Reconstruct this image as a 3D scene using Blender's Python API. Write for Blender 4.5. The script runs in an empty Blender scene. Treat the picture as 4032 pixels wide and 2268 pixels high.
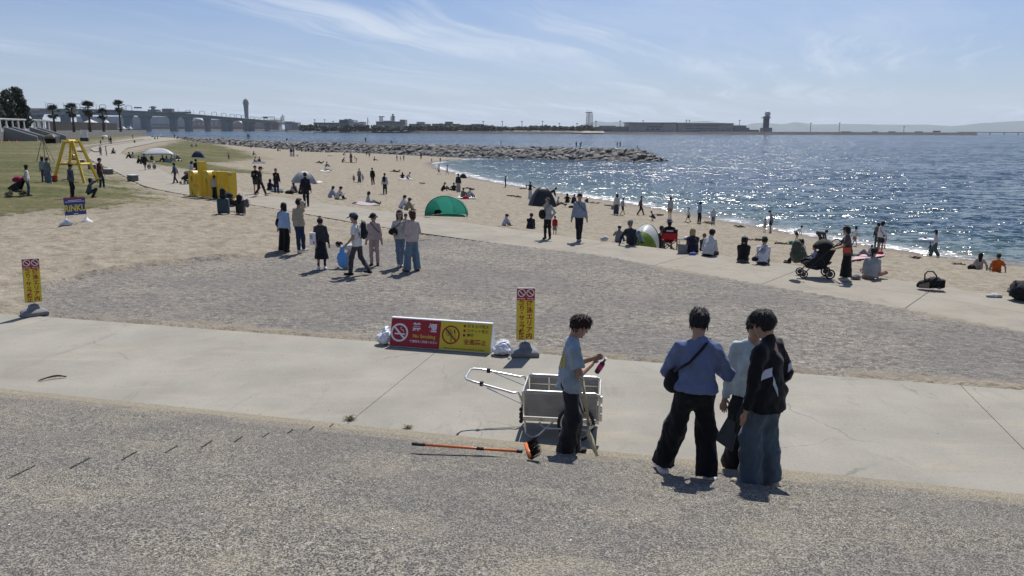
import bpy, bmesh, math, random
import numpy as np
from mathutils import Vector, Matrix, Quaternion
random.seed(7); RNG = np.random.default_rng(11)
SC = bpy.context.scene
COL = SC.collection
R = math.radians
# ------------------------------------------------------------------ camera
F_PX = 3028.0; CAM_H = 3.85; PITCH = R(11.64); ROLL = R(0.25)
cam_d = bpy.data.cameras.new('camera'); cam = bpy.data.objects.new('camera', cam_d); COL.objects.link(cam)
cam_d.sensor_width = 36.0; cam_d.lens = 36.0 * F_PX / 4032.0
cam_d.clip_start = 0.05; cam_d.clip_end = 90000.0
cam.matrix_world = Matrix.Translation((0, 0, CAM_H)) @ Matrix.Rotation(R(90) - PITCH, 4, 'X') @ Matrix.Rotation(ROLL, 4, 'Z')
SC.camera = cam
# ------------------------------------------------------------------ light
SUN_EL = R(56.0); SUN_AZ = R(16.5)          # azimuth clockwise from +Y
sun_d = bpy.data.lights.new('sun', 'SUN'); sun_d.energy = 5.0; sun_d.angle = R(0.53); sun_d.color = (1.0, 0.965, 0.905)
sun = bpy.data.objects.new('sun', sun_d); COL.objects.link(sun)
SUNV = Vector((math.sin(SUN_AZ) * math.cos(SUN_EL), math.cos(SUN_AZ) * math.cos(SUN_EL), math.sin(SUN_EL)))
sun.rotation_euler = (-SUNV).to_track_quat('-Z', 'Y').to_euler()
SC.view_settings.view_transform = 'Standard'; SC.view_settings.look = 'None'
SC.view_settings.exposure = 0.05; SC.view_settings.gamma = 1.0; SC.view_settings.use_curve_mapping = False
SC.cycles.use_denoising = True; SC.cycles.use_adaptive_sampling = True; SC.cycles.adaptive_threshold = 0.004
SC.cycles.max_bounces = 6; SC.cycles.diffuse_bounces = 3; SC.cycles.glossy_bounces = 3
SC.cycles.transmission_bounces = 3; SC.cycles.transparent_max_bounces = 6; SC.cycles.volume_bounces = 0
SC.cycles.caustics_reflective = False; SC.cycles.caustics_refractive = False
SC.cycles.sample_clamp_indirect = 4.0; SC.cycles.sample_clamp_direct = 30.0
W = bpy.data.worlds.new('World'); SC.world = W; W.use_nodes = True

class NT:
    """small node-tree helper"""
    def __init__(self, tree): self.t = tree; self.n = tree.nodes; self.l = tree.links
    def add(self, typ, **kw):
        n = self.n.new(typ)
        for k, v in kw.items():
            if k == 'ins':
                for a, b in v.items():
                    if hasattr(b, 'is_output'): self.l.new(b, n.inputs[a])
                    else: n.inputs[a].default_value = b
            else: setattr(n, k, v)
        return n
    def math(self, op, a, b=None, c=None, clamp=False):
        n = self.n.new('ShaderNodeMath'); n.operation = op; n.use_clamp = clamp
        for i, v in enumerate((a, b, c)):
            if v is None: continue
            if hasattr(v, 'is_output'): self.l.new(v, n.inputs[i])
            else: n.inputs[i].default_value = v
        return n.outputs[0]
    def ramp(self, fac, stops, interp='LINEAR'):
        n = self.n.new('ShaderNodeValToRGB'); n.color_ramp.interpolation = interp
        e = n.color_ramp.elements
        while len(e) < len(stops): e.new(0.5)
        for i, (p, c) in enumerate(stops):
            e[i].position = p
            e[i].color = (c, c, c, 1) if isinstance(c, (int, float)) else (*c, 1)
        self.l.new(fac, n.inputs[0]); return n.outputs[0]
    def noise(self, vec, scale, detail=3.0, rough=0.55, dist=0.0, dim='3D'):
        n = self.n.new('ShaderNodeTexNoise'); n.noise_dimensions = dim
        if vec is not None: self.l.new(vec, n.inputs['Vector'])
        n.inputs['Scale'].default_value = scale; n.inputs['Detail'].default_value = detail
        n.inputs['Roughness'].default_value = rough; n.inputs['Distortion'].default_value = dist
        return n.outputs['Fac']
    def mix(self, fac, a, b, typ='MIX'):
        n = self.n.new('ShaderNodeMix'); n.data_type = 'RGBA'; n.blend_type = typ
        for i, v in ((0, fac), (6, a), (7, b)):
            if hasattr(v, 'is_output'): self.l.new(v, n.inputs[i])
            elif i == 0: n.inputs[0].default_value = v
            else: n.inputs[i].default_value = (*v, 1) if len(v) == 3 else v
        return n.outputs[2]
    def mapping(self, vec, scale=(1, 1, 1), rot=(0, 0, 0), loc=(0, 0, 0)):
        n = self.n.new('ShaderNodeMapping'); self.l.new(vec, n.inputs[0])
        n.inputs[1].default_value = loc; n.inputs[2].default_value = rot; n.inputs[3].default_value = scale
        return n.outputs[0]
    def bump(self, h, strength=0.5, dist=0.01, normal=None):
        n = self.n.new('ShaderNodeBump'); n.inputs['Strength'].default_value = strength
        n.inputs['Distance'].default_value = dist; self.l.new(h, n.inputs['Height'])
        if normal is not None: self.l.new(normal, n.inputs['Normal'])
        return n.outputs[0]

# ------------------------------------------------------------------ sky: Nishita plus thin high cirrus
def build_world():
    t = NT(W.node_tree); W.node_tree.nodes.clear()
    sky = t.add('ShaderNodeTexSky', sky_type='NISHITA', sun_disc=False, sun_elevation=SUN_EL, sun_rotation=SUN_AZ,
                altitude=0.0, air_density=1.0, dust_density=1.0, ozone_density=1.6)
    tc = t.add('ShaderNodeTexCoord').outputs['Generated']
    sp = t.add('ShaderNodeSeparateXYZ', ins={0: tc}).outputs
    # cirrus lie on a high flat sheet: x/z, y/z
    zz = t.math('ADD', t.math('MAXIMUM', sp[2], 0.0), 0.06)
    cx = t.math('DIVIDE', sp[0], zz); cy = t.math('DIVIDE', sp[1], zz)
    cv = t.add('ShaderNodeCombineXYZ', ins={0: cx, 1: cy, 2: 0.0}).outputs[0]
    warp = t.add('ShaderNodeTexNoise', ins={'Vector': cv, 'Scale': 0.35, 'Detail': 3.0})
    wv = t.add('ShaderNodeVectorMath', operation='SCALE', ins={0: warp.outputs['Color'], 'Scale': 1.6}).outputs[0]
    cw = t.add('ShaderNodeVectorMath', operation='ADD', ins={0: cv, 1: wv}).outputs[0]
    m1 = t.mapping(t.mapping(cw, rot=(0, 0, R(-52))), scale=(0.16, 1.1, 1))
    n1 = t.noise(m1, 0.62, 8.0, 0.60, 0.15)
    m1b = t.mapping(t.mapping(cw, rot=(0, 0, R(-64))), scale=(0.28, 2.6, 1), loc=(5, 2, 0))
    n1b = t.noise(m1b, 0.8, 6.0, 0.62, 0.1)
    m2 = t.mapping(t.mapping(cv, rot=(0, 0, R(-20))), scale=(0.35, 0.6, 1), loc=(5.3, 1.7, 0))
    n2 = t.noise(m2, 0.5, 3.0, 0.5, 0.3)
    d = t.math('MULTIPLY', t.ramp(n1, [(0.49, 0.0), (0.72, 0.9)]), t.ramp(n2, [(0.38, 0.0), (0.58, 1.0)]))
    d2 = t.math('MULTIPLY', t.ramp(n1b, [(0.47, 0.0), (0.68, 1.0)]), t.ramp(n2, [(0.40, 0.15), (0.58, 1.0)]))
    veil = t.ramp(t.noise(cv, 0.22, 5.0, 0.55, 0.4), [(0.45, 0.0), (0.75, 0.25)])
    fac = t.math('ADD', t.math('MAXIMUM', t.math('MULTIPLY', d, 0.6), t.math('MULTIPLY', d2, 0.8)), veil, clamp=True)
    fac = t.math('MULTIPLY', fac, t.ramp(sp[2], [(0.0, 0.5), (0.10, 0.8)]))
    fac = t.math('ADD', fac, t.ramp(sp[2], [(0.0, 0.62), (0.08, 0.34), (0.20, 0.08), (0.35, 0.0)]), clamp=True)      # the veil thickens towards the horizon
    tint = t.mix(1.0, sky.outputs[0], (0.80, 1.03, 1.50), 'MULTIPLY')
    c = t.mix(fac, tint, (11.0, 12.4, 14.6))
    bg = t.add('ShaderNodeBackground', ins={'Color': c, 'Strength': SKY_STRENGTH})
    out = t.add('ShaderNodeOutputWorld', ins={'Surface': bg.outputs[0]})
SKY_STRENGTH = 0.057
build_world()

# ------------------------------------------------------------------ pixel -> world (photograph pixels, 4032 x 2268)
def ray(px, py):
    u = px - 2016.0; v = py - 1134.0
    c, s = math.cos(ROLL), math.sin(ROLL)
    u, v = c * u + s * v, -s * u + c * v
    return (u, F_PX * math.cos(PITCH) - v * math.sin(PITCH), -(F_PX * math.sin(PITCH) + v * math.cos(PITCH)))
def P(px, py, z=0.0):
    d = ray(px, py); t = (z - CAM_H) / d[2]; return Vector((d[0] * t, d[1] * t, z))
def D(px, py, Y):
    d = ray(px, py); t = Y / d[1]; return Vector((d[0] * t, Y, CAM_H + d[2] * t))
S2 = 4032 / 2576.0
NV = Vector((0.2419, 0.9703)); PV = Vector((0.9703, -0.2419))      # across / along the lower path
def pq(p, q, z=0.0): return Vector((PV.x * p + NV.x * q, PV.y * p + NV.y * q, z))

# ------------------------------------------------------------------ object helpers
def tag(o, label=None, cat=None, group=None, kind=None):
    if label: o['label'] = label
    if cat: o['category'] = cat
    if group: o['group'] = group
    if kind: o['kind'] = kind
    return o
def link(name, me, mat=None, parent=None):
    o = bpy.data.objects.new(name, me); COL.objects.link(o)
    if mat is not None:
        for m in (mat if isinstance(mat, (list, tuple)) else [mat]): me.materials.append(m)
    if parent is not None: o.parent = parent
    return o
def empty(name, loc=(0, 0, 0), rz=0.0):
    o = bpy.data.objects.new(name, None); COL.objects.link(o); o.location = loc; o.rotation_euler = (0, 0, rz)
    o.empty_display_size = 0.2
    return o
def mesh_np(name, v, f, smooth=False):
    me = bpy.data.meshes.new(name)
    v = np.asarray(v, dtype=np.float32)
    if isinstance(f, np.ndarray):
        k = f.shape[1]
        me.vertices.add(len(v)); me.vertices.foreach_set('co', v.ravel())
        me.loops.add(f.size); me.loops.foreach_set('vertex_index', f.ravel().astype(np.int32))
        me.polygons.add(len(f)); me.polygons.foreach_set('loop_start', np.arange(0, f.size, k, dtype=np.int32))
        if smooth: me.polygons.foreach_set('use_smooth', np.ones(len(f), dtype=bool))
        me.update(calc_edges=True); me.validate()
    else:
        me.from_pydata([tuple(map(float, a)) for a in v], [], f); me.update()
        if smooth:
            for p in me.polygons: p.use_smooth = True
    return me

class MB:
    """collects simple solids into one mesh"""
    def __init__(self): self.v = []; self.f = []
    def add(self, v, f):
        o = len(self.v); self.v += [tuple(a) for a in v]; self.f += [tuple(i + o for i in q) for q in f]; return self
    def box(self, c, s, rz=0.0, M=None):
        hx, hy, hz = s[0] / 2, s[1] / 2, s[2] / 2
        vs = [Vector((x, y, z)) for z in (-hz, hz) for y in (-hy, hy) for x in (-hx, hx)]
        m = M if M is not None else Matrix.Rotation(rz, 3, 'Z')
        vs = [m @ a + Vector(c) for a in vs]
        return self.add(vs, [(0, 2, 3, 1), (4, 5, 7, 6), (0, 1, 5, 4), (2, 6, 7, 3), (0, 4, 6, 2), (1, 3, 7, 5)])
    def prism(self, poly, z0, z1):
        n = len(poly)
        vs = [(p[0], p[1], z0) for p in poly] + [(p[0], p[1], z1) for p in poly]
        fs = [tuple(range(n - 1, -1, -1)), tuple(range(n, 2 * n))] + [(i, (i + 1) % n, n + (i + 1) % n, n + i) for i in range(n)]
        return self.add(vs, fs)
    def tube(self, pts, r, n=8, cap=True, flat=1.0):
        pts = [Vector(p) for p in pts]; rs = r if isinstance(r, (list, tuple)) else [r] * len(pts)
        rings = []; up = None
        for i, p in enumerate(pts):
            d = (pts[min(i + 1, len(pts) - 1)] - pts[max(i - 1, 0)]).normalized()
            if up is None: up = Vector((0, 0, 1)) if abs(d.z) < 0.95 else Vector((0, 1, 0))
            a = d.cross(up)
            if a.length < 1e-5: a = d.cross(Vector((1, 0, 0)))
            a.normalize(); b = a.cross(d).normalized(); up = b
            rings.append([p + (a * math.cos(t) + b * (math.sin(t) * flat)) * rs[i] for t in [2 * math.pi * k / n for k in range(n)]])
        vs = [x for rg in rings for x in rg]; fs = []
        for i in range(len(pts) - 1):
            for k in range(n): fs.append((i * n + k, i * n + (k + 1) % n, (i + 1) * n + (k + 1) % n, (i + 1) * n + k))
        if cap: fs += [tuple(range(n - 1, -1, -1)), tuple(range((len(pts) - 1) * n, len(pts) * n))]
        return self.add(vs, fs)
    def lathe(self, prof, c=(0, 0, 0), n=16, sx=1.0, sy=1.0, a0=0.0):
        vs = []; fs = []
        for (r, z) in prof:
            for k in range(n):
                t = a0 + 2 * math.pi * k / n; vs.append((c[0] + r * sx * math.cos(t), c[1] + r * sy * math.sin(t), c[2] + z))
        for i in range(len(prof) - 1):
            for k in range(n): fs.append((i * n + k, i * n + (k + 1) % n, (i + 1) * n + (k + 1) % n, (i + 1) * n + k))
        fs += [tuple(range(n - 1, -1, -1)), tuple(range((len(prof) - 1) * n, len(prof) * n))]
        return self.add(vs, fs)
    def grid(self, fn, nu, nv):
        o = len(self.v)
        for j in range(nv + 1):
            for i in range(nu + 1): self.v.append(tuple(fn(i / nu, j / nv)))
        for j in range(nv):
            for i in range(nu):
                a = o + j * (nu + 1) + i; self.f.append((a, a + 1, a + nu + 2, a + nu + 1))
        return self
    def build(self, name, mat, parent=None, smooth=False, bevel=0.0, solid=0.0, mtx=None):
        me = mesh_np(name, self.v, self.f, smooth)
        if mtx is not None: me.transform(mtx)
        if bevel > 0:
            bm = bmesh.new(); bm.from_mesh(me)
            bmesh.ops.remove_doubles(bm, verts=bm.verts, dist=1e-5)
            es = [e for e in bm.edges if len(e.link_faces) == 2 and e.calc_face_angle(0) > 0.6]
            bmesh.ops.bevel(bm, geom=es, offset=bevel, segments=2, affect='EDGES', profile=0.5, clamp_overlap=True)
            bm.to_mesh(me); bm.free()
        o = link(name, me, mat, parent)
        if solid:
            md = o.modifiers.new('solid', 'SOLIDIFY'); md.thickness = solid; md.offset = 0
        return o

# ------------------------------------------------------------------ noise in numpy
def vnoise(x, y, seed=0):
    xi = np.floor(x).astype(np.int64); yi = np.floor(y).astype(np.int64); xf = x - xi; yf = y - yi
    def h(a, b):
        n = (a * 374761393 + b * 668265263 + seed * 974634777) & 0x7fffffff
        n = ((n ^ (n >> 13)) * 1274126177) & 0x7fffffff
        return ((n ^ (n >> 16)) & 0xffff) / 65535.0
    u = xf * xf * (3 - 2 * xf); v = yf * yf * (3 - 2 * yf)
    return (h(xi, yi) * (1 - u) + h(xi + 1, yi) * u) * (1 - v) + (h(xi, yi + 1) * (1 - u) + h(xi + 1, yi + 1) * u) * v
def fbm(x, y, oct=4, seed=0):
    s = 0; a = 0.5
    for i in range(oct): s = s + a * vnoise(x * 2 ** i, y * 2 ** i, seed + i); a *= 0.5
    return s
def smooth(a, b, x):
    t = np.clip((x - a) / (b - a), 0, 1); return t * t * (3 - 2 * t)
def inside(x, y, poly):
    r = np.zeros(np.shape(x), bool); n = len(poly)
    for i in range(n):
        x0, y0 = poly[i]; x1, y1 = poly[(i + 1) % n]
        if y0 == y1: continue
        c = ((y0 > y) != (y1 > y)) & (x < (x1 - x0) * (y - y0) / (y1 - y0) + x0)
        r ^= c
    return r
def polydist(x, y, pl, vals=None):
    best = np.full(np.shape(x), 1e9); bv = np.zeros(np.shape(x))
    for i in range(len(pl) - 1):
        x0, y0 = pl[i][:2]; x1, y1 = pl[i + 1][:2]; dx, dy = x1 - x0, y1 - y0
        t = np.clip(((x - x0) * dx + (y - y0) * dy) / (dx * dx + dy * dy), 0, 1)
        d = np.hypot(x - x0 - t * dx, y - y0 - t * dy); m = d < best
        if vals is not None: bv = np.where(m, vals[i] + (vals[i + 1] - vals[i]) * t, bv)
        best = np.where(m, d, best)
    return (best, bv) if vals is not None else best
# ------------------------------------------------------------------ materials
MATS = {}
def newmat(name):
    m = bpy.data.materials.new(name); m.use_nodes = True; t = NT(m.node_tree)
    b = t.n['Principled BSDF']; return m, t, b
def simple(name, col, rough=0.6, metal=0.0, var=0.12, vscale=6.0, bump=0.0, bscale=40.0, spec=0.5, trans=0.0, coat=0.0, dirt=0.0):
    if name in MATS: return MATS[name]
    m, t, b = newmat(name); tc = t.add('ShaderNodeTexCoord').outputs['Object']
    n = t.noise(tc, vscale, 4.0, 0.6)
    lo = tuple(c * (1 - var) for c in col); hi = tuple(min(1, c * (1 + var)) for c in col)
    c = t.ramp(n, [(0.3, lo), (0.7, hi)])
    if dirt:
        c = t.mix(t.ramp(t.noise(tc, vscale * 0.6, 5.0, 0.65), [(0.52, 0.0), (0.75, dirt)]), c, (0.22, 0.18, 0.13))
    t.l.new(c, b.inputs['Base Color'])
    b.inputs['Roughness'].default_value = rough; b.inputs['Metallic'].default_value = metal
    b.inputs['Specular IOR Level'].default_value = spec
    if coat: b.inputs['Coat Weight'].default_value = coat
    if trans: b.inputs['Subsurface Weight'].default_value = 0.0
    if bump: t.l.new(t.bump(t.noise(tc, bscale, 3.0), bump, 0.004), b.inputs['Normal'])
    MATS[name] = m; return m
CLOTH = {}
def cloth(col, rough=0.9, name='fabric'):
    key = (tuple(round(c, 3) for c in col), name)
    if key in CLOTH: return CLOTH[key]
    m, t, b = newmat(name); tc = t.add('ShaderNodeTexCoord').outputs['Object']
    n = t.noise(tc, 7.0, 3.0, 0.6)
    c = t.ramp(n, [(0.3, tuple(x * 0.82 for x in col)), (0.7, tuple(min(1, x * 1.12) for x in col))])
    t.l.new(c, b.inputs['Base Color']); b.inputs['Roughness'].default_value = rough
    b.inputs['Specular IOR Level'].default_value = 0.2; b.inputs['Sheen Weight'].default_value = 0.15
    wr = t.noise(t.mapping(tc, scale=(1, 1, 0.45), rot=(0.2, 0.35, 0)), 13.0, 3.0, 0.5, 0.8)
    t.l.new(t.bump(wr, 0.55, 0.02), b.inputs['Normal'])
    CLOTH[key] = m; return m
def tentcloth(col, name='tent_fabric', tl=0.4):
    key = (tuple(round(c, 3) for c in col), name)
    if key in CLOTH: return CLOTH[key]
    m, t, b = newmat(name); tc = t.add('ShaderNodeTexCoord').outputs['Object']
    n = t.noise(tc, 3.0, 4.0, 0.6)
    c = t.ramp(n, [(0.3, tuple(x * 0.85 for x in col)), (0.7, tuple(min(1, x * 1.1) for x in col))])
    t.l.new(c, b.inputs['Base Color']); b.inputs['Roughness'].default_value = 0.45
    bp = t.bump(t.noise(tc, 5.0, 3.0, 0.5, 1.0), 0.35, 0.03); t.l.new(bp, b.inputs['Normal'])
    tr = t.add('ShaderNodeBsdfTranslucent', ins={'Color': c, 'Normal': bp})
    mx = t.add('ShaderNodeMixShader', ins={0: tl, 1: b.outputs[0], 2: tr.outputs[0]})
    t.l.new(mx.outputs[0], t.n['Material Output'].inputs['Surface'])
    CLOTH[key] = m; return m
def wpos(t): return t.add('ShaderNodeNewGeometry').outputs['Position']

def pebble_col(t, pos, k=1.0, tint=(1, 1, 1)):
    """washed aggregate: pale binder, pebbles of many greys, dark pits"""
    w = t.add('ShaderNodeTexNoise', ins={'Vector': pos, 'Scale': 18.0 * k, 'Detail': 2.0}).outputs['Color']
    wp = t.add('ShaderNodeVectorMath', operation='MULTIPLY_ADD', ins={0: w, 1: (0.03 / k,) * 3, 2: pos}).outputs[0]
    vo = t.add('ShaderNodeTexVoronoi', ins={'Vector': wp, 'Scale': 64.0 * k, 'Randomness': 1.0})
    g = t.add('ShaderNodeSeparateColor', ins={0: vo.outputs['Color']}).outputs
    T = lambda c: tuple(a * b for a, b in zip(c, tint))
    peb = t.ramp(g[0], [(0.0, T((0.10, 0.095, 0.095))), (0.18, T((0.20, 0.19, 0.18))), (0.45, T((0.29, 0.275, 0.25))), (0.8, T((0.40, 0.38, 0.345))), (1.0, T((0.58, 0.56, 0.52)))])
    edge = t.ramp(vo.outputs['Distance'], [(0.35, 0.0), (0.62, 1.0)])
    c = t.mix(edge, peb, T((0.32, 0.295, 0.25)))
    pit = t.ramp(t.noise(wp, 58.0 * k, 2.0, 0.6), [(0.40, 1.0), (0.47, 0.0)])
    c = t.mix(t.math('MULTIPLY', pit, 0.92), c, T((0.075, 0.072, 0.072)))
    h = t.math('SUBTRACT', t.math('MULTIPLY', edge, -0.4), t.math('MULTIPLY', pit, 1.0))
    return c, h

def m_ground():
    m, t, b = newmat('ground_surface'); pos = wpos(t)
    at = lambda n: t.add('ShaderNodeAttribute', attribute_name=n).outputs['Fac']
    n_big = t.noise(pos, 0.35, 4.0, 0.6); n_mid = t.noise(pos, 2.2, 5.0, 0.65); n_fin = t.noise(pos, 14.0, 4.0, 0.7)
    # sand
    s = t.ramp(n_mid, [(0.28, (0.182, 0.155, 0.118)), (0.5, (0.285, 0.247, 0.190)), (0.75, (0.375, 0.332, 0.265))])
    s = t.mix(t.ramp(n_fin, [(0.3, 0.55), (0.55, 0.0)]), s, (0.15, 0.12, 0.082))
    dark = t.math('MULTIPLY', t.ramp(t.noise(t.mapping(pos, scale=(0.5, 0.5, 1)), 1.4, 5.0, 0.7, 0.6), [(0.60, 0.0), (0.70, 0.75)]), t.ramp(n_big, [(0.4, 0.1), (0.6, 1.0)]))
    s = t.mix(dark, s, (0.15, 0.105, 0.06))
    s = t.mix(at('wet'), s, (0.155, 0.115, 0.075))
    # grass
    g = t.ramp(t.noise(pos, 3.5, 5.0, 0.7), [(0.25, (0.040, 0.047, 0.016)), (0.5, (0.078, 0.084, 0.030)), (0.72, (0.155, 0.138, 0.065))])
    g = t.mix(t.ramp(t.noise(t.mapping(pos, scale=(0.15, 0.6, 1), rot=(0, 0, 0.35)), 0.5, 3.0), [(0.45, 0.0), (0.65, 0.6)]), g, (0.20, 0.165, 0.095))
    ga = t.math('ADD', at('grass'), t.math('MULTIPLY', t.math('SUBTRACT', n_mid, 0.5), 1.5))
    gf = t.ramp(t.math('ADD', ga, t.math('MULTIPLY', t.math('SUBTRACT', n_big, 0.5), 1.1)), [(0.38, 0.0), (0.62, 1.0)])
    c = t.mix(gf, s, g)
    # washed aggregate of the plaza, sand lying over it in drifts
    pc, ph = pebble_col(t, pos, 0.85, (0.84, 0.815, 0.765))
    sp = t.ramp(t.noise(pos, 5.5, 5.0, 0.8), [(0.43, 1.0), (0.52, 0.0)])
    pc = t.mix(t.math('MULTIPLY', sp, 0.72), pc, (0.085, 0.08, 0.08)); pc = t.mix(t.ramp(t.noise(pos, 8.0, 4.0, 0.75), [(0.55, 0.0), (0.64, 0.7)]), pc, (0.45, 0.41, 0.35))
    pc = t.mix(t.ramp(t.noise(pos, 0.8, 5.0, 0.65), [(0.5, 0.0), (0.8, 0.55)]), pc, (0.345, 0.31, 0.25))
    pc = t.mix(t.ramp(t.noise(pos, 0.28, 4.0, 0.6), [(0.42, 0.45), (0.58, 0.0)]), pc, (0.135, 0.128, 0.128))
    af = t.ramp(t.math('ADD', at('agg'), t.math('MULTIPLY', t.math('ADD', t.math('SUBTRACT', n_mid, 0.5), t.math('MULTIPLY', t.math('SUBTRACT', n_big, 0.5), 1.2)), 1.25)), [(0.36, 0.0), (0.64, 1.0)])
    c = t.mix(af, c, pc)
    t.l.new(c, b.inputs['Base Color']); b.inputs['Specular IOR Level'].default_value = 0.12
    t.l.new(t.ramp(at('wet'), [(0.0, 0.95), (1.0, 0.35)]), b.inputs['Roughness'])
    b1 = t.bump(t.noise(pos, 3.2, 4.0, 0.65), 1.0, 0.10)
    b2 = t.bump(n_fin, 0.8, 0.03, b1)
    t.l.new(b2, b.inputs['Normal'])
    return m
def m_concrete(name, base, patch=(0.45, 0.41, 0.33), sand=0.5):
    m, t, b = newmat(name); pos = wpos(t)
    n1 = t.noise(pos, 0.7, 5.0, 0.6); n2 = t.noise(pos, 26.0, 3.0, 0.7); n3 = t.noise(t.mapping(pos, scale=(0.35, 1.3, 1), rot=(0, 0, -0.25)), 1.6, 5.0, 0.65, 0.6)
    c = t.ramp(n1, [(0.3, tuple(x * 0.84 for x in base)), (0.7, tuple(x * 1.1 for x in base))])
    c = t.mix(t.ramp(n3, [(0.52, 0.0), (0.72, sand)]), c, patch)
    c = t.mix(t.ramp(t.noise(t.mapping(pos, scale=(1, 0.4, 1)), 1.1, 6.0, 0.7, 1.2), [(0.56, 0.0), (0.70, 0.42)]), c, tuple(x * 0.55 for x in base))
    c = t.mix(t.ramp(n2, [(0.30, 0.35), (0.48, 0.0)]), c, tuple(x * 0.5 for x in base))
    wv = t.add('ShaderNodeVectorMath', operation='MULTIPLY_ADD', ins={0: t.add('ShaderNodeTexNoise', ins={'Vector': pos, 'Scale': 2.5, 'Detail': 4.0}).outputs['Color'], 1: (0.5, 0.5, 0), 2: pos}).outputs[0]
    cr = t.add('ShaderNodeTexVoronoi', feature='DISTANCE_TO_EDGE', ins={'Vector': wv, 'Scale': 0.30}).outputs['Distance']
    c = t.mix(t.math('MULTIPLY', t.ramp(cr, [(0.0, 0.5), (0.003, 0.0)]), t.ramp(t.noise(pos, 0.4, 2.0), [(0.50, 0.0), (0.58, 1.0)])), c, (0.10, 0.09, 0.075))
    vo = t.add('ShaderNodeTexVoronoi', ins={'Vector': pos, 'Scale': 3.1}).outputs
    c = t.mix(t.ramp(vo['Distance'], [(0.03, 0.75), (0.05, 0.0)]), c, (0.09, 0.08, 0.07))
    t.l.new(c, b.inputs['Base Color']); b.inputs['Roughness'].default_value = 0.92; b.inputs['Specular IOR Level'].default_value = 0.2
    t.l.new(t.bump(n2, 0.35, 0.006), b.inputs['Normal']); return m
def m_steps():
    m, t, b = newmat('washed_aggregate'); pos = wpos(t)
    c, h = pebble_col(t, pos, 1.5, (0.88, 0.862, 0.795))
    c = t.mix(t.math('MULTIPLY', t.ramp(t.noise(pos, 18.0, 4.0, 0.8), [(0.40, 1.0), (0.50, 0.0)]), 0.68), c, (0.10, 0.097, 0.097)); c = t.mix(t.ramp(t.noise(pos, 30.0, 2.0, 0.7), [(0.56, 0.0), (0.66, 0.5)]), c, (0.46, 0.43, 0.38))
    big = t.noise(pos, 1.3, 5.0, 0.65)
    c = t.mix(t.ramp(big, [(0.48, 0.0), (0.75, 0.6)]), c, (0.36, 0.315, 0.24))
    c = t.mix(t.ramp(t.noise(pos, 0.6, 5.0, 0.6), [(0.42, 0.35), (0.55, 0.0)]), c, (0.15, 0.142, 0.145))
    vo = t.add('ShaderNodeTexVoronoi', ins={'Vector': pos, 'Scale': 7.0}).outputs
    c = t.mix(t.ramp(vo['Distance'], [(0.035, 1.0), (0.05, 0.0)]), c, (0.70, 0.69, 0.66))
    # blown sand gathers at the foot of the flight
    sp = t.add('ShaderNodeSeparateXYZ', ins={0: pos}).outputs
    q = t.math('ADD', t.math('MULTIPLY', sp[0], NV.x), t.math('MULTIPLY', sp[1], NV.y))
    qn = t.math('ADD', q, t.math('MULTIPLY', t.math('SUBTRACT', t.noise(pos, 1.1, 5.0, 0.7), 0.5), 1.6))
    c = t.mix(t.ramp(t.math('SUBTRACT', qn, 7.4), [(0.15, 0.0), (0.95, 0.72)]), c, (0.39, 0.335, 0.24))
    t.l.new(c, b.inputs['Base Color']); b.inputs['Roughness'].default_value = 0.9; b.inputs['Specular IOR Level'].default_value = 0.25
    t.l.new(t.bump(h, 0.9, 0.008), b.inputs['Normal']); return m
def m_sea():
    m, t, b = newmat('sea_water'); pos = wpos(t)
    at = lambda n: t.add('ShaderNodeAttribute', attribute_name=n).outputs['Fac']
    tot = None
    for sc, k, rz, asp, det in ((0.03, 0.25, 0.1, 0.4, 1.0), (0.12, 0.40, 0.2, 0.45, 1.0), (0.45, 1.2, 0.25, 0.6, 1.0), (1.7, 1.35, -0.2, 0.75, 1.0), (5.5, 0.95, 0.4, 0.8, 1.0)):
        nz = t.add('ShaderNodeTexNoise', ins={'Vector': t.mapping(pos, scale=(asp, 1.0, 1.0), rot=(0, 0, rz)), 'Scale': sc, 'Detail': det, 'Roughness': 0.55}).outputs['Color']
        v = t.add('ShaderNodeVectorMath', operation='MULTIPLY_ADD', ins={0: nz, 1: (k * 0.8, k, 0), 2: (-0.4 * k, -0.5 * k, 0)}).outputs[0]
        tot = v if tot is None else t.add('ShaderNodeVectorMath', operation='ADD', ins={0: tot, 1: v}).outputs[0]
    nb = t.add('ShaderNodeVectorMath', operation='NORMALIZE', ins={0: t.add('ShaderNodeVectorMath', operation='ADD', ins={0: tot, 1: (0, -0.12, 1)}).outputs[0]}).outputs[0]
    c = t.ramp(at('depth'), [(0.0, (0.20, 0.17, 0.115)), (0.10, (0.085, 0.12, 0.10)), (0.35, (0.026, 0.058, 0.058)), (1.0, (0.016, 0.040, 0.050))])
    weed = t.ramp(t.noise(t.mapping(pos, scale=(0.35, 1, 1)), 0.09, 4.0, 0.55), [(0.45, 0.0), (0.62, 0.6)])
    c = t.mix(t.math('MULTIPLY', weed, at('depth')), c, (0.010, 0.022, 0.05))
    b.inputs['IOR'].default_value = 1.333; b.inputs['Roughness'].default_value = 0.09
    b.inputs['Specular IOR Level'].default_value = 0.5
    # foam along the wash
    fo = t.math('MULTIPLY', at('foam'), t.ramp(t.noise(pos, 1.3, 5.0, 0.75, 0.5), [(0.42, 0.0), (0.54, 1.0)]))
    c = t.mix(fo, c, (0.82, 0.83, 0.83)); t.l.new(c, b.inputs['Base Color'])
    t.l.new(t.math('ADD', t.math('MULTIPLY', fo, 0.6), 0.12), b.inputs['Roughness'])
    t.l.new(nb, b.inputs['Normal']); return m
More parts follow.
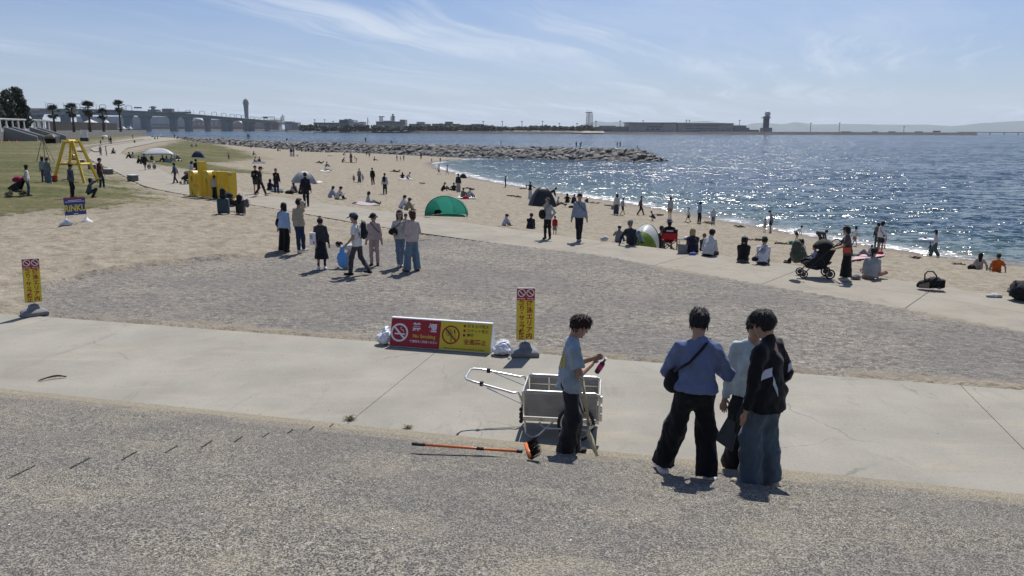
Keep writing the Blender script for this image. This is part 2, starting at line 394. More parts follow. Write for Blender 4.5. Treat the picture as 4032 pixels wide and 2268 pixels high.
M_GROUND = m_ground(); M_PATH = m_concrete('path_concrete', (0.305, 0.286, 0.243), (0.39, 0.342, 0.258)); M_PROM = m_concrete('promenade_concrete', (0.295, 0.268, 0.22), (0.345, 0.295, 0.215), 0.75)
M_STEP = m_steps(); M_SEA = m_sea()
# ------------------------------------------------------------------ land form
SEA_Z = -3.1
U_EDGE = [(60, -14), (25.2, 3.2), (14.95, 14.3), (12.25, 17.7), (10.55, 20.1), (8.55, 22.3), (6.4, 24.4), (1.5, 28.95), (-5.1, 36.1), (-16.8, 48.0), (-27.2, 62.5), (-38.2, 82.7), (-51.5, 105.3), (-61.2, 121.8), (-75.9, 153.7), (-103.2, 228.3), (-118, 280), (-150, 345)]
L_EDGE = [(58, -18), (22.5, 0), (12.0, 12.4), (10.0, 14.9), (8.9, 16.5), (6.3, 19.5), (2.7, 24.1), (-4.4, 29.9), (-11.6, 38.2), (-19.7, 46.3), (-25.1, 52.6), (-29.4, 59.8), (-36.2, 70.8), (-49.6, 92.1), (-59.7, 109), (-84.9, 159), (-128.3, 255.2), (-179, 388)]
W_EDGE = [(70, 12), (40, 30), (27.2, 40.2), (24.2, 43.2), (20.9, 49.4), (17.2, 59.1), (11.8, 73.3), (5.0, 87.0), (-5.1, 111.2), (-13.1, 139), (-17.0, 163), (-14, 181), (-8, 189), (-35, 214), (-55, 224), (-78, 237), (-118, 285), (-150, 345)]
W_Z = [SEA_Z] * 13 + [-2.9, -2.7, -1.8, -0.9, -0.2]
LAND = U_EDGE + [(-190, 400), (-420, 420), (-420, -40), (60, -40)]
PROMP = U_EDGE + L_EDGE[::-1]
BEACHP = U_EDGE + W_EDGE[::-1]
SEAP = W_EDGE[:13] + [(40, 178), (200, 160), (400, -60), (80, -40)]
AGG = [P(x * S2, y * S2).xy for x, y in [(40, 772), (150, 712), (330, 675), (470, 660), (690, 640), (830, 622), (1000, 604), (1090, 602)]] + [Vector(a) for a in L_EDGE[7:2:-1]] + [Vector((10.0, 14.9)), Vector((12, 10)), Vector((6, 8)), Vector((-14, 13))]
GRASS1 = [(-420, 14), (-34, 23), (-22.5, 31.5), (-19.0, 34.5), (-17.0, 37.5), (-19.5, 42.0), (-22, 47.5)] + L_EDGE[10:] + [(-420, 400)]
GRASS2 = [(-59.7, 120.1), (-112, 262), (-118, 278), (-100, 262), (-56, 166), (-45.5, 142), (-41.4, 113), (-43, 107), (-33.5, 95), (-27.5, 88), (-27.5, 83), (-32, 80.3), (-41, 88)]
def zland(x, y):
    x = np.asarray(x, float); y = np.asarray(y, float)
    land = inside(x, y, LAND)
    dL = polydist(x, y, L_EDGE); onprom = inside(x, y, PROMP)
    mound = np.where(onprom, 0.0, smooth(0.5, 7.0, dL)) * smooth(27, 40, y)
    z1 = -0.06 + 0.06 * (1 - smooth(22, 30, y)) + 0.5 * mound
    sandy = (1 - inside(x, y, [tuple(a) for a in AGG]).astype(float)) * np.where(onprom, 0, 1)
    z1 = z1 + sandy * (1 - smooth(26, 34, y)) * smooth(15.5, 17.5, y) * 0.10
    dU = polydist(x, y, U_EDGE); dW, zw = polydist(x, y, W_EDGE, W_Z)
    lip = -0.06 - 0.42 * smooth(-14, 6, x) - 0.05
    t = dU / (dU + dW + 1e-6)
    z2 = lip + (zw - lip) * t ** 0.9
    sea = inside(x, y, SEAP)
    z2 = np.where(sea, zw - 0.10 * dW ** 0.9, z2)
    z2 = np.where(inside(x, y, BEACHP) | sea, z2, -5.5)
    return np.where(land, z1, z2)
def zl(x, y): return float(zland(np.array([x]), np.array([y]))[0])
def G(px, py, dz=0.0):
    """point of the ground seen at a photograph pixel"""
    z = 0.0
    for _ in range(40):
        a = P(px, py, z); z += 0.5 * (zl(a.x, a.y) - z)
    a = P(px, py, z); a.z = zl(a.x, a.y) + dz; return a

def build_land():
    na, nr = 470, 430
    ang = np.linspace(R(-44), R(44), na); rr = np.geomspace(10.5, 520, nr)
    A, RR = np.meshgrid(ang, rr); X = RR * np.sin(A); Y = RR * np.cos(A)
    Z = zland(X, Y)
    onprom = inside(X, Y, PROMP); q = X * NV.x + Y * NV.y
    land = inside(X, Y, LAND); sea = inside(X, Y, SEAP)
    dU = polydist(X, Y, U_EDGE); dL = polydist(X, Y, L_EDGE); dW = polydist(X, Y, W_EDGE[:13])
    edge = np.minimum(dU, dL)
    rough = np.where(onprom, 0, 1) * smooth(0.2, 1.5, edge)
    agg_d = polydist(X, Y, [tuple(a) for a in AGG] + [tuple(AGG[0])]); agg_i = inside(X, Y, [tuple(a) for a in AGG])
    agg = np.where(agg_i, 0.5 + np.minimum(agg_d / 1.6, 0.5), 0.5 - np.minimum(agg_d / 1.0, 0.5))
    agg = agg * (1 - 0.6 * smooth(1.0, 0.0, np.abs(q - 12.75)))          # drift beside the path
    rel = (fbm(X * 1.4, Y * 1.4, 4, 3) - 0.47) * 0.20 + (fbm(X * 4.5, Y * 4.5, 3, 9) - 0.44) * 0.13
    amp = rough * np.where(agg_i, 0.10, 1.0) * np.where(sea, 0.2, 1.0)
    Z = Z + rel * amp
    Z = np.where(onprom, Z - 0.14, Z)
    Z = np.where(q < 12.8, Z - 0.06, Z)
    g1 = inside(X, Y, GRASS1); d1 = polydist(X, Y, GRASS1); g2 = inside(X, Y, GRASS2); d2 = polydist(X, Y, GRASS2)
    sc = np.clip(Y / 45, 0.8, 3)
    ga = np.maximum(np.where(g1, 0.42 + np.minimum(d1 / (9 * sc), 0.75), 0.42 - np.minimum(d1 / (7 * sc), 0.9)), np.where(g2, 0.45 + np.minimum(d2 / (3 * sc), 0.5), 0.45 - np.minimum(d2 / (4 * sc), 0.9)))
    ga = np.where(land | g2 | (d2 < 12), ga, -0.5); ga = np.where(q < 15, -0.5, ga)
    wet = smooth(2.4, 0.6, dW) * np.where(land, 0, 1)
    wet = np.where(sea, 1.0, wet)
    V = np.stack([X, Y, Z], -1).reshape(-1, 3)
    idx = np.arange(na * nr).reshape(nr, na)
    Fq = np.stack([idx[:-1, :-1], idx[:-1, 1:], idx[1:, 1:], idx[1:, :-1]], -1).reshape(-1, 4)
    fc = lambda a: a.reshape(-1)[Fq].mean(1)
    zone = np.zeros(len(Fq), int)
    zone[(fc(ga) > 0.5)] = 1; zone[fc(agg) > 0.5] = 2
    for zi, nm in ((0, 'sandy_beach'), (1, 'lawn'), (2, 'plaza')):
        f = Fq[zone == zi]; used = np.unique(f); remap = np.full(len(V), -1); remap[used] = np.arange(len(used))
        me = mesh_np(nm, V[used], remap[f], True)
        for an, arr in (('grass', ga), ('agg', agg), ('wet', wet)):
            me.attributes.new(an, 'FLOAT', 'POINT').data.foreach_set('value', arr.reshape(-1)[used].astype(np.float32))
        tag(link(nm, me, M_GROUND), kind='structure')
build_land()

def build_sea():
    na, nr = 420, 420
    ang = np.linspace(R(-60), R(60), na); rr = np.geomspace(14, 60000, nr)
    A, RR = np.meshgrid(ang, rr); X = RR * np.sin(A); Y = RR * np.cos(A); Z = np.full_like(X, SEA_Z)
    near = RR < 600
    sea = inside(X, Y, SEAP); dW = polydist(X, Y, W_EDGE[:13])
    depth = np.where(sea, np.clip(dW / 30, 0, 1), 0.0); depth = np.where((Y > 175) & (~sea), 1.0, depth); depth = np.where(near, depth, 1.0)
    foam = np.where(sea, smooth(2.6, 0.3, dW), 0.0)
    foam = foam * smooth(0.30, 0.55, fbm(X * 0.12, Y * 0.12, 3, 5))
    V = np.stack([X, Y, Z], -1).reshape(-1, 3); idx = np.arange(na * nr).reshape(nr, na)
    Fq = np.stack([idx[:-1, :-1], idx[:-1, 1:], idx[1:, 1:], idx[1:, :-1]], -1).reshape(-1, 4)
    me = mesh_np('sea', V, Fq, True)
    for an, arr in (('depth', depth), ('foam', foam)):
        me.attributes.new(an, 'FLOAT', 'POINT').data.foreach_set('value', arr.reshape(-1).astype(np.float32))
    tag(link('sea', me, M_SEA), kind='structure')
build_sea()

# ------------------------------------------------------------------ concrete path, steps, promenade slabs
Q_A, Q_B = 8.50, 12.71
JOINTS = [-38.3, -29.84, -21.38, -12.92, -4.46, 4.0, 12.46, 20.92, 29.4]
def slabmesh(poly, z0, z1): return MB().prism(poly, z0, z1)
path = empty('concrete_path'); tag(path, kind='structure')
for a, b_ in zip(JOINTS[:-1], JOINTS[1:]):
    pl = [pq(a + 0.004, Q_A - 0.3).xy, pq(b_ - 0.004, Q_A - 0.3).xy, pq(b_ - 0.004, Q_B).xy, pq(a + 0.004, Q_B).xy]
    slabmesh(pl, -0.25, 0.0).build('slab', M_PATH, path, bevel=0.003)
M_JOINT = simple('joint_filler', (0.07, 0.062, 0.052), 0.95)
MB().prism([pq(-38, 8).xy, pq(29, 8).xy, pq(29, Q_B - 0.02).xy, pq(-38, Q_B - 0.02).xy], -0.30, -0.010).build('joint_filler', M_JOINT, path)
steps = empty('broad_steps'); tag(steps, kind='structure')
TREAD, RISER = 0.49, 0.153
for k in range(15):
    z1 = RISER * (k + 1); q1 = Q_A - TREAD * k; q0 = q1 - TREAD - (0.02 if k < 14 else 6.0)
    for a, b_ in zip(JOINTS[2:-3], JOINTS[3:-2]):
        pl = [pq(a + 0.010, q0).xy, pq(b_ - 0.010, q0).xy, pq(b_ - 0.010, q1).xy, pq(a + 0.010, q1).xy]
        slabmesh(pl, z1 - RISER - 0.10, z1).build('step', M_STEP, steps, bevel=0.008)
    MB().prism([pq(-29.8, q0 + 0.02).xy, pq(12.4, q0 + 0.02).xy, pq(12.4, q1 - 0.03).xy, pq(-29.8, q1 - 0.03).xy], z1 - RISER - 0.13, z1 - 0.03).build('joint_filler', M_JOINT, steps)
def step_z(x, y):
    q = x * NV.x + y * NV.y
    if q > Q_A: return 0.0
    return RISER * (min(14, int((Q_A - q) / TREAD)) + 1)

def resample(pl, n):
    pl = [Vector(p) for p in pl]; L = [0]
    for a, b_ in zip(pl[:-1], pl[1:]): L.append(L[-1] + (b_ - a).length)
    out = []
    for i in range(n):
        s = L[-1] * i / (n - 1)
        k = max(j for j in range(len(L)) if L[j] <= s + 1e-9); k = min(k, len(pl) - 2)
        out.append(pl[k].lerp(pl[k + 1], (s - L[k]) / (L[k + 1] - L[k])))
    return out
def smooth_pl(pl, it=2):
    pl = [Vector(p) for p in pl]
    for _ in range(it):
        q = [pl[0]]
        for a, b_ in zip(pl[:-1], pl[1:]): q += [a.lerp(b_, 0.25), a.lerp(b_, 0.75)]
        pl = q + [pl[-1]]
    return pl
prom = empty('promenade'); tag(prom, kind='structure')
UU = smooth_pl(U_EDGE[1:11]); LL = smooth_pl(L_EDGE[1:12])
NS = 22
ua = resample(UU, NS + 1); la = resample(LL, NS + 1)
for i in range(NS):
    for (f0, f1) in ((0.0, 0.55), (0.55, 1.0)):
        a0 = la[i].lerp(ua[i], f0); a1 = la[i + 1].lerp(ua[i + 1], f0); b0 = la[i].lerp(ua[i], f1); b1 = la[i + 1].lerp(ua[i + 1], f1)
        c = (a0 + a1 + b0 + b1) / 4
        sh = lambda p: p + (c - p).normalized() * 0.009
        MB().prism([sh(a0), sh(a1), sh(b1), sh(b0)], -0.62, -0.05).build('slab', M_PROM, prom, bevel=0.006)
far_pl = [tuple(p) for p in (UU[-1:] + [Vector(a) for a in U_EDGE[11:]])] ; far_pll = [tuple(p) for p in (LL[-1:] + [Vector(a) for a in L_EDGE[12:]])]
mbp = MB(); ru = resample(far_pl, 60); rl = resample(far_pll, 60)
for i in range(59):
    mbp.add([(*rl[i], -0.055), (*rl[i + 1], -0.055), (*ru[i + 1], -0.055), (*ru[i], -0.055)], [(3, 2, 1, 0)] if (rl[i + 1] - rl[i]).cross(ru[i] - rl[i]) < 0 else [(0, 1, 2, 3)])
mbp.build('far_paving', M_PROM, prom)
MB().prism([tuple(p) for p in LL] + [tuple(p) for p in UU[::-1]], -0.66, -0.085).build('joint_filler', simple('sandy_joint', (0.20, 0.17, 0.13), 0.95), prom)
# two long low kerb steps where the promenade turns towards the breakwater
for k, off in enumerate((2.0, 4.6)):
    pts = []
    for a in [(-66, 128), (-80, 152), (-106, 222), (-122, 268)]:
        pts.append(Vector((a[0] - off * 0.9, a[1] - off * 0.3)))
    rr_ = resample(smooth_pl(pts), 24)
    m_ = MB()
    for a, b_ in zip(rr_[:-1], rr_[1:]):
        d = (b_ - a).normalized(); nn = Vector((-d.y, d.x)) * 0.45
        m_.prism([a - nn, a + nn, b_ + nn, b_ - nn], -0.2, 0.10 + 0.14 * k)
    m_.build('kerb', M_PROM, prom)
# ------------------------------------------------------------------ rock breakwater
M_ROCK = []
for i, (c, k) in enumerate((((0.185, 0.172, 0.152), 1.0), ((0.22, 0.205, 0.182), 1.0), ((0.145, 0.136, 0.123), 1.0), ((0.245, 0.23, 0.207), 1.0))):
    m, t, b = newmat('granite_rock'); pos = wpos(t)
    cc = t.ramp(t.noise(pos, 1.2, 5.0, 0.65), [(0.3, tuple(x * 0.75 for x in c)), (0.7, tuple(x * 1.2 for x in c))])
    cc = t.mix(t.ramp(t.noise(pos, 9.0, 3.0, 0.7), [(0.35, 0.35), (0.5, 0.0)]), cc, tuple(x * 0.5 for x in c))
    sp = t.add('ShaderNodeSeparateXYZ', ins={0: pos}).outputs
    cc = t.mix(t.ramp(t.math('ADD', sp[2], 3.6), [(0.35, 0.75), (1.1, 0.0)]), cc, (0.055, 0.050, 0.040))     # tide-wet, weed-stained feet
    t.l.new(cc, b.inputs['Base Color']); b.inputs['Roughness'].default_value = 0.9
    t.l.new(t.bump(t.noise(pos, 4.0, 4.0, 0.65), 0.6, 0.08), b.inputs['Normal']); M_ROCK.append(m)
def rock_mesh(seed, flat=0.6):
    rg = random.Random(seed); bm = bmesh.new()
    for _ in range(20):
        v = Vector((rg.gauss(0, 1), rg.gauss(0, 1), rg.gauss(0, 1))).normalized()
        k = 1.0 / max(abs(v.x), abs(v.y), abs(v.z)) ** 0.65
        bm.verts.new((v.x * k * 0.5, v.y * k * 0.5, v.z * k * 0.5 * flat))
    r_ = bmesh.ops.convex_hull(bm, input=bm.verts)
    bmesh.ops.delete(bm, geom=[g for g in r_['geom_interior'] if isinstance(g, bmesh.types.BMVert)], context='VERTS')
    me = bpy.data.meshes.new('stone'); bm.to_mesh(me); bm.free(); return me
CREST = [D(px, y, Y) for px, y, Y in [(610, 533, 352), (715, 538, 325), (1100, 555.5, 245), (1650, 567.5, 214), (2250, 580, 192), (2520, 586, 184.5)]]
def build_jetty():
    jet = empty('rock_breakwater', CREST[-1]); jet.location = (0, 0, 0)
    tag(jet, 'long breakwater of piled pale grey boulders reaching out from the beach into the sea', 'breakwater')
    n = 90; pl = resample([c.xy for c in CREST], n)
    zs = []; cx = [c.x for c in CREST]
    for p in pl: zs.append(float(np.interp(p.x, cx, [c.z for c in CREST])))
    prof = [(-7.2, -4.3), (-1.3, -0.55), (1.3, -0.55), (7.2, -4.3)]
    core = MB(); rings = []
    for i, p in enumerate(pl):
        d = (pl[min(i + 1, n - 1)] - pl[max(i - 1, 0)]).normalized(); nn = Vector((-d.y, d.x))   # nn points away from the camera
        rings.append([(p.x + nn.x * a, p.y + nn.y * a, (zs[i] + b_) if b_ > -3 else -4.6) for a, b_ in prof])
    e = Vector(rings[-1][1]) * 0.5 + Vector(rings[-1][2]) * 0.5; d = (pl[-1] - pl[-2]).normalized()
    tip = []
    for k in range(7):
        a = math.pi * k / 6 - math.pi / 2; nn = Vector((-d.y, d.x)); o = d * math.cos(a) * 9.5 + nn * math.sin(a) * 7.2
        tip.append((e.x + o.x, e.y + o.y, -4.6))
    vs = [v for r_ in rings for v in r_]; fs = []
    for i in range(n - 1):
        for k in range(3): fs.append((i * 4 + k, (i + 1) * 4 + k, (i + 1) * 4 + k + 1, i * 4 + k + 1))
    b0 = len(vs); vs += tip + [tuple(e)]; ce = len(vs) - 1
    for k in range(6): fs.append((b0 + k, b0 + k + 1, ce))
    core.add(vs, fs); core.build('rubble_core', simple('rubble_core', (0.085, 0.078, 0.068), 0.95, var=0.4, vscale=0.8), jet)
    meshes = []
    for s in range(14):
        me = rock_mesh(s, 0.62); me.materials.append(M_ROCK[s % 4]); meshes.append(me)
    rg = random.Random(5); cand = []
    L = [0]
    for a, b_ in zip(pl[:-1], pl[1:]): L.append(L[-1] + (b_ - a).length)
    def at(s):
        k = max(j for j in range(n) if L[j] <= s + 1e-6); k = min(k, n - 2); f = (s - L[k]) / (L[k + 1] - L[k])
        d = (pl[k + 1] - pl[k]).normalized(); return pl[k].lerp(pl[k + 1], f), d, zs[k] + (zs[k + 1] - zs[k]) * f
    rows = [(1.9, -0.62), (0.4, -0.42), (-1.1, -0.55), (-2.1, -1.12), (-3.05, -1.72), (-4.0, -2.32), (-4.95, -2.92), (-5.9, -3.5)]
    for ri, (off, dz) in enumerate(rows):
        s = rg.uniform(0, 1.5)
        while s < L[-1]:
            w = rg.uniform(0.9, 2.0) * (0.8 if ri == 1 else 1.0); p, d, zc = at(min(L[-1], s + w / 2)); nn = Vector((-d.y, d.x))
            o = off + rg.uniform(-0.3, 0.3)
            c = Vector((p.x + nn.x * o, p.y + nn.y * o, zc + dz + rg.uniform(-0.18, 0.22)))
            tilt = 0 if ri in (1,) else (R(30) if ri > 1 else R(-30))
            cand.append((c, (w * 1.2, rg.uniform(1.3, 1.9) * (0.85 if ri == 1 else 1), rg.uniform(0.65, 1.0)), math.atan2(d.y, d.x) + rg.uniform(-0.45, 0.45), tilt + rg.uniform(-0.2, 0.2), rg.uniform(-0.25, 0.25)))
            s += w * 0.88
    for k in range(95):                     # round head
        a = rg.uniform(-math.pi / 2, math.pi / 2); f = rg.uniform(0.05, 0.98) ** 0.6; nn = Vector((-d.y, d.x))
        o = d * math.cos(a) * 9.3 * f + nn * math.sin(a) * 7.0 * f
        c = Vector((e.x + o.x, e.y + o.y, e.z + 0.05 + (-4.3 - e.z) * f))
        cand.append((c, (rg.uniform(1.3, 2.4), rg.uniform(1.1, 1.6), rg.uniform(0.7, 1.1)), rg.uniform(0, 3.1), rg.uniform(-0.5, 0.5), rg.uniform(-0.4, 0.4)))
    cand = [c for c in cand if c[0].z > -3.7]
    cand.sort(key=lambda c: c[0].y - 400 * (c[1][0] * c[1][2]) / 6.0 * 0.05 + (60 if c[0].z > 0 and 0 else 0))
    rest = MB()
    for i, (c, s, rz, rx, ry) in enumerate(cand):
        M = Matrix.Translation(c) @ Matrix.Rotation(rz, 4, 'Z') @ Matrix.Rotation(rx, 4, 'X') @ Matrix.Rotation(ry, 4, 'Y') @ Matrix.Diagonal((*s, 1))
        me = meshes[i % 14]
        if i < 300:
            o = bpy.data.objects.new('stone', me); COL.objects.link(o); o.parent = jet; o.matrix_world = M
        else:
            rest.add([M @ v.co for v in me.vertices], [tuple(p.vertices) for p in me.polygons])
    ro = rest.build('smaller_stones', M_ROCK[1], jet); ro['kind'] = 'stuff'
    rr = random.Random(3)
    for m in (M_ROCK[0], M_ROCK[2], M_ROCK[3]): ro.data.materials.append(m)
    for p in ro.data.polygons: p.material_index = (p.vertices[0] // 16) % 4
build_jetty()

# ------------------------------------------------------------------ far shore: the airport island
M_DIKE = simple('dike_stone', (0.075, 0.068, 0.062), 0.9, var=0.3, vscale=0.05)
M_FLAND = simple('reclaimed_ground', (0.20, 0.17, 0.125), 0.95, var=0.25, vscale=0.02)
ISL = [(600, 2600), (1100, 2100), (1300, 1620), (1450, 1480), (1650, 1420), (2250, 1400), (2750, 1430), (3300, 1500), (3700, 1580), (3842, 1620)]
def build_island():
    front = [D(px, 500, Y).xy for px, Y in ISL]
    root = empty('airport_island'); tag(root, kind='structure')
    back = [Vector((front[-1].x + 60, 1720)), Vector((front[-1].x - 200, 2300)), Vector((-200, 3300)), Vector((-2600, 3300)), Vector((-2200, 2650))]
    poly = front + back
    MB().prism(poly, -6, 0.9).build('flat_ground', M_FLAND, root)
    m = MB()
    for a, b_ in zip(front[:-1], front[1:]):
        dirn = (b_ - a).normalized(); nn = Vector((dirn.y, -dirn.x))
        h = 1.9 if a.x > 160 else 0.5
        v = [(*(a + nn * 10), -5), (*(b_ + nn * 10), -5), (*(b_ + nn * 1), h), (*(a + nn * 1), h), (*(b_ - nn * 6), h), (*(a - nn * 6), h)]
        m.add(v, [(0, 1, 2, 3), (3, 2, 4, 5)])
    m.build('dike', M_DIKE, root)
    m = MB(); rg = random.Random(2)                       # pale strip of beach in front of the belt of trees
    a, b_ = D(1400, 519, 1450).xy, D(2380, 519, 1392).xy
    n = 60
    for i in range(n):
        f0, f1 = i / n, (i + 1) / n; p0, p1 = a.lerp(b_, f0), a.lerp(b_, f1); h = 1.0 + rg.uniform(-0.3, 0.5)
        m.add([(p0.x, p0.y - 4, -1.2), (p1.x, p1.y - 4, -1.2), (p1.x, p1.y + 14, h + 0.6), (p0.x, p0.y + 14, h + 0.6)], [(0, 1, 2, 3)])
    m.build('shingle', simple('pale_shingle', (0.33, 0.28, 0.21), 0.95, var=0.3, vscale=0.05), root)
    # trees: one dark mass
    m = MB()
    base = rock_mesh(77, 1.0); bv = [v.co.copy() for v in base.vertices]; bf = [tuple(p.vertices) for p in base.polygons]
    for i in range(2200):
        px = rg.uniform(1178, 2340); Y = rg.uniform(1428, 1475); p = D(px, 515, Y)
        top = 8.5 + 2.0 * math.sin(px * 0.021) * math.sin(px * 0.0067 + 1) + rg.uniform(-1.2, 1.4)
        if 1455 < px < 1464: top *= 0.4
        if px > 2330: top *= 0.7
        z = rg.uniform(1.5, top); s = rg.uniform(4.0, 7.0)
        M = Matrix.Translation((p.x, Y, z)) @ Matrix.Rotation(rg.uniform(0, 6), 4, 'Z') @ Matrix.Diagonal((s, s, s * rg.uniform(0.7, 1.1), 1))
        m.add([M @ v for v in bv], bf)
    o = m.build('tree_belt', simple('far_foliage', (0.026, 0.036, 0.020), 0.9, var=0.5, vscale=0.15))
    tag(o, 'long dark belt of low trees along the far shore', 'trees', kind='stuff')
build_island()

def far_block(parent, name, px0, px1, yt, yb, Y, depth, mat):
    a = D(px0, yt, Y); b_ = D(px1, yt, Y); z0 = max(0.8, D((px0 + px1) / 2, yb, Y).z)
    z1 = (a.z + b_.z) / 2
    return MB().box(((a.x + b_.x) / 2, Y + depth / 2, (z0 + z1) / 2), (abs(b_.x - a.x), depth, z1 - z0)).build(name, mat, parent)
M_B1 = simple('pale_cladding', (0.33, 0.33, 0.33), 0.7, var=0.12, vscale=0.06)
M_B2 = simple('grey_cladding', (0.20, 0.205, 0.21), 0.7, var=0.12, vscale=0.06)
M_B3 = simple('white_cladding', (0.55, 0.56, 0.57), 0.7, var=0.1, vscale=0.06)
M_GLS = simple('dark_glazing', (0.035, 0.045, 0.055), 0.25)
M_ROOFG = simple('green_roof', (0.10, 0.125, 0.085), 0.8, var=0.2, vscale=0.05)
M_STEEL = simple('galvanised_steel', (0.20, 0.20, 0.205), 0.5, 0.6)
M_RUST = simple('rust_paint', (0.20, 0.075, 0.045), 0.7)
def windows(parent, px0, px1, y0, y1, Y, n, gap=0.35, mat=None):
    w = (px1 - px0) / n
    for i in range(n):
        a = D(px0 + w * (i + gap / 2), y0, Y - 0.25); b_ = D(px0 + w * (i + 1 - gap / 2), y1, Y - 0.25)
        MB().box(((a.x + b_.x) / 2, Y - 0.1, (a.z + b_.z) / 2), (b_.x - a.x, 0.5, a.z - b_.z)).build('window', mat or M_GLS, parent)
def building(label, cat, loc_px, Y, name='airport_building'):
    p = D(loc_px, 512, Y); e = empty(name, (p.x, p.y, 0.9)); tag(e, label, cat)
    e.location = (0, 0, 0); return e
# office blocks on the island
b = building('far grey office block with two stepped roof levels behind the trees', 'building', 1364, 1560)
far_block(b, 'wall', 1335, 1372, 471, 515, 1560, 40, M_B2); far_block(b, 'wall', 1370.5, 1393, 472, 515, 1556, 40, M_B1)
far_block(b, 'roof_plant', 1355, 1366, 468.5, 472, 1565, 15, M_B2); far_block(b, 'roof_plant', 1372, 1381, 468, 472, 1565, 15, M_B2)
windows(b, 1337, 1369, 476, 478, 1560, 6); windows(b, 1337, 1369, 481, 483, 1560, 6); windows(b, 1373, 1391, 479, 481.5, 1556, 4)
b = building('far low white building with a row of dark windows beside the grey block', 'building', 1404, 1540)
far_block(b, 'wall', 1376, 1433, 481.5, 515, 1540, 25, M_B3); windows(b, 1378, 1412, 484, 486, 1540, 8); windows(b, 1415, 1432, 483, 485, 1540, 4); far_block(b, 'roof', 1413, 1434, 479.8, 481.5, 1540, 25, M_B2)
b = building('far long low building with a green roof next to the bridge end', 'building', 1285, 1640)
far_block(b, 'wall', 1235, 1334, 485, 515, 1640, 30, M_B2); far_block(b, 'roof', 1233, 1335, 482.5, 485, 1638, 34, M_ROOFG)
b = building('far pale building beside the bridge end with a darker upper storey', 'building', 1140, 2000)
far_block(b, 'wall', 1120, 1150, 478, 512, 2000, 30, M_B1); far_block(b, 'wall', 1150, 1172, 482, 512, 1996, 30, M_B2); windows(b, 1124, 1147, 484, 487, 2000, 4)
b = building('far wide grey building carrying radar aerials and a square end tower', 'building', 1537, 1540)
far_block(b, 'wall', 1480, 1574, 478, 515, 1540, 35, M_B2); far_block(b, 'end_tower', 1574, 1594, 471, 515, 1537, 35, M_B2); far_block(b, 'penthouse', 1510, 1545, 475.5, 478, 1548, 20, M_B2)
windows(b, 1482, 1572, 482, 484.5, 1540, 14)
def lattice(parent, px, yt, yb, w, Y, levels=5, mat=M_STEEL, r=0.35):
    c0 = D(px, yb, Y); c1 = D(px, yt, Y); m = MB(); hw = w / 2
    for sx in (-1, 1):
        for sy in (-1, 1): m.tube([(c0.x + sx * hw, Y + sy * hw, c0.z), (c0.x + sx * hw * 0.9, Y + sy * hw * 0.9, c1.z)], r, 4)
    for k in range(levels):
        z0 = c0.z + (c1.z - c0.z) * k / levels; z1 = c0.z + (c1.z - c0.z) * (k + 1) / levels
        for sy in (-1, 1):
            m.tube([(c0.x - hw, Y + sy * hw, z0), (c0.x + hw, Y + sy * hw, z1)], r * 0.7, 4)
            m.tube([(c0.x + hw, Y + sy * hw, z0), (c0.x - hw, Y + sy * hw, z1)], r * 0.7, 4)
            m.tube([(c0.x - hw, Y + sy * hw, z1), (c0.x + hw, Y + sy * hw, z1)], r * 0.7, 4)
    return m.build('lattice', mat, parent)
lattice(b, 1501, 460, 478, 5.5, 1545, 2); far_block(b, 'radar_platform', 1491, 1511.5, 457.5, 460.5, 1540, 8, M_STEEL)
lattice(b, 1546.5, 459, 478, 7.5, 1545, 2); far_block(b, 'radar_mast', 1544, 1549.5, 452, 476, 1545, 3, M_B2); far_block(b, 'radar_platform', 1539, 1555, 458, 460.5, 1542, 7, M_STEEL)
p = D(1547, 451, 1545); MB().lathe([(0.5, -1.6), (1.7, -1.0), (2.0, 0.2), (1.6, 1.2), (0.4, 1.5)], p, 10).build('radar_head', M_B2, b, True)
b = building('far small pale box building on a wide green roofed base', 'building', 1655, 1520)
far_block(b, 'base', 1610, 1692, 488, 515, 1520, 25, M_ROOFG); far_block(b, 'wall', 1640, 1671, 480, 488, 1520, 15, M_B1); windows(b, 1643, 1668, 482, 483.5, 1520, 5)
b = building('far grey rooftop house on a long stepped green roof', 'building', 1760, 1520)
far_block(b, 'base', 1701, 1811, 487.3, 515, 1520, 25, M_ROOFG); far_block(b, 'wall', 1752, 1782, 479, 487.3, 1520, 15, M_B2); windows(b, 1753, 1781, 481, 484, 1520, 6); far_block(b, 'roof_plant', 1730, 1742, 485.5, 487.3, 1522, 6, M_B2)
b = building('far low dark building with a flat green roof above the tree belt', 'building', 1875, 1520)
far_block(b, 'base', 1820, 1905, 491, 515, 1520, 20, M_B2); far_block(b, 'roof', 1858, 1892, 488, 491, 1519, 22, M_ROOFG)
# masts
e = empty('radio_mast', D(1448, 500, 1500)); tag(e, 'far slender radio mast with a bracing stay among the low buildings', 'mast'); e.location = (0, 0, 0)
p0, p1 = D(1448, 500, 1500), D(1448, 463, 1500); MB().tube([p0, p1], 0.7, 6).build('pole', M_STEEL, e); MB().tube([D(1456, 482, 1500), D(1449, 474, 1500)], 0.25, 4).build('stay', M_STEEL, e)
def lampmast(px, yt, Y, tail, yb=512):
    a, c = D(px, yb, Y), D(px, yt, Y); a.z = 1.0; c.x = a.x
    e = empty('lamp_mast', a); tag(e, 'tall floodlight mast ' + tail, 'lamp mast', 'floodlight masts on the airport island')
    h = c.z - a.z
    MB().tube([(0, 0, 0), (0, 0, h)], [0.75, 0.45], 6).build('pole', M_STEEL, e)
    MB().lathe([(0.6, h - 1.2), (1.9, h - 0.9), (2.1, h), (0.9, h + 0.8)], n=8).build('lamp_head', M_B2, e)
for px, yt, tl in ((1241, 471, 'over the bridge end of the long green roof'), (1280, 471, 'over the middle of the long green roof'), (1313, 477, 'a little shorter, over the green roof beside the stepped office block')): lampmast(px, yt, 1650, tl)
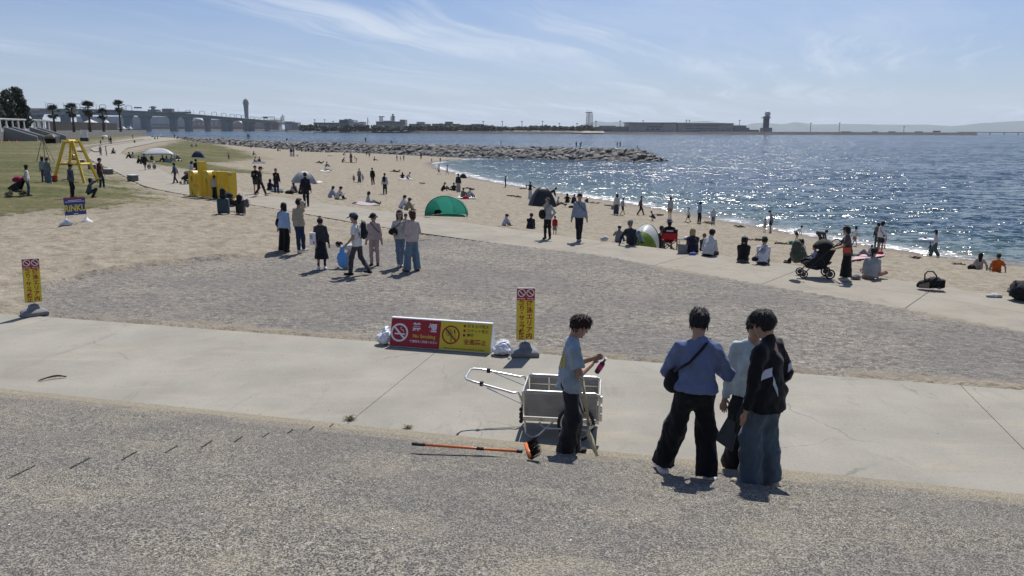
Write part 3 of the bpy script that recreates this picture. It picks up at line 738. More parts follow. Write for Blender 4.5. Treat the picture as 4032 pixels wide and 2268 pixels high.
for px, tl in ((1903, 'in the tree belt beside the low dark flat roofed building'), (1978, 'in the tree belt, second from the low dark building'), (2055, 'in the tree belt, third from the low dark building'), (2136, 'in the tree belt, last tall one before two short masts')): lampmast(px, 477.5, 1490, tl)
for px, tl in ((2202, 'showing only its head, farther of two from the lattice tower'), (2272, 'showing only its head, nearer of two to the lattice tower')): lampmast(px, 485.5, 1560, tl)
lampmast(2346, 477, 1480, 'right beside the open lattice tower'); lampmast(2441, 476, 1480, 'above the low sheds left of the hangars'); lampmast(2531, 475, 1600, 'with its head above the stepped hangar roof')
for px, tl in ((2701, 'of a close pair, on the side of the gabled hangar'), (2713, 'of a close pair, on the side of the radome tower')): lampmast(px, 473, 1600, tl)
lampmast(2910, 474, 1600, 'behind the low end of the wide hangar'); lampmast(3191, 484.5, 1540, 'on the bare dike, next but one to the radome tower'); lampmast(3304, 484, 1550, 'on the bare dike beside a long low shed'); lampmast(3559, 498, 1600, 'small, among the parked machines at the dike end')
# lattice tower
e = empty('lattice_tower'); tag(e, 'open steel lattice tower with a wide platform of aerials on the far shore', 'tower')
lattice(e, 2320.5, 449, 497, 11.5, 1470, 6, M_STEEL, 0.28); far_block(e, 'platform', 2307.5, 2333.5, 442, 445.5, 1464, 12, M_STEEL)
c = D(2320, 440, 1470); MB().tube([(c.x, 1470, 2), (c.x, 1470, c.z)], 0.6, 6).build('core', M_STEEL, e)
m = MB()
for dx in (-4.5, -1.5, 2, 4.5): m.tube([(c.x + dx, 1468, c.z - 1), (c.x + dx, 1468, c.z + 2.6 + dx % 2)], 0.18, 4)
m.build('aerial', M_STEEL, e)
# sheds and hangars
b = building('far cluster of low flat sheds with a long pale eave left of the hangars', 'building', 2385, 1470, 'airport_shed')
far_block(b, 'wall', 2340, 2432, 501, 522, 1470, 20, M_B2); far_block(b, 'roof', 2338, 2433, 499.5, 501.2, 1468, 24, M_B1); far_block(b, 'wall', 2361, 2425, 495, 499.5, 1478, 14, M_B2)
windows(b, 2376, 2408, 511, 515, 1470, 3, 0.3)
far_block(b, 'wall', 2425, 2476, 498, 522, 1474, 20, M_B2)
b = building('far big grey hangar with a flat roof and a slanting gable line', 'hangar', 2570, 1470, 'hangar')
far_block(b, 'wall', 2476, 2664, 484.5, 522, 1470, 60, M_B1); far_block(b, 'roof', 2473, 2666, 482, 484.5, 1467, 66, M_ROOFG)
windows(b, 2545, 2610, 498, 501, 1470, 1, 0.05); windows(b, 2540, 2600, 507, 511, 1470, 3); windows(b, 2480, 2640, 514, 518, 1470, 9, 0.3, M_B2)
m = MB(); a0, a1, a2 = D(2597, 493, 1469.5), D(2613, 484.5, 1469.5), D(2613, 493, 1469.5); m.add([a0, a2, a1], [(0, 1, 2)]); m.build('gable_panel', M_B2, b)
b = building('far long grey hangar with stepped lower end roofs beside the radome tower', 'hangar', 2800, 1480, 'hangar')
far_block(b, 'wall', 2671, 2888, 487, 522, 1480, 60, M_B1); far_block(b, 'roof', 2669, 2890, 484.8, 487, 1477, 66, M_ROOFG); far_block(b, 'end_wing', 2890, 2939, 494, 522, 1482, 40, M_B2); far_block(b, 'end_wing', 2939, 2951, 503, 522, 1483, 30, M_B2); far_block(b, 'end_wing', 2951, 2989, 511, 522, 1484, 20, M_B2)
windows(b, 2690, 2835, 494.5, 496.5, 1480, 2, 0.1); windows(b, 2700, 2830, 505, 507, 1480, 10); windows(b, 2720, 2880, 512, 518, 1480, 7, 0.3, M_B2); windows(b, 2858, 2900, 507, 508.5, 1480, 1)
# radome tower
e = empty('radome_tower'); tag(e, 'dark shaft tower topped by a white radar ball on the far dike', 'tower')
Y = 1490; far_block(e, 'base', 3005, 3041, 503, 521, Y, 18, M_B2); far_block(e, 'shaft', 3012, 3030.5, 461, 503.2, Y + 4, 9, simple('tower_concrete', (0.13, 0.12, 0.13), 0.8, vscale=0.1))
far_block(e, 'platform', 3007.5, 3036, 462, 465.5, Y + 1, 14, M_B2); far_block(e, 'head', 3012, 3033, 457, 461, Y + 3, 10, M_B2)
p = D(3022.8, 448, Y + 8); MB().lathe([(5.4 * math.cos(a), 5.4 * math.sin(a)) for a in np.linspace(-1.25, 1.55, 12)], p, 18).build('radome', simple('radome_white', (0.50, 0.52, 0.50), 0.5), e, True)
# control tower
e = empty('control_tower'); tag(e, 'tall tapering control tower with a flared cab rising behind the bridge', 'tower')
Y = 2150; c = D(974.5, 512, Y); pxm = Y / F_PX
prof = [(7.2, 512), (7.3, 465), (8.0, 440), (8.6, 425), (9.6, 414), (11.6, 404), (11.7, 402), (8.2, 401.5), (8.4, 398.5), (10.2, 397.5), (9.6, 394.5), (6.0, 393.8), (5.6, 391.5), (3.0, 390.5), (2.6, 388.5), (1.0, 387.8)]
MB().lathe([(r_ * pxm, D(974.5, y, Y).z) for r_, y in prof[:7]], (c.x, Y, 0), 12).build('shaft', simple('tower_grey', (0.24, 0.25, 0.25), 0.8, var=0.08, vscale=0.03), e, True)
MB().lathe([(r_ * pxm, D(974.5, y, Y).z) for r_, y in prof[6:11]], (c.x, Y, 0), 12).build('cab', M_B2, e)
MB().lathe([(r_ * pxm, D(974.5, y, Y).z) for r_, y in prof[10:]], (c.x, Y, 0), 10).build('roof', M_B2, e)
# ------------------------------------------------------------------ the big bridge on the left
e = empty('sea_bridge'); tag(e, 'long double deck road and rail bridge on heavy concrete piers crossing to the airport', 'bridge')
M_DECK = simple('deck_steel', (0.095, 0.118, 0.10), 0.7, var=0.15, vscale=0.02); M_DECKC = simple('deck_concrete', (0.16, 0.172, 0.18), 0.85, var=0.15, vscale=0.02); M_PIER = simple('pier_concrete', (0.16, 0.178, 0.195), 0.9, var=0.12, vscale=0.03)
BR = [(-60, 424, 450, 1150), (120, 425, 449, 1330), (300, 428, 451, 1480), (450, 432, 454, 1600), (560, 436.5, 456, 1700), (750, 448.5, 462, 1880), (900, 461, 473, 2010), (1000, 469, 481, 2090), (1090, 478, 488, 2160), (1122, 484, 490, 2230)]
def deckpart(nm, f0, f1, w, mat, proud=0.0):
    m = MB()
    for (x0, t0, b0, Y0), (x1, t1, b1, Y1) in zip(BR[:-1], BR[1:]):
        A0, A1, B0, B1 = D(x0, t0, Y0), D(x1, t1, Y1), D(x0, b0, Y0), D(x1, b1, Y1)
        u0, u1 = A0.lerp(B0, f0), A1.lerp(B1, f0); l0, l1 = A0.lerp(B0, f1), A1.lerp(B1, f1)
        pr = Vector((0, -proud, 0)); bk = Vector((0, w, 0))
        m.add([u0 + pr, u1 + pr, l1 + pr, l0 + pr, u0 + bk, u1 + bk, l1 + bk, l0 + bk], [(0, 3, 2, 1), (0, 1, 5, 4), (3, 7, 6, 2), (4, 5, 6, 7)])
    return m.build(nm, mat, e)
deckpart('parapet', 0.0, 0.10, 26, M_DECKC, 1.0); deckpart('deck', 0.105, 0.45, 26, M_DECK); deckpart('girder', 0.455, 1.0, 22, M_DECKC, -3.0)
def brY(px): return float(np.interp(px, [b[0] for b in BR], [b[3] for b in BR]))
def bry(px, i): return float(np.interp(px, [b[0] for b in BR], [b[i] for b in BR]))
for px, w in ((150, 30), (262, 30), (345, 26), (506, 27), (575, 31), (685, 26), (743, 25), (817, 19), (885, 23), (907, 17), (967, 16), (990, 22), (1055, 22), (1087, 24)):
    Y = brY(px) + 10; k = Y / F_PX; tz = D(px, bry(px, 2), Y).z; c = D(px, 500, Y); hw = w * k / 2 * 0.86
    m = MB(); prof = [(hw * 1.75, tz + 0.5), (hw * 1.6, tz - 2.0), (hw * 1.05, tz - 6.0), (hw, tz - 12), (hw * 1.03, -6)]
    for (a, z0), (b_, z1) in zip(prof[:-1], prof[1:]):
        m.add([(c.x - a, Y - hw, z0), (c.x + a, Y - hw, z0), (c.x + b_, Y - hw, z1), (c.x - b_, Y - hw, z1), (c.x - a, Y + hw, z0), (c.x + a, Y + hw, z0), (c.x + b_, Y + hw, z1), (c.x - b_, Y + hw, z1)], [(0, 3, 2, 1), (4, 5, 6, 7), (0, 4, 7, 3), (1, 2, 6, 5)])
    m.build('pier', M_PIER, e)
for px, w, h in ((203, 24, 17), (308, 22, 18), (408, 23, 17), (511, 22, 17), (741, 17, 13), (797, 19, 14), (844, 19, 14), (882, 18, 13), (915, 18, 12), (940, 18, 12), (960, 18, 11), (992, 14, 8), (1010, 14, 8), (1030, 13, 8), (1046, 12, 7)):
    Y = brY(px) + 6; k = Y / F_PX; z0 = D(px, bry(px, 1), Y).z; c = D(px, 460, Y); hw = w * k / 2; hh = h * k
    MB().tube([(c.x - hw, Y, z0), (c.x - hw, Y, z0 + hh * 0.85), (c.x - hw * 0.85, Y, z0 + hh), (c.x + hw * 0.85, Y, z0 + hh), (c.x + hw, Y, z0 + hh * 0.85), (c.x + hw, Y, z0)], 0.55, 5).build('portal_frame', M_STEEL, e)
for px in (183, 254, 382, 495, 655, 703, 748, 763, 930): 
    Y = brY(px) + 12; z0 = D(px, bry(px, 1), Y).z; MB().tube([(D(px, 450, Y).x, Y, z0), (D(px, 450, Y).x, Y, z0 + 11)], 0.3, 5).build('lamp_post', M_STEEL, e)
def onbr(nm, x0, x1, y0, y1, dY, dep, mat):
    Y = brY((x0 + x1) / 2) + dY; a, b_ = D(x0, y0, Y), D(x1, y1, Y); MB().box(((a.x + b_.x) / 2, Y + dep / 2, (a.z + b_.z) / 2), (b_.x - a.x, dep, a.z - b_.z)).build(nm, mat, e)
onbr('sign_gantry', 527, 557, 421, 427, 4, 2, M_STEEL); onbr('plant_room', 581, 624, 431, 439, 3, 12, M_B2); onbr('control_cabin', 594, 606, 418, 431, 6, 8, M_B2); onbr('gantry_arm', 585, 615, 421, 424, 5, 3, M_B2); onbr('noise_barrier', 624, 752, 439, 447, 2, 2, M_B2); onbr('station_box', 637, 677, 427.5, 441, 4, 14, M_B2)
onbr('sign_gantry', 1033, 1081, 459, 462, 3, 2, M_STEEL); onbr('sign_panel', 1037, 1054, 460, 466, 2.5, 1, M_ROOFG); onbr('gantry_leg', 1079, 1081, 459, 474, 3, 2, M_STEEL); onbr('sign_panel', 1060, 1112, 467.5, 469.5, 2, 1, M_STEEL)
e2 = empty('beacon_tower'); tag(e2, 'small lattice beacon tower at the landward end of the far bridge', 'tower')
lattice(e2, 1113, 460, 492, 8, 2260, 3, M_STEEL, 0.5); far_block(e2, 'platform', 1108.5, 1117.5, 458, 461, 2256, 8, M_STEEL); p = D(1113, 454, 2260); MB().lathe([(1.0, -1.5), (2.4, -0.5), (2.4, 1.0), (0.8, 2.0)], p, 8).build('beacon', M_B2, e2)
# terminal behind the bridge
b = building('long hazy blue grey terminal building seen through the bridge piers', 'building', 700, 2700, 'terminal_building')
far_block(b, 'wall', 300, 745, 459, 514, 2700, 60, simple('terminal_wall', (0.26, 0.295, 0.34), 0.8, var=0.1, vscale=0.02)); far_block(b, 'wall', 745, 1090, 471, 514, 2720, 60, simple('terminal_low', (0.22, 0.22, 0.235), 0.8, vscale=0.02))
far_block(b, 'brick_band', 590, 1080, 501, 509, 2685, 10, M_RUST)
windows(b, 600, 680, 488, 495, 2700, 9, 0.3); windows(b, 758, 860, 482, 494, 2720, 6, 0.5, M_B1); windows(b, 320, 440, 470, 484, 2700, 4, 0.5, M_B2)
for px, w, y in ((780, 22, 468), (935, 17, 477)):
    p = D(px, 500, 2660); MB().grid(lambda u, v, p=p, w=w, y=y: (p.x + (u - 0.5) * 2 * w * 2660 / F_PX, 2660 + v * 30, D(px, y, 2660).z - 7 * (2 * u - 1) ** 2), 12, 1).build('curved_roof', M_B3, b, True, solid=0.8)
# low causeway bridge at the right
e = empty('causeway'); tag(e, 'thin straight low causeway on slim piers running off the right end of the dike', 'bridge')
A0, A1 = D(3776, 519.3, 1640), D(4400, 522.5, 1560)
MB().add([A0, A1, A1 + Vector((0, 0, -1.1)), A0 + Vector((0, 0, -1.1)), A0 + Vector((0, 6, 0)), A1 + Vector((0, 6, 0)), A1 + Vector((0, 6, -1.1)), A0 + Vector((0, 6, -1.1))], [(0, 3, 2, 1), (0, 1, 5, 4), (4, 5, 6, 7), (3, 7, 6, 2)]).build('deck', M_DIKE, e)
for px in (3847, 3902, 3958, 4014, 4070):
    p = D(px, 521, 1630 - (px - 3776) * 0.13); MB().tube([(p.x, p.y + 3, -5), (p.x, p.y + 3, p.z)], 0.85, 6).build('pier', M_DIKE, e)
for px, w in ((3440, 18), (3505, 22), (3610, 24), (3682, 22), (3318, 34)):
    Y = 1560 + (px - 3300) * 0.1; o = far_block(None, 'dike_shed', px, px + w, 517.3 if px != 3682 else 514.5, 521, Y, 8, M_B2)
    tag(o, 'low grey shed on the bare dike ' + {3440: 'left of the two small cranes', 3505: 'between the two small cranes and the mast', 3610: 'just right of the small mast', 3682: 'standing tallest near the dike end', 3318: 'running long beside a floodlight mast'}[px], 'shed')
# hills beyond the bay
M_HILL = simple('hill_forest', (0.05, 0.075, 0.055), 0.95, var=0.3, vscale=0.002)
def hills(prof, Y, seed):
    xs = np.linspace(prof[0][0], prof[-1][0], 160); ys = np.interp(xs, [p[0] for p in prof], [p[1] for p in prof])
    ys = ys + (fbm(xs * 0.02, xs * 0 + seed, 4, seed) - 0.47) * 3.0
    m = MB()
    for i in range(160):
        a = D(xs[i], ys[i], Y); m.v += [(a.x, Y - 900, SEA_Z - 2), (a.x, Y, max(a.z, -2)), (a.x, Y + 1500, SEA_Z - 2)]
    for i in range(159):
        for k in range(2): m.f.append((i * 3 + k, (i + 1) * 3 + k, (i + 1) * 3 + k + 1, i * 3 + k + 1))
    o = m.build('hills', M_HILL, None, True); tag(o, kind='structure')
hills([(2210, 512), (2300, 490), (2345, 478), (2400, 481), (2450, 478), (2560, 486), (2700, 480), (2780, 477), (2830, 482), (2940, 493), (2960, 486), (3000, 484), (3080, 489), (3130, 481), (3200, 489), (3360, 488), (3500, 491), (3650, 490), (3730, 495), (3900, 510), (3960, 520)], 17000, 1)
hills([(3540, 520), (3640, 508), (3720, 497), (3800, 492), (3880, 483), (4032, 476), (4300, 462), (4700, 500)], 15500, 2)
# ------------------------------------------------------------------ people: smooth-blended bodies and clothes, meshed by surface nets
def V3(*a): return np.array(a, float)
def unit(a): return a / (np.linalg.norm(a) + 1e-9)
class Prim:
    __slots__ = ('a', 'b', 'ra', 'rb', 'ax', 'fl', 'cuts', 'k', 'M', 'c', 'rad', 'kind', 'sub')
def cone(a, b, ra, rb=None, ax=None, fl=1.0, cuts=(), k=0.03):
    p = Prim(); p.kind = 0; p.a = np.asarray(a, float); p.b = np.asarray(b, float); p.ra = ra; p.rb = ra if rb is None else rb
    p.ax = ax; p.fl = fl; p.cuts = cuts; p.k = k; p.sub = False; return p
def ell(c, rad, M=None, cuts=(), k=0.02, sub=False):
    p = Prim(); p.kind = 1; p.c = np.asarray(c, float); p.rad = np.asarray(rad, float); p.M = np.eye(3) if M is None else M; p.cuts = cuts; p.k = k; p.sub = sub; return p
def box_of(p):
    if p.kind == 0:
        r = max(p.ra, p.rb); return np.minimum(p.a, p.b) - r, np.maximum(p.a, p.b) + r
    e = np.sqrt(((p.M * p.rad) ** 2).sum(1)); return p.c - e, p.c + e
def mesh_prims(prims, h):
    lo = np.min([box_of(p)[0] for p in prims if not p.sub], 0) - 3 * h; hi = np.max([box_of(p)[1] for p in prims if not p.sub], 0) + 3 * h
    n = np.ceil((hi - lo) / h).astype(int) + 1
    val = np.full(n, 1.0, np.float32)
    for p in prims:
        b0, b1 = box_of(p); pad = p.k + 2.5 * h
        i0 = np.maximum(np.floor((b0 - pad - lo) / h).astype(int), 0); i1 = np.minimum(np.ceil((b1 + pad - lo) / h).astype(int) + 1, n)
        if (i1 <= i0).any(): continue
        gx = lo[0] + h * np.arange(i0[0], i1[0]); gy = lo[1] + h * np.arange(i0[1], i1[1]); gz = lo[2] + h * np.arange(i0[2], i1[2])
        Q = np.stack(np.meshgrid(gx, gy, gz, indexing='ij'), -1)
        if p.kind == 0:
            ba = p.b - p.a; pa = Q - p.a; t = np.clip((pa @ ba) / (ba @ ba + 1e-12), 0, 1); w = pa - t[..., None] * ba
            if p.fl != 1.0:
                s = w @ p.ax; w = w + (s * (1 / p.fl - 1))[..., None] * p.ax
            d = np.linalg.norm(w, axis=-1) - (p.ra + (p.rb - p.ra) * t)
            if p.fl != 1.0: d = d * min(1.0, 0.5 + 0.5 * p.fl)
        else:
            w = (Q - p.c) @ p.M; q = w / p.rad; l = np.linalg.norm(q, axis=-1); d = (l - 1) * p.rad.min() * 0.5 + (l - 1) * 0.5 * np.linalg.norm(w, axis=-1) / (l + 1e-6)
        for c in p.cuts:
            if callable(c): d = np.maximum(d, c(Q))
            else: d = np.maximum(d, (Q - c[0]) @ c[1])
        sl = tuple(slice(a, b) for a, b in zip(i0, i1)); o = val[sl]
        if p.sub:
            val[sl] = np.maximum(o, -d)
        else:
            hh = np.maximum(p.k - np.abs(o - d), 0) / p.k if p.k > 0 else 0
            val[sl] = np.minimum(o, d) - hh * hh * p.k * 0.25
    return surface_net(val, lo, h)
def surface_net(val, lo, h):
    s = val < 0; nx, ny, nz = val.shape
    c = np.zeros((nx - 1, ny - 1, nz - 1), np.int8)
    for dx in (0, 1):
        for dy in (0, 1):
            for dz in (0, 1): c += s[dx:nx - 1 + dx, dy:ny - 1 + dy, dz:nz - 1 + dz]
    act = (c > 0) & (c < 8); idx = np.full(act.shape, -1, np.int64); cells = np.argwhere(act); idx[act] = np.arange(len(cells))
    acc = np.zeros((len(cells), 3)); cnt = np.zeros(len(cells))
    cor = np.array([(x, y, z) for x in (0, 1) for y in (0, 1) for z in (0, 1)])
    cv = np.stack([val[cells[:, 0] + a, cells[:, 1] + b, cells[:, 2] + d] for a, b, d in cor], 1)
    for i in range(8):
        for j in range(i + 1, 8):
            if np.abs(cor[i] - cor[j]).sum() != 1: continue
            a, b = cv[:, i], cv[:, j]; m = (a < 0) != (b < 0); t = np.where(m, a / np.where(m, a - b, 1), 0)
            acc += np.where(m[:, None], cor[i] + t[:, None] * (cor[j] - cor[i]), 0); cnt += m
    V = lo + h * (cells + acc / np.maximum(cnt, 1)[:, None])
    Fs = []
    for ax in range(3):
        o = [0, 0, 0]; o[ax] = 1; sh = [nx, ny, nz]; sh[ax] -= 1
        a = s[:sh[0], :sh[1], :sh[2]]; b = s[o[0]:o[0] + sh[0], o[1]:o[1] + sh[1], o[2]:o[2] + sh[2]]
        e = np.argwhere(a != b)
        if not len(e): continue
        u, v = [(1, 2), (2, 0), (0, 1)][ax]
        ok = (e[:, u] > 0) & (e[:, v] > 0) & (e[:, u] < (nx, ny, nz)[u] - 1) & (e[:, v] < (nx, ny, nz)[v] - 1); e = e[ok]
        flip = a[e[:, 0], e[:, 1], e[:, 2]]
        q = []
        for du, dv in ((0, 0), (1, 0), (1, 1), (0, 1)):
            cc = e.copy(); cc[:, u] -= du; cc[:, v] -= dv; q.append(idx[cc[:, 0], cc[:, 1], cc[:, 2]])
        q = np.stack(q, 1); q[~flip] = q[~flip][:, ::-1]; Fs.append(q)
    Fq = np.concatenate(Fs) if Fs else np.zeros((0, 4), int)
    return V, Fq[:, ::-1][:, ::-1]
def vnormals(V, Fq):
    n = np.cross(V[Fq[:, 2]] - V[Fq[:, 0]], V[Fq[:, 3]] - V[Fq[:, 1]]); o = np.zeros_like(V)
    for k in range(4): np.add.at(o, Fq[:, k], n)
    return o / (np.linalg.norm(o, axis=1)[:, None] + 1e-9)
def folds(V, Fq, amp, seed, sc=1.0):
    n = vnormals(V, Fq); rg = np.random.default_rng(seed); d = np.zeros(len(V))
    for f, a in ((9, 1.0), (17, 0.7), (30, 0.4), (46, 0.25)):
        for _ in range(3):
            k = rg.normal(size=3); k[2] *= 0.8; k = k / np.linalg.norm(k) * f * sc
            ph = rg.uniform(0, 6.28); w = rg.normal(size=3) * 6
            s = np.sin(V @ k + ph + 1.3 * np.sin(V @ w + ph)); d += a * (1 - np.abs(s)) * 2 - a
    d /= 4.0
    return V + n * (amp * d)[:, None]
def ik(a, t, l1, l2, pole):
    d = t - a; L = np.linalg.norm(d); L = min(max(L, abs(l1 - l2) + 0.02), (l1 + l2) * 0.999); u = unit(d)
    pl = pole - u * (pole @ u); pl = unit(pl) if np.linalg.norm(pl) > 1e-4 else unit(V3(0, 1, 0) - u * u[1])
    c = (l1 * l1 + L * L - l2 * l2) / (2 * L); s = math.sqrt(max(0, l1 * l1 - c * c))
    return a + u * c + pl * s, a + u * L
def rotx(a): c, s = math.cos(a), math.sin(a); return np.array([[1, 0, 0], [0, c, -s], [0, s, c]])
def roty(a): c, s = math.cos(a), math.sin(a); return np.array([[c, 0, s], [0, 1, 0], [-s, 0, c]])
def rotz(a): c, s = math.cos(a), math.sin(a); return np.array([[c, -s, 0], [s, c, 0], [0, 0, 1]])
# pose: pelvis, lean(forward deg), side(deg), head pitch(+down)/yaw, hands L/R, feet L/R, knee poles, elbow poles.  L is -x, forward +y
def POSE(pelvis=(0, 0, 0.93), lean=2, side=0, twist=0, hp=6, hy=0, hl=(-0.25, 0.03, 0.78), hr=(0.25, 0.03, 0.78), fl=(-0.10, -0.01, 0.08), fr=(0.10, 0.02, 0.08), kp=(0, 1, 0.15), kl=None, kr=None, ep=(0, -1, -0.3), el=None, er=None, toe=(12, -12), toeup=0):
    return dict(pelvis=pelvis, lean=lean, side=side, twist=twist, hp=hp, hy=hy, hl=hl, hr=hr, fl=fl, fr=fr, kl=kl or kp, kr=kr or kp, el=el or (-0.4, -1, -0.2), er=er or (0.4, -1, -0.2), toe=toe, toeup=toeup)
POSES = {
 'stand': POSE(), 'stand2': POSE(pelvis=(0.02, 0, 0.925), side=2, fl=(-0.13, 0.05, 0.08), fr=(0.10, -0.03, 0.08), hl=(-0.24, 0.08, 0.80), hr=(0.24, 0.0, 0.80)),
 'phone': POSE(hp=28, hl=(-0.06, 0.30, 1.10), hr=(0.06, 0.28, 1.12)),
 'onehand': POSE(hp=10, hr=(0.05, 0.26, 1.22)), 'drink': POSE(hp=0, hr=(0.03, 0.20, 1.45), hl=(-0.27, 0.12, 0.98)),
 'headhand': POSE(hp=20, hl=(-0.10, 0.12, 1.62), hr=(0.10, 0.22, 1.05)),
 'brow': POSE(hp=2, hr=(0.11, 0.17, 1.58), hl=(-0.22, 0.08, 0.82)),
 'walk': POSE(pelvis=(0, 0, 0.905), lean=5, fl=(-0.08, 0.30, 0.08), fr=(0.08, -0.27, 0.13), hl=(-0.24, -0.16, 0.83), hr=(0.24, 0.22, 0.86)),
 'walk2': POSE(pelvis=(0, 0, 0.915), lean=4, fl=(-0.08, -0.20, 0.12), fr=(0.08, 0.22, 0.08), hl=(-0.24, 0.17, 0.84), hr=(0.24, -0.12, 0.82)),
 'lookdown': POSE(hp=48, lean=6), 'carry': POSE(hl=(-0.10, 0.24, 1.12), hr=(0.12, 0.26, 1.18)),
 'push': POSE(lean=6, hl=(-0.20, 0.42, 1.02), hr=(0.20, 0.42, 1.02)),
 'bend': POSE(pelvis=(0, -0.16, 0.86), lean=92, hp=-20, hl=(-0.14, 0.42, 0.30), hr=(0.14, 0.44, 0.26), fl=(-0.12, 0, 0.08), fr=(0.12, 0.02, 0.08)),
 'bend2': POSE(pelvis=(0, -0.10, 0.88), lean=58, hp=10, hl=(-0.14, 0.42, 0.55), hr=(0.14, 0.44, 0.50)),
 'squat': POSE(pelvis=(0, -0.12, 0.28), lean=32, hp=4, hl=(-0.10, 0.42, 0.45), hr=(0.10, 0.42, 0.45), fl=(-0.14, 0.05, 0.08), fr=(0.14, 0.08, 0.08), kp=(0, 1, 0.6)),
 'squatphone': POSE(pelvis=(0, -0.12, 0.28), lean=14, hp=-4, hl=(-0.05, 0.42, 0.95), hr=(0.05, 0.42, 0.97), fl=(-0.14, 0.05, 0.08), fr=(0.14, 0.08, 0.08), kp=(0, 1, 0.6)),
 'sit': POSE(pelvis=(0, 0, 0.11), lean=14, hp=8, hl=(-0.16, 0.42, 0.46), hr=(0.16, 0.42, 0.46), fl=(-0.13, 0.52, 0.08), fr=(0.13, 0.55, 0.08), kp=(0, 0.3, 1)),
 'sithug': POSE(pelvis=(0, 0, 0.11), lean=24, hp=14, hl=(-0.05, 0.50, 0.34), hr=(0.05, 0.50, 0.34), fl=(-0.11, 0.44, 0.08), fr=(0.11, 0.46, 0.08), kp=(0, 0.3, 1)),
 'sitphone': POSE(pelvis=(0, 0, 0.11), lean=18, hp=30, hl=(-0.05, 0.36, 0.48), hr=(0.05, 0.36, 0.48), fl=(-0.15, 0.50, 0.08), fr=(0.15, 0.52, 0.08), kl=(-0.3, 0.3, 1), kr=(0.3, 0.3, 1)),
 'sitlegs': POSE(pelvis=(0, 0, 0.11), lean=8, hp=8, hl=(-0.16, 0.38, 0.26), hr=(0.16, 0.38, 0.26), fl=(-0.10, 0.80, 0.09), fr=(0.10, 0.76, 0.09), kp=(0, 0.1, 1), toeup=60),
 'sitback': POSE(pelvis=(0, 0, 0.11), lean=-16, hp=6, hl=(-0.30, -0.32, 0.05), hr=(0.30, -0.32, 0.05), fl=(-0.15, 0.60, 0.08), fr=(0.15, 0.55, 0.08), kp=(0, 0.2, 1), el=(-1, 0, 0), er=(1, 0, 0)),
 'sitcross': POSE(pelvis=(0, 0, 0.12), lean=16, hp=16, hl=(-0.10, 0.34, 0.30), hr=(0.10, 0.34, 0.30), fl=(0.10, 0.34, 0.07), fr=(-0.10, 0.40, 0.07), kl=(-1, 0.35, 0.25), kr=(1, 0.35, 0.25)),
 'edge': POSE(pelvis=(0, 0, 0.10), lean=20, hp=20, hl=(-0.12, 0.36, 0.30), hr=(0.12, 0.36, 0.30), fl=(-0.12, 0.56, -0.32), fr=(0.12, 0.60, -0.32), kp=(0, 0.6, 1)),
 'chair': POSE(pelvis=(0, 0, 0.44), lean=-4, hp=10, hl=(-0.22, 0.26, 0.62), hr=(0.22, 0.26, 0.62), fl=(-0.14, 0.48, 0.08), fr=(0.14, 0.50, 0.08), kp=(0, 0.7, 1)),
 'lie': POSE(pelvis=(0, 0, 0.12), lean=-84, hp=20, hl=(-0.20, 0.02, 0.20), hr=(0.20, 0.02, 0.20), fl=(-0.12, 0.80, 0.08), fr=(0.12, 0.62, 0.08), kp=(0, 0.1, 1), el=(-1, 0, 0), er=(1, 0, 0), toeup=60),
 'kneel': POSE(pelvis=(0, -0.05, 0.34), lean=40, hp=10, hl=(-0.14, 0.50, 0.25), hr=(0.14, 0.50, 0.22), fl=(-0.10, -0.20, 0.06), fr=(0.10, -0.18, 0.06), kp=(0, 1, -0.2)),
}
SKIN = (0.36, 0.218, 0.152)
M_SKIN = None
def skinmat():
    global M_SKIN
    if M_SKIN is None:
        m, t, b = newmat('skin'); tc = t.add('ShaderNodeTexCoord').outputs['Object']
        c = t.ramp(t.noise(tc, 9.0, 3.0), [(0.3, tuple(x * 0.86 for x in SKIN)), (0.7, tuple(x * 1.08 for x in SKIN))])
        t.l.new(c, b.inputs['Base Color']); b.inputs['Roughness'].default_value = 0.55; b.inputs['Specular IOR Level'].default_value = 0.35; M_SKIN = m
    return M_SKIN
HAIRM = {}
def hairmat(col):
    k = tuple(col)
    if k not in HAIRM:
        m, t, b = newmat('hair'); tc = t.add('ShaderNodeTexCoord').outputs['Object']
        n = t.noise(t.mapping(tc, scale=(1, 1, 0.25)), 60.0, 3.0, 0.6)
        t.l.new(t.ramp(n, [(0.3, tuple(x * 0.6 for x in col)), (0.7, tuple(x * 1.6 for x in col))]), b.inputs['Base Color'])
        b.inputs['Roughness'].default_value = 0.6; b.inputs['Specular IOR Level'].default_value = 0.22; t.l.new(t.bump(n, 0.7, 0.01), b.inputs['Normal']); HAIRM[k] = m
    return HAIRM[k]
BLACK = (0.012, 0.011, 0.011)
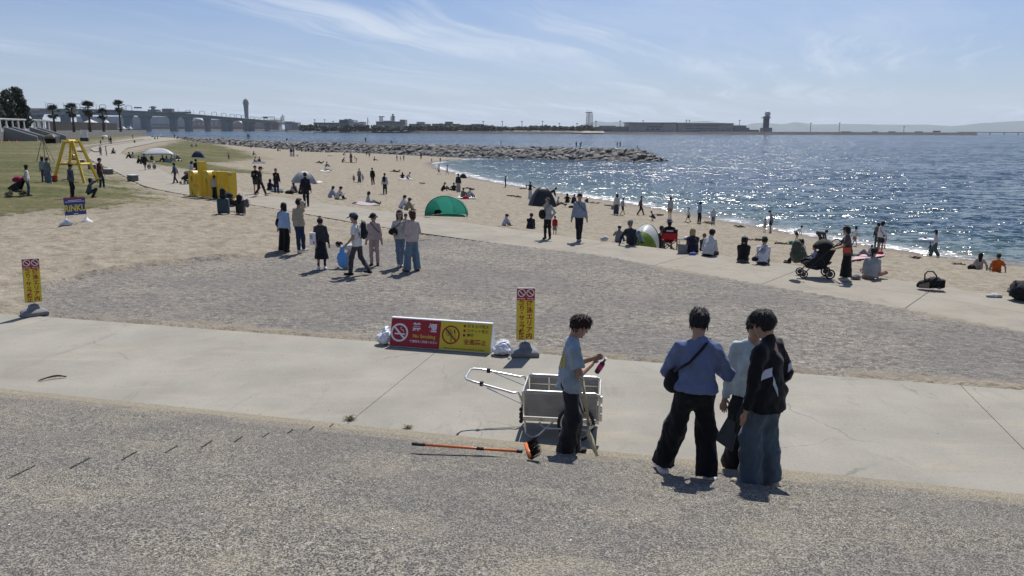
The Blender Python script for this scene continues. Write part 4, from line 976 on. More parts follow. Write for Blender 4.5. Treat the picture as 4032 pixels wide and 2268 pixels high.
def person(label, loc, yaw, h=1.68, pose='stand', top=('long', (0.03, 0.03, 0.035)), bottom=('pants', (0.02, 0.02, 0.025)), hair='short', hcol=BLACK, hat=None, shoes=(0.03, 0.03, 0.03), res=0.03, merge=None, group=None, seed=None, extra=None, build=1.0, ov=None, socks=None):
    """yaw: compass heading of the face, clockwise from away-from-camera"""
    global NPERS
    NPERS += 1; seed = NPERS if seed is None else seed
    p = dict(POSES[pose]) if isinstance(pose, str) else dict(pose)
    if ov: p.update(ov)
    s = h / 1.72; A = lambda k: np.array(p[k], float)
    X, Yv, Z = V3(1, 0, 0), V3(0, 1, 0), V3(0, 0, 1)
    Pv = A('pelvis'); Rm = rotz(R(-p['twist'])) @ roty(R(p['side'])) @ rotx(R(-p['lean']))
    T = Rm @ Z; Fw = Rm @ Yv; Rt = Rm @ X
    w = build
    chest = Pv + T * 0.33; neck = Pv + T * 0.49; shl = Pv + T * 0.412 - Rt * 0.155 * w; shr = Pv + T * 0.412 + Rt * 0.155 * w
    Hm = Rm @ rotz(R(-p['hy'])) @ rotx(R(-p['hp'] + p['lean'] * 0.55)); Hx, Hy, Hz = Hm[:, 0], Hm[:, 1], Hm[:, 2]
    hc = neck + T * 0.055 + Hz * 0.115 + Hy * 0.02
    hipl = Pv - X * 0.085 - Z * 0.01; hipr = Pv + X * 0.085 - Z * 0.01
    kl, al = ik(hipl, A('fl'), 0.42, 0.425, A('kl')); kr, ar = ik(hipr, A('fr'), 0.42, 0.425, A('kr'))
    el, wl = ik(shl, A('hl'), 0.285, 0.25, A('el')); er, wr = ik(shr, A('hr'), 0.285, 0.25, A('er'))
    near = res < 0.013; mid = res < 0.024
    body, hairp, topp, botp, shoep, hatp, shoe1, shoe2 = [], [], [], [], [], [], [], []
    # ---- body
    body += [ell(hc + Hz * 0.012 - Hy * 0.008, (0.077, 0.097, 0.100), Hm), ell(hc + Hy * 0.035 - Hz * 0.055, (0.052, 0.056, 0.062), Hm, k=0.04)]
    body += [cone(neck - T * 0.03, hc - Hz * 0.05 - Hy * 0.015, 0.055, 0.050)]
    if mid:
        body += [cone(hc + Hy * 0.086 + Hz * 0.005, hc + Hy * 0.104 - Hz * 0.028, 0.010, 0.014, k=0.012)]
        for sx in (-1, 1): body.append(ell(hc + Hx * sx * 0.074 - Hz * 0.012 - Hy * 0.012, (0.010, 0.020, 0.030), Hm, k=0.008))
    if near:
        body += [ell(hc + Hy * 0.088 - Hz * 0.062, (0.024, 0.012, 0.007), Hm, k=0.008), ell(hc + Hy * 0.086 - Hz * 0.076, (0.020, 0.012, 0.007), Hm, k=0.008), ell(hc + Hy * 0.078 - Hz * 0.104, (0.022, 0.016, 0.016), Hm, k=0.015)]
        body += [cone(hc + Hy * 0.083 + Hz * 0.026 - Hx * 0.04, hc + Hy * 0.083 + Hz * 0.026 + Hx * 0.04, 0.010, k=0.012)]
        for sx in (-1, 1): body.append(ell(hc + Hy * 0.098 + Hx * sx * 0.032 + Hz * 0.006, (0.015, 0.012, 0.010), Hm, sub=True))
    tor = [(Pv + T * 0.07, 0.112), (Pv + T * 0.16, 0.110), (Pv + T * 0.34, 0.135)]
    for (a, ra), (b_, rb) in zip(tor[:-1], tor[1:]): body.append(cone(a, b_, ra * w, rb * w, Fw, 0.60))
    body += [cone(neck - T * 0.04, shl, 0.036, 0.030), cone(neck - T * 0.04, shr, 0.036, 0.030), cone(neck - T * 0.08, neck, 0.06, 0.05)]
    for sh, e_, w_, sx in ((shl, el, wl, -1), (shr, er, wr, 1)):
        body += [cone(sh, e_, 0.034 * w, 0.035 * w), cone(e_, w_, 0.037 * w, 0.026)]
        d = unit(w_ - e_); side = unit(np.cross(d, Fw) + 1e-4); pn = unit(np.cross(side, d))
        if near:
            for sgn in (1,):
                body.append(cone(w_ + d * 0.02, w_ + d * 0.078, 0.026, 0.030, pn, 0.5, k=0.015))
                curl = unit(d * 0.75 - X * sx * 0.35 + Fw * 0.25)
                for fi, (o, L) in enumerate(((-0.030, 0.062), (-0.010, 0.075), (0.010, 0.070), (0.029, 0.054))):
                    b0 = w_ + d * 0.085 + side * o; b1 = b0 + unit(d + curl * 0.3) * L * 0.5; b2 = b1 + unit(d * 0.5 + curl) * L * 0.55
                    body += [cone(b0, b1, 0.0092, 0.0088, k=0.004), cone(b1, b2, 0.0088, 0.0075, k=0.004)]
                ts = side * (-0.03 if sx > 0 else -0.03); b0 = w_ + d * 0.035 + ts; b1 = b0 + unit(d * 0.6 + ts * 20) * 0.035; body += [cone(b0, b1, 0.0115, 0.0095, k=0.006), cone(b1, b1 + d * 0.03, 0.0095, 0.008, k=0.004)]
        else:
            body += [cone(w_ + d * 0.01, w_ + d * 0.085, 0.030, 0.028, pn, 0.6), cone(w_ + d * 0.085, w_ + d * 0.14, 0.026, 0.018, pn, 0.6)]
    for hp_, k_, a_ in ((hipl, kl, al), (hipr, kr, ar)): body += [cone(hp_, k_, 0.066, 0.050), cone(k_, a_, 0.050, 0.034)]
    # ---- hair
    if hair != 'none':
        def facecut(Q):
            L = (Q - hc) @ Hm; return np.minimum(L[..., 1] - (0.052 if hair not in ('fringe', 'mop') else 0.066), 0.048 - L[..., 2] - (0.010 if hair in ('fringe', 'mop') else 0))
        def earcut(Q):
            L = (Q - hc) @ Hm; return np.maximum(np.minimum(L[..., 1] + 0.012, -0.008 - L[..., 2]), np.minimum(L[..., 1] - 0.022, 0.036 - L[..., 2]))
        nape = -0.085 if hair in ('short', 'fringe', 'bun', 'pony') else -0.105 if hair == 'mop' else -0.2
        cuts = [facecut, (hc + Hz * nape, -Hz)] + ([earcut] if hair in ('short', 'bun', 'pony', 'fringe', 'mop') else [])
        hairp.append(ell(hc + Hz * 0.024 - Hy * 0.012, (0.096, 0.118, 0.118), Hm, cuts=cuts))
        if hair in ('short', 'fringe', 'mop') and mid: hairp.append(ell(hc + Hz * 0.065 + Hy * 0.03, (0.084, 0.080, 0.078), Hm, cuts=[facecut]))
        dn = unit(-Z * 0.85 - T * 0.5)
        if hair == 'bob': hairp += [ell(hc - Hz * 0.05 - Hy * 0.045, (0.088, 0.075, 0.10), Hm, cuts=[facecut])]
        if hair == 'long':
            hairp += [cone(hc - Hy * 0.045, hc - Hy * 0.075 + dn * 0.30, 0.088, 0.070, Fw, 0.55, k=0.05)]
            hairp += [cone(hc - Hx * 0.07 - Hz * 0.02, hc - Hx * 0.085 + dn * 0.24, 0.030, 0.024, k=0.04), cone(hc + Hx * 0.07 - Hz * 0.02, hc + Hx * 0.085 + dn * 0.24, 0.030, 0.024, k=0.04)]
        if hair == 'pony': b0 = hc - Hy * 0.105 + Hz * 0.03; hairp += [cone(b0, b0 - Hy * 0.05, 0.028, 0.036), cone(b0 - Hy * 0.05, b0 - Hy * 0.07 + dn * 0.22, 0.038, 0.020)]
        if hair == 'bun': hairp += [ell(hc - Hy * 0.075 + Hz * 0.10, (0.042, 0.042, 0.042), Hm)]
        if hair == 'topknot': hairp += [cone(hc + Hz * 0.10, hc + Hz * 0.18, 0.022, 0.03)]
    # ---- hat
    if hat:
        hk = hat[0]; up = hc + Hz * 0.035
        hatp.append(ell(up - Hy * 0.006, (0.096, 0.118, 0.108), Hm, cuts=[(up - Hz * 0.0, -Hz)]))
        if hk == 'cap': hatp.append(ell(up + Hy * 0.13 + Hz * 0.006, (0.080, 0.090, 0.012 if near else max(0.014, res * 0.5)), Hm @ rotx(R(-10)), k=0.01))
        if hk == 'capback': hatp.append(ell(up - Hy * 0.12 + Hz * 0.006, (0.080, 0.085, max(0.014, res * 0.5)), Hm, k=0.01))
        if hk == 'bucket': hatp.append(cone(up + Hz * 0.015, up - Hz * 0.03, 0.105, 0.165, Hz, 0.9, cuts=[(up - Hz * 0.035, -Hz)], k=0.01))
        if hk == 'wide': hatp.append(ell(up + Hz * 0.005, (0.20, 0.21, max(0.016, res * 0.55)), Hm, k=0.02))
    # ---- top
    tk, tc = top[0], top[1]; loose = top[2] if len(top) > 2 else 1.0
    if tk:
        hem = {'long': 0.08, 'tee': 0.11, 'jacket': 0.11, 'coat': 0.34, 'vest': 0.07, 'crop': -0.02}.get(tk, 0.07)
        if len(top) > 3: hem = top[3]
        if p['pelvis'][2] < 0.5: hem = min(hem, 0.06)
        hp_ = Pv - T * hem
        nx = 0.010 if near else 0.0; sit = p['pelvis'][2] < 0.5; lo = 1 + (loose - 1) * 0.62
        seq = [(hp_, 0.178 * lo), (Pv + T * 0.13, 0.156 * lo), (Pv + T * 0.30, 0.158 * lo ** 0.5), (Pv + T * 0.40, 0.115)]
        cut = [(hp_, -T)]
        for i_, ((a, ra), (b_, rb)) in enumerate(zip(seq[:-1], seq[1:])): topp.append(cone(a, b_, ra * w, rb * w, Fw, (0.80 if sit else 0.72) if i_ == 0 else 0.68, cuts=cut))
        if not sit: topp.append(cone(hipl + T * 0.04, hipr + T * 0.04, 0.118 * w * lo ** 0.5, None, Fw, 1.02, cuts=cut))
        topp += [cone(neck - T * 0.025, shl, 0.055 + nx, 0.055 * lo + nx), cone(neck - T * 0.025, shr, 0.055 + nx, 0.055 * lo + nx), cone(neck - T * 0.09, neck - T * 0.005, 0.085, 0.060)]
        if tk in ('jacket', 'hood'): topp.append(cone(neck - T * 0.01, neck + T * 0.035, 0.066, 0.064))
        sl = {'tee': 0.75, 'vest': 0}.get(tk, 2)
        for sh, e_, w_ in ((shl, el, wl), (shr, er, wr)):
            d = unit(e_ - sh)
            if sl == 0: continue
            if sl < 1: c_ = sh + d * 0.285 * sl; topp.append(cone(sh, c_ + d * 0.05, 0.056 * loose, 0.064 * loose, cuts=[(c_, d)]))
            else:
                d2 = unit(w_ - e_); topp += [cone(sh, e_, 0.056 * loose + nx, 0.050 * loose + nx, k=0.018), cone(e_, w_ + d2 * 0.03, 0.051 * loose, 0.040 * loose, cuts=[(w_ + d2 * 0.005, d2)])]
    # ---- bottom
    bk, bc = bottom[0], bottom[1]
    if bk in ('pants', 'wide', 'shorts', 'leggings', 'jeans'):
        kw = {'pants': (0.088, 0.074, 0.062), 'jeans': (0.088, 0.072, 0.064), 'wide': (0.092, 0.104, 0.116), 'shorts': (0.105, 0.095, 0.07), 'leggings': (0.086, 0.060, 0.044)}[bk]
        botp += [cone(hipl, hipr, 0.090 * w, None, Yv, 1.0), cone(Pv, Pv + T * 0.07, 0.150 * w, 0.135 * w, Fw, 0.68, cuts=[(Pv + T * 0.09, T)])]
        for hp_, k_, a_ in ((hipl, kl, al), (hipr, kr, ar)):
            if bk == 'shorts':
                d = unit(k_ - hp_); c_ = hp_ + d * 0.36; botp.append(cone(hp_, k_, kw[0], kw[1], cuts=[(c_, d)], k=0.05))
            else:
                d = unit(a_ - k_); c_ = a_ + d * (bottom[2] if len(bottom) > 2 else 0.03 if bk == 'wide' else 0.0); botp += [cone(hp_, k_, kw[0] * w, kw[1], k=0.05), cone(k_, a_ + d * 0.05, kw[1], kw[2], cuts=[(c_, d)], k=0.05)]
    elif bk in ('skirt', 'midi', 'longskirt', 'dress'):
        zc = {'skirt': 0.52, 'midi': 0.34, 'longskirt': 0.12, 'dress': 0.42}[bk]; rb = {'skirt': 0.21, 'midi': 0.24, 'longskirt': 0.235, 'dress': 0.25}[bk]
        hem = V3(Pv[0], Pv[1] * 0.6, zc); up = Pv + T * (0.30 if bk == 'dress' else 0.08)
        if bk == 'dress': botp.append(cone(up, Pv + T * 0.05, 0.155, 0.150, Fw, 0.78))
        botp += [cone(Pv + T * 0.08, hem - Z * 0.06, 0.135 * w, rb, Fw, 0.82, cuts=[(hem, -Z)])]
        if len(bottom) > 2:
            for k_, a_ in ((kl, al), (kr, ar)): botp.append(cone(k_ + (k_ - a_) * 0.3, a_, 0.056, 0.042))
    # ---- shoes
    for a_, k_, tz in ((al, kl, p['toe'][0]), (ar, kr, p['toe'][1])):
        fd = rotz(R(tz)) @ (rotx(R(p['toeup'])) @ Yv)
        sd = unit(a_ - k_)
        if p['toeup'] == 0: base = V3(a_[0], a_[1], a_[2] - 0.045)
        else: base = a_ + (-Z) * 0.02
        fdn = np.cross(unit(np.cross(fd, Z)), fd)
        so = base - Z * 0.036 if p['toeup'] == 0 else base - Z * 0.05
        pr = [cone(base - fd * 0.045, base + fd * 0.15, 0.046, 0.038, Z, 0.85, cuts=[(so, -Z)]), cone(base, a_ + (k_ - a_) * 0.03, 0.044, 0.042)]
        if shoes is None: body += [cone(base - fd * 0.035, base + fd * 0.14, 0.036, 0.026, Z, 0.7, cuts=[(so, -Z)]), cone(base, a_, 0.034, 0.034)]
        else: shoep += pr; (shoe2 if k_ is kr else shoe1).extend(pr)
    root = empty('person', loc, -R(yaw)); tag(root, label, 'person', group)
    groups = [('body', body, skinmat(), 1.0), ('hair', hairp, hairmat(hcol), 0.8), ('top', topp, cloth(tc, 0.9, 'clothing_fabric'), 1.0), ('bottom', botp, cloth(bc, 0.9, 'clothing_fabric'), 1.0), ('shoes', shoep, cloth(shoes or BLACK, 0.7, 'shoe_material'), 0.8), ('hat', hatp, cloth(hat[1] if hat else BLACK, 0.85, 'hat_fabric'), 0.8)]
    nm = {'top': {'tee': 't_shirt', 'jacket': 'jacket', 'coat': 'coat', 'vest': 'vest'}.get(tk, 'shirt'), 'bottom': {'shorts': 'shorts', 'skirt': 'skirt', 'midi': 'skirt', 'longskirt': 'skirt', 'dress': 'dress', 'leggings': 'leggings', 'jeans': 'jeans'}.get(bk, 'trousers'), 'body': 'body', 'hair': 'hair', 'shoes': 'shoes', 'hat': 'cap' if hat and 'cap' in hat[0] else 'hat'}
    if merge is None: merge = res >= 0.034
    if not merge: groups[4:5] = [('shoe', q_, groups[4][2], 0.8) for q_ in (shoe1, shoe2)]; nm['shoe'] = 'shoe'
    if merge:
        VV, FF, MI, mats, off = [], [], [], [], 0
        for g, pr, m, k in groups:
            if not pr: continue
            v, f = mesh_prims(pr, res * k); VV.append(v); FF.append(f + off); MI.append(np.full(len(f), len(mats))); mats.append(m); off += len(v)
        me = mesh_np('person', np.concatenate(VV) * s, np.concatenate(FF), True)
        me.polygons.foreach_set('material_index', np.concatenate(MI).astype(np.int32))
        bpy.data.objects.remove(root); o = bpy.data.objects.new('person', me); COL.objects.link(o)
        for m in mats: me.materials.append(m)
        o.location = loc; o.rotation_euler = (0, 0, -R(yaw)); tag(o, label, 'person', group); root = o
    else:
        for g, pr, m, k in groups:
            if not pr: continue
            hh = res * k
            if g == 'body' and near: hh = min(hh, 0.0065)
            v, f = mesh_prims(pr, hh)
            if g in ('top', 'bottom') and mid: v = folds(v, f, 0.021 if near else 0.013, seed + len(g))
            if g == 'hair' and mid: v = folds(v, f, 0.011 if near else 0.010, seed + 77, 2.4)
            if g == 'hair' and mid:                     # loose locks break up the outline
                nn = vnormals(v, f); rg = np.random.default_rng(seed); ids = rg.integers(0, len(v), 420 if near else 160); sp_ = (v[ids] - hc) @ Hz > -0.05; ids = ids[sp_]
                N_ = nn[ids]; tg = -Hz + N_ * (N_ @ Hz)[:, None] + Hy * 0.12; d = tg + N_ * rg.uniform(0.02, 0.22, (len(ids), 1)) + rg.normal(size=(len(ids), 3)) * 0.16; d /= np.linalg.norm(d, axis=1)[:, None]
                L = rg.uniform(0.030, 0.062, (len(ids), 1)); w_ = np.cross(d, nn[ids]) * 0.006; b0 = v[ids] - nn[ids] * 0.004; tip = b0 + d * L; md = b0 + d * L * 0.5 + nn[ids] * 0.006; n0 = len(v); k_ = len(ids)
                v = np.concatenate([v, b0 - w_, b0 + w_, md + w_ * 0.8, md - w_ * 0.8, tip, tip + w_ * 0.15]); i_ = np.arange(k_) + n0
                f = np.concatenate([f, np.stack([i_, i_ + k_, i_ + 2 * k_, i_ + 3 * k_], 1), np.stack([i_ + 3 * k_, i_ + 2 * k_, i_ + 5 * k_, i_ + 4 * k_], 1)])
            link(nm[g], mesh_np(nm[g], v * s, f, True), m, root)
    M = Matrix.Translation(loc) @ Matrix.Rotation(-R(yaw), 4, 'Z')
    wp = lambda a: M @ Vector(tuple(np.asarray(a) * s))
    return dict(o=root, s=s, M=M, wl=wp(wl), wr=wp(wr), shl=wp(shl), shr=wp(shr), hc=wp(hc), Pv=wp(Pv), chest=wp(chest), neck=wp(neck), al=wp(al), ar=wp(ar), T=M.to_3x3() @ Vector(T), Fw=M.to_3x3() @ Vector(Fw), Rt=M.to_3x3() @ Vector(Rt), hipr=wp(hipr), hipl=wp(hipl), Hz=M.to_3x3() @ Vector(Hz), Hy=M.to_3x3() @ Vector(Hy))
NPERS = 0
# ------------------------------------------------------------------ lettering
def glyphs(txt, size, mat, parent, M, name='lettering', bold=0.0, depth=0.0, align='CENTER', sx=1.0):
    cu = bpy.data.curves.new(name, 'FONT'); cu.body = txt; cu.size = size; cu.align_x = align; cu.align_y = 'CENTER'
    cu.offset = bold; cu.extrude = depth; cu.resolution_u = 3; cu.fill_mode = 'BOTH' if depth else 'FRONT'
    o = bpy.data.objects.new(name, cu); COL.objects.link(o)
    me = bpy.data.meshes.new_from_object(o); bpy.data.objects.remove(o); bpy.data.curves.remove(cu)
    me.transform(M @ Matrix.Diagonal((sx, 1, 1, 1)))
    return link(name, me, mat, parent)
def stroke(parent, name, pts, w, mat, M, closed=False):
    """flat ribbon in the xy plane of M"""
    pts = [Vector((*p, 0)) for p in pts]; m = MB(); n = len(pts)
    for i in range(n if closed else n - 1):
        a, b_ = pts[i], pts[(i + 1) % n]; d = (b_ - a).normalized(); q = Vector((-d.y, d.x, 0)) * w / 2; e = d * w * 0.25
        m.add([a - q - e, b_ - q + e, b_ + q + e, a + q - e], [(0, 1, 2, 3)])
    return m.build(name, mat, parent, mtx=M)
def disc(parent, name, c, r0, r1, mat, M, n=32, a0=0.0, a1=6.2832):
    m = MB(); 
    for i in range(n):
        t0, t1 = a0 + (a1 - a0) * i / n, a0 + (a1 - a0) * (i + 1) / n
        m.add([(c[0] + r0 * math.cos(t0), c[1] + r0 * math.sin(t0), 0), (c[0] + r1 * math.cos(t0), c[1] + r1 * math.sin(t0), 0), (c[0] + r1 * math.cos(t1), c[1] + r1 * math.sin(t1), 0), (c[0] + r0 * math.cos(t1), c[1] + r0 * math.sin(t1), 0)], [(0, 1, 2, 3)])
    return m.build(name, mat, parent, mtx=M)
def frame(o, x, y=None, z=Vector((0, 0, 1))):
    """matrix with given origin, x axis, and z normal = x cross up"""
    x = x.normalized(); up = z.normalized(); nrm = x.cross(up).normalized(); up = nrm.cross(x).normalized()
    return Matrix(((x.x, up.x, nrm.x, o.x), (x.y, up.y, nrm.y, o.y), (x.z, up.z, nrm.z, o.z), (0, 0, 0, 1)))
SR = simple('sign_red', (0.33, 0.013, 0.022), 0.45, var=0.06); SY = simple('sign_yellow', (0.62, 0.50, 0.025), 0.45, var=0.06); SW = simple('sign_white', (0.72, 0.73, 0.74), 0.5, var=0.05)
SDR = simple('sign_letter_red', (0.30, 0.012, 0.012), 0.5, var=0.05); SBK = simple('sign_black', (0.02, 0.02, 0.02), 0.5)
GREYPL = simple('grey_plastic_base', (0.17, 0.175, 0.185), 0.7, var=0.15, dirt=0.5); ALU = simple('aluminium', (0.62, 0.62, 0.60), 0.36, 0.85, var=0.12, vscale=9, dirt=0.25); ALUP = simple('aluminium_panel', (0.46, 0.435, 0.385), 0.55, 0.25, var=0.12, dirt=0.3)
RUB = simple('black_rubber', (0.018, 0.018, 0.018), 0.7)
def swim_sign(base, rz, lean, label):
    e = empty('warning_sign', base, rz); tag(e, label, 'sign', 'swimming area signs')
    W_, Hh, z0 = 0.315, 0.92, 0.27
    m = MB()                                                        # weighted plastic foot
    prof = [(0.235, 0.19, 0.0), (0.235, 0.19, 0.07), (0.20, 0.155, 0.10), (0.105, 0.09, 0.135), (0.085, 0.075, 0.21), (0.05, 0.05, 0.235)]
    vs = [(sx * a, sy * b_, z) for a, b_, z in prof for sx, sy in ((-1, -1), (1, -1), (1, 1), (-1, 1))]
    fs = [(i * 4 + k, i * 4 + (k + 1) % 4, i * 4 + 4 + (k + 1) % 4, i * 4 + 4 + k) for i in range(5) for k in range(4)] + [(3, 2, 1, 0), (20, 21, 22, 23)]
    m.add(vs, fs).build('base', GREYPL, e, bevel=0.012)
    L = Matrix.Rotation(lean, 4, 'Y')
    MB().tube([(0, 0, 0.2), (0, 0, 0.6)], 0.019, 10).build('post', ALU, e, mtx=L)
    pn = MB().box((0, 0, z0 + Hh / 2), (W_, 0.035, Hh)).build('panel', simple('sign_edge', (0.33, 0.36, 0.36), 0.5), e, bevel=0.012, mtx=L)
    FM = L @ Matrix.Translation((0, -0.0215, z0 + Hh / 2)) @ Matrix.Rotation(R(90), 4, 'X')
    T = lambda x, y, k=1: FM @ Matrix.Translation((x, y, 0.0016 * k))
    MB().add([(-W_ / 2 + .006, -Hh / 2 + .006, 0), (W_ / 2 - .006, -Hh / 2 + .006, 0), (W_ / 2 - .006, Hh / 2 - 0.215, 0), (-W_ / 2 + .006, Hh / 2 - 0.215, 0)], [(0, 1, 2, 3)]).build('yellow_field', SY, e, mtx=FM)
    MB().add([(-W_ / 2 + .006, Hh / 2 - 0.213, 0), (W_ / 2 - .006, Hh / 2 - 0.213, 0), (W_ / 2 - .006, Hh / 2 - .006, 0), (-W_ / 2 + .006, Hh / 2 - .006, 0)], [(0, 1, 2, 3)]).build('red_field', SR, e, mtx=FM)
    for k, cx in enumerate((-0.075, 0.075)):
        disc(e, 'prohibition_ring', (cx, Hh / 2 - 0.085), 0.054, 0.068, SW, T(0, 0))
        stroke(e, 'prohibition_bar', [(cx - 0.042, Hh / 2 - 0.043), (cx + 0.042, Hh / 2 - 0.127)], 0.015, SW, T(0, 0, 2))
        stroke(e, 'figure', [(cx - 0.005, Hh / 2 - 0.12), (cx + 0.012, Hh / 2 - 0.075), (cx + 0.028 - 0.04 * k, Hh / 2 - 0.055)], 0.017, SBK, T(0, 0))
        disc(e, 'figure_head', (cx + 0.008 - 0.01 * k, Hh / 2 - 0.05), 0, 0.011, SBK, T(0, 0), 10)
    glyphs('No fishing', 0.034, SW, e, T(-0.078, Hh / 2 - 0.185), bold=0.0008, sx=0.86); glyphs('No sup', 0.036, SW, e, T(0.078, Hh / 2 - 0.185), bold=0.0008)
    for x, col in ((0.066, '遊泳エリア内'), (-0.066, '釣り・サップ禁止')):
        n = len(col); top = Hh / 2 - 0.275; pitch = (0.60 if n > 6 else 0.575) / (n - 1)
        for i, ch in enumerate(col): glyphs(ch, 0.112 if n < 7 else 0.104, SDR, e, T(x, top - pitch * i - (0.0 if n > 6 else 0.005)), 'character', bold=0.0034)
    return e
a = G(2067, 1397); swim_sign((a.x, a.y, 0.004), R(4), R(0.4), 'upright yellow and red no fishing sign beside the long no smoking board')
a = G(137, 1240); swim_sign((a.x, a.y, 0.004), R(42), R(2.0), 'upright yellow and red no fishing sign standing alone where the path meets the sand')

def a_board():
    BL, BR = P(1532, 1364.6), P(1930, 1394.5); x = (BR - BL); Wd = x.length; x.normalize(); back = Vector((-x.y, x.x, 0))
    e = empty('notice_board', (BL + BR) / 2); tag(e, 'long low red and yellow no smoking and no fireworks board weighed down by sandbags', 'sign'); e.rotation_euler = (0, 0, math.atan2(x.y, x.x))
    Hh, dp = 0.50, 0.17
    for sgn, nm in ((0, 'front_panel'), (1, 'back_panel')):
        m = MB(); y0, y1 = (0.0, dp) if sgn == 0 else (2 * dp + 0.05, dp + 0.05); t = 0.018 * (1 if sgn == 0 else -1)
        m.add([(-Wd / 2, y0, 0.01), (Wd / 2, y0, 0.01), (Wd / 2, y1, Hh), (-Wd / 2, y1, Hh), (-Wd / 2, y0 + t, 0.01), (Wd / 2, y0 + t, 0.01), (Wd / 2, y1 + t, Hh), (-Wd / 2, y1 + t, Hh)], [(0, 1, 2, 3), (7, 6, 5, 4), (0, 4, 5, 1), (3, 2, 6, 7), (0, 3, 7, 4), (1, 5, 6, 2)]).build(nm, SW, e)
    MB().box((0, dp + 0.025, Hh + 0.006), (Wd + 0.004, 0.07, 0.014)).build('top_rail', SW, e)
    for sx in (-1, 1): MB().add([(sx * Wd / 2, 0.02, 0.02), (sx * Wd / 2, dp + 0.02, Hh - 0.02), (sx * Wd / 2, dp + 0.05, Hh - 0.02), (sx * Wd / 2, 2 * dp + 0.03, 0.02)], [(0, 1, 2, 3)]).build('end_panel', SW, e, solid=0.006)
    ang = math.atan2(Hh, dp); Ls = math.hypot(Hh, dp)
    FM = Matrix.Translation((-Wd / 2, -0.003, 0.01)) @ Matrix.Rotation(ang, 4, 'X')       # x along board, y up the slope
    T = lambda px, py, k=1: FM @ Matrix.Translation((px, py, 0.0018 * k))
    hw = Wd / 2
    q = lambda x0, x1, mat, nm: MB().add([(x0, 0.008, 0), (x1, 0.008, 0), (x1, Ls - 0.02, 0), (x0, Ls - 0.02, 0)], [(0, 1, 2, 3)]).build(nm, mat, e, mtx=FM)
    q(0.006, hw - 0.001, SR, 'red_field'); q(hw + 0.001, Wd - 0.006, SY, 'yellow_field')
    U = Wd / 1470.0                         # sign px in the close-up
    c = (0.158 * Wd / 1.0 * 0.56, Ls * 0.50)
    c = (Wd * 0.092, Ls * 0.49); r = Ls * 0.315
    disc(e, 'no_smoking_ring', c, r * 0.80, r, SW, T(0, 0)); stroke(e, 'no_smoking_bar', [(c[0] - r * 0.62, c[1] + r * 0.62), (c[0] + r * 0.62, c[1] - r * 0.62)], r * 0.2, SW, T(0, 0, 2))
    stroke(e, 'cigarette', [(c[0] - r * 0.5, c[1] - 0.14 * r), (c[0] + r * 0.62, c[1] - 0.14 * r)], r * 0.15, SW, T(0, 0))
    stroke(e, 'smoke', [(c[0] + r * 0.45, c[1] + 0.1 * r), (c[0] + r * 0.42, c[1] + 0.3 * r), (c[0] + r * 0.2, c[1] + 0.33 * r), (c[0] + r * 0.1, c[1] + 0.5 * r), (c[0] + r * 0.2, c[1] + 0.62 * r)], r * 0.07, SW, T(0, 0))
    glyphs('禁', 0.162, SW, e, T(Wd * 0.262, Ls * 0.695), 'character', bold=0.004); glyphs('煙', 0.162, SW, e, T(Wd * 0.422, Ls * 0.695), 'character', bold=0.004)
    glyphs('No Smoking', 0.085, SY, e, T(Wd * 0.342, Ls * 0.405), bold=0.0022); glyphs('喫煙所をご利用ください', 0.0475, SW, e, T(Wd * 0.342, Ls * 0.22), bold=0.001)
    c = (Wd * 0.605, Ls * 0.53); r = Ls * 0.315
    disc(e, 'no_fireworks_ring', c, r * 0.84, r, SDR, T(0, 0)); 
    for k in range(14):
        a_ = k * 6.283 / 14; stroke(e, 'spark', [(c[0] - .2 * r + r * .25 * math.cos(a_), c[1] + .25 * r + r * .25 * math.sin(a_)), (c[0] - .2 * r + r * .42 * math.cos(a_), c[1] + .25 * r + r * .42 * math.sin(a_))], r * 0.05, SBK, T(0, 0))
    disc(e, 'spark_ring', (c[0] - .2 * r, c[1] + .25 * r), r * .10, r * .2, simple('olive_print', (0.22, 0.20, 0.03), 0.5), T(0, 0), 16)
    stroke(e, 'rocket', [(c[0] + .38 * r, c[1] + .55 * r), (c[0] + .42 * r, c[1] + .2 * r)], r * 0.13, SBK, T(0, 0)); stroke(e, 'rocket_stick', [(c[0] + .42 * r, c[1] + .2 * r), (c[0] + .55 * r, c[1] - .4 * r)], r * 0.035, SBK, T(0, 0))
    stroke(e, 'fountain', [(c[0] + .05 * r, c[1] - .1 * r), (c[0] + .08 * r, c[1] - .7 * r)], r * 0.09, SBK, T(0, 0))
    stroke(e, 'no_fireworks_bar', [(c[0] - r * 0.62, c[1] + r * 0.62), (c[0] + r * 0.62, c[1] - r * 0.62)], r * 0.17, SDR, T(0, 0, 2))
    for i, s in enumerate(('打ち上げ花火', 'ロケット花火', '爆竹')):
        y = Ls * (0.855 - 0.155 * i); disc(e, 'bullet', (Wd * 0.735, y), 0, 0.024, SDR, T(0, 0), 16); [glyphs(ch, 0.064, SBK, e, T(Wd * 0.762 + 0.03 + 0.066 * k_, y), 'character', bold=0.0010) for k_, ch in enumerate(s)]
    [glyphs(ch, 0.105, SDR, e, T(Wd * (0.762 + 0.056 * i), Ls * 0.32), 'character', bold=0.0028) for i, ch in enumerate('全面禁止')]; glyphs('Skyrocket fireworks, firework rockets, and firecrackers are prohibited !', 0.036, SBK, e, T(Wd * 0.748, Ls * 0.085), bold=0.0004, sx=0.72)
a_board()
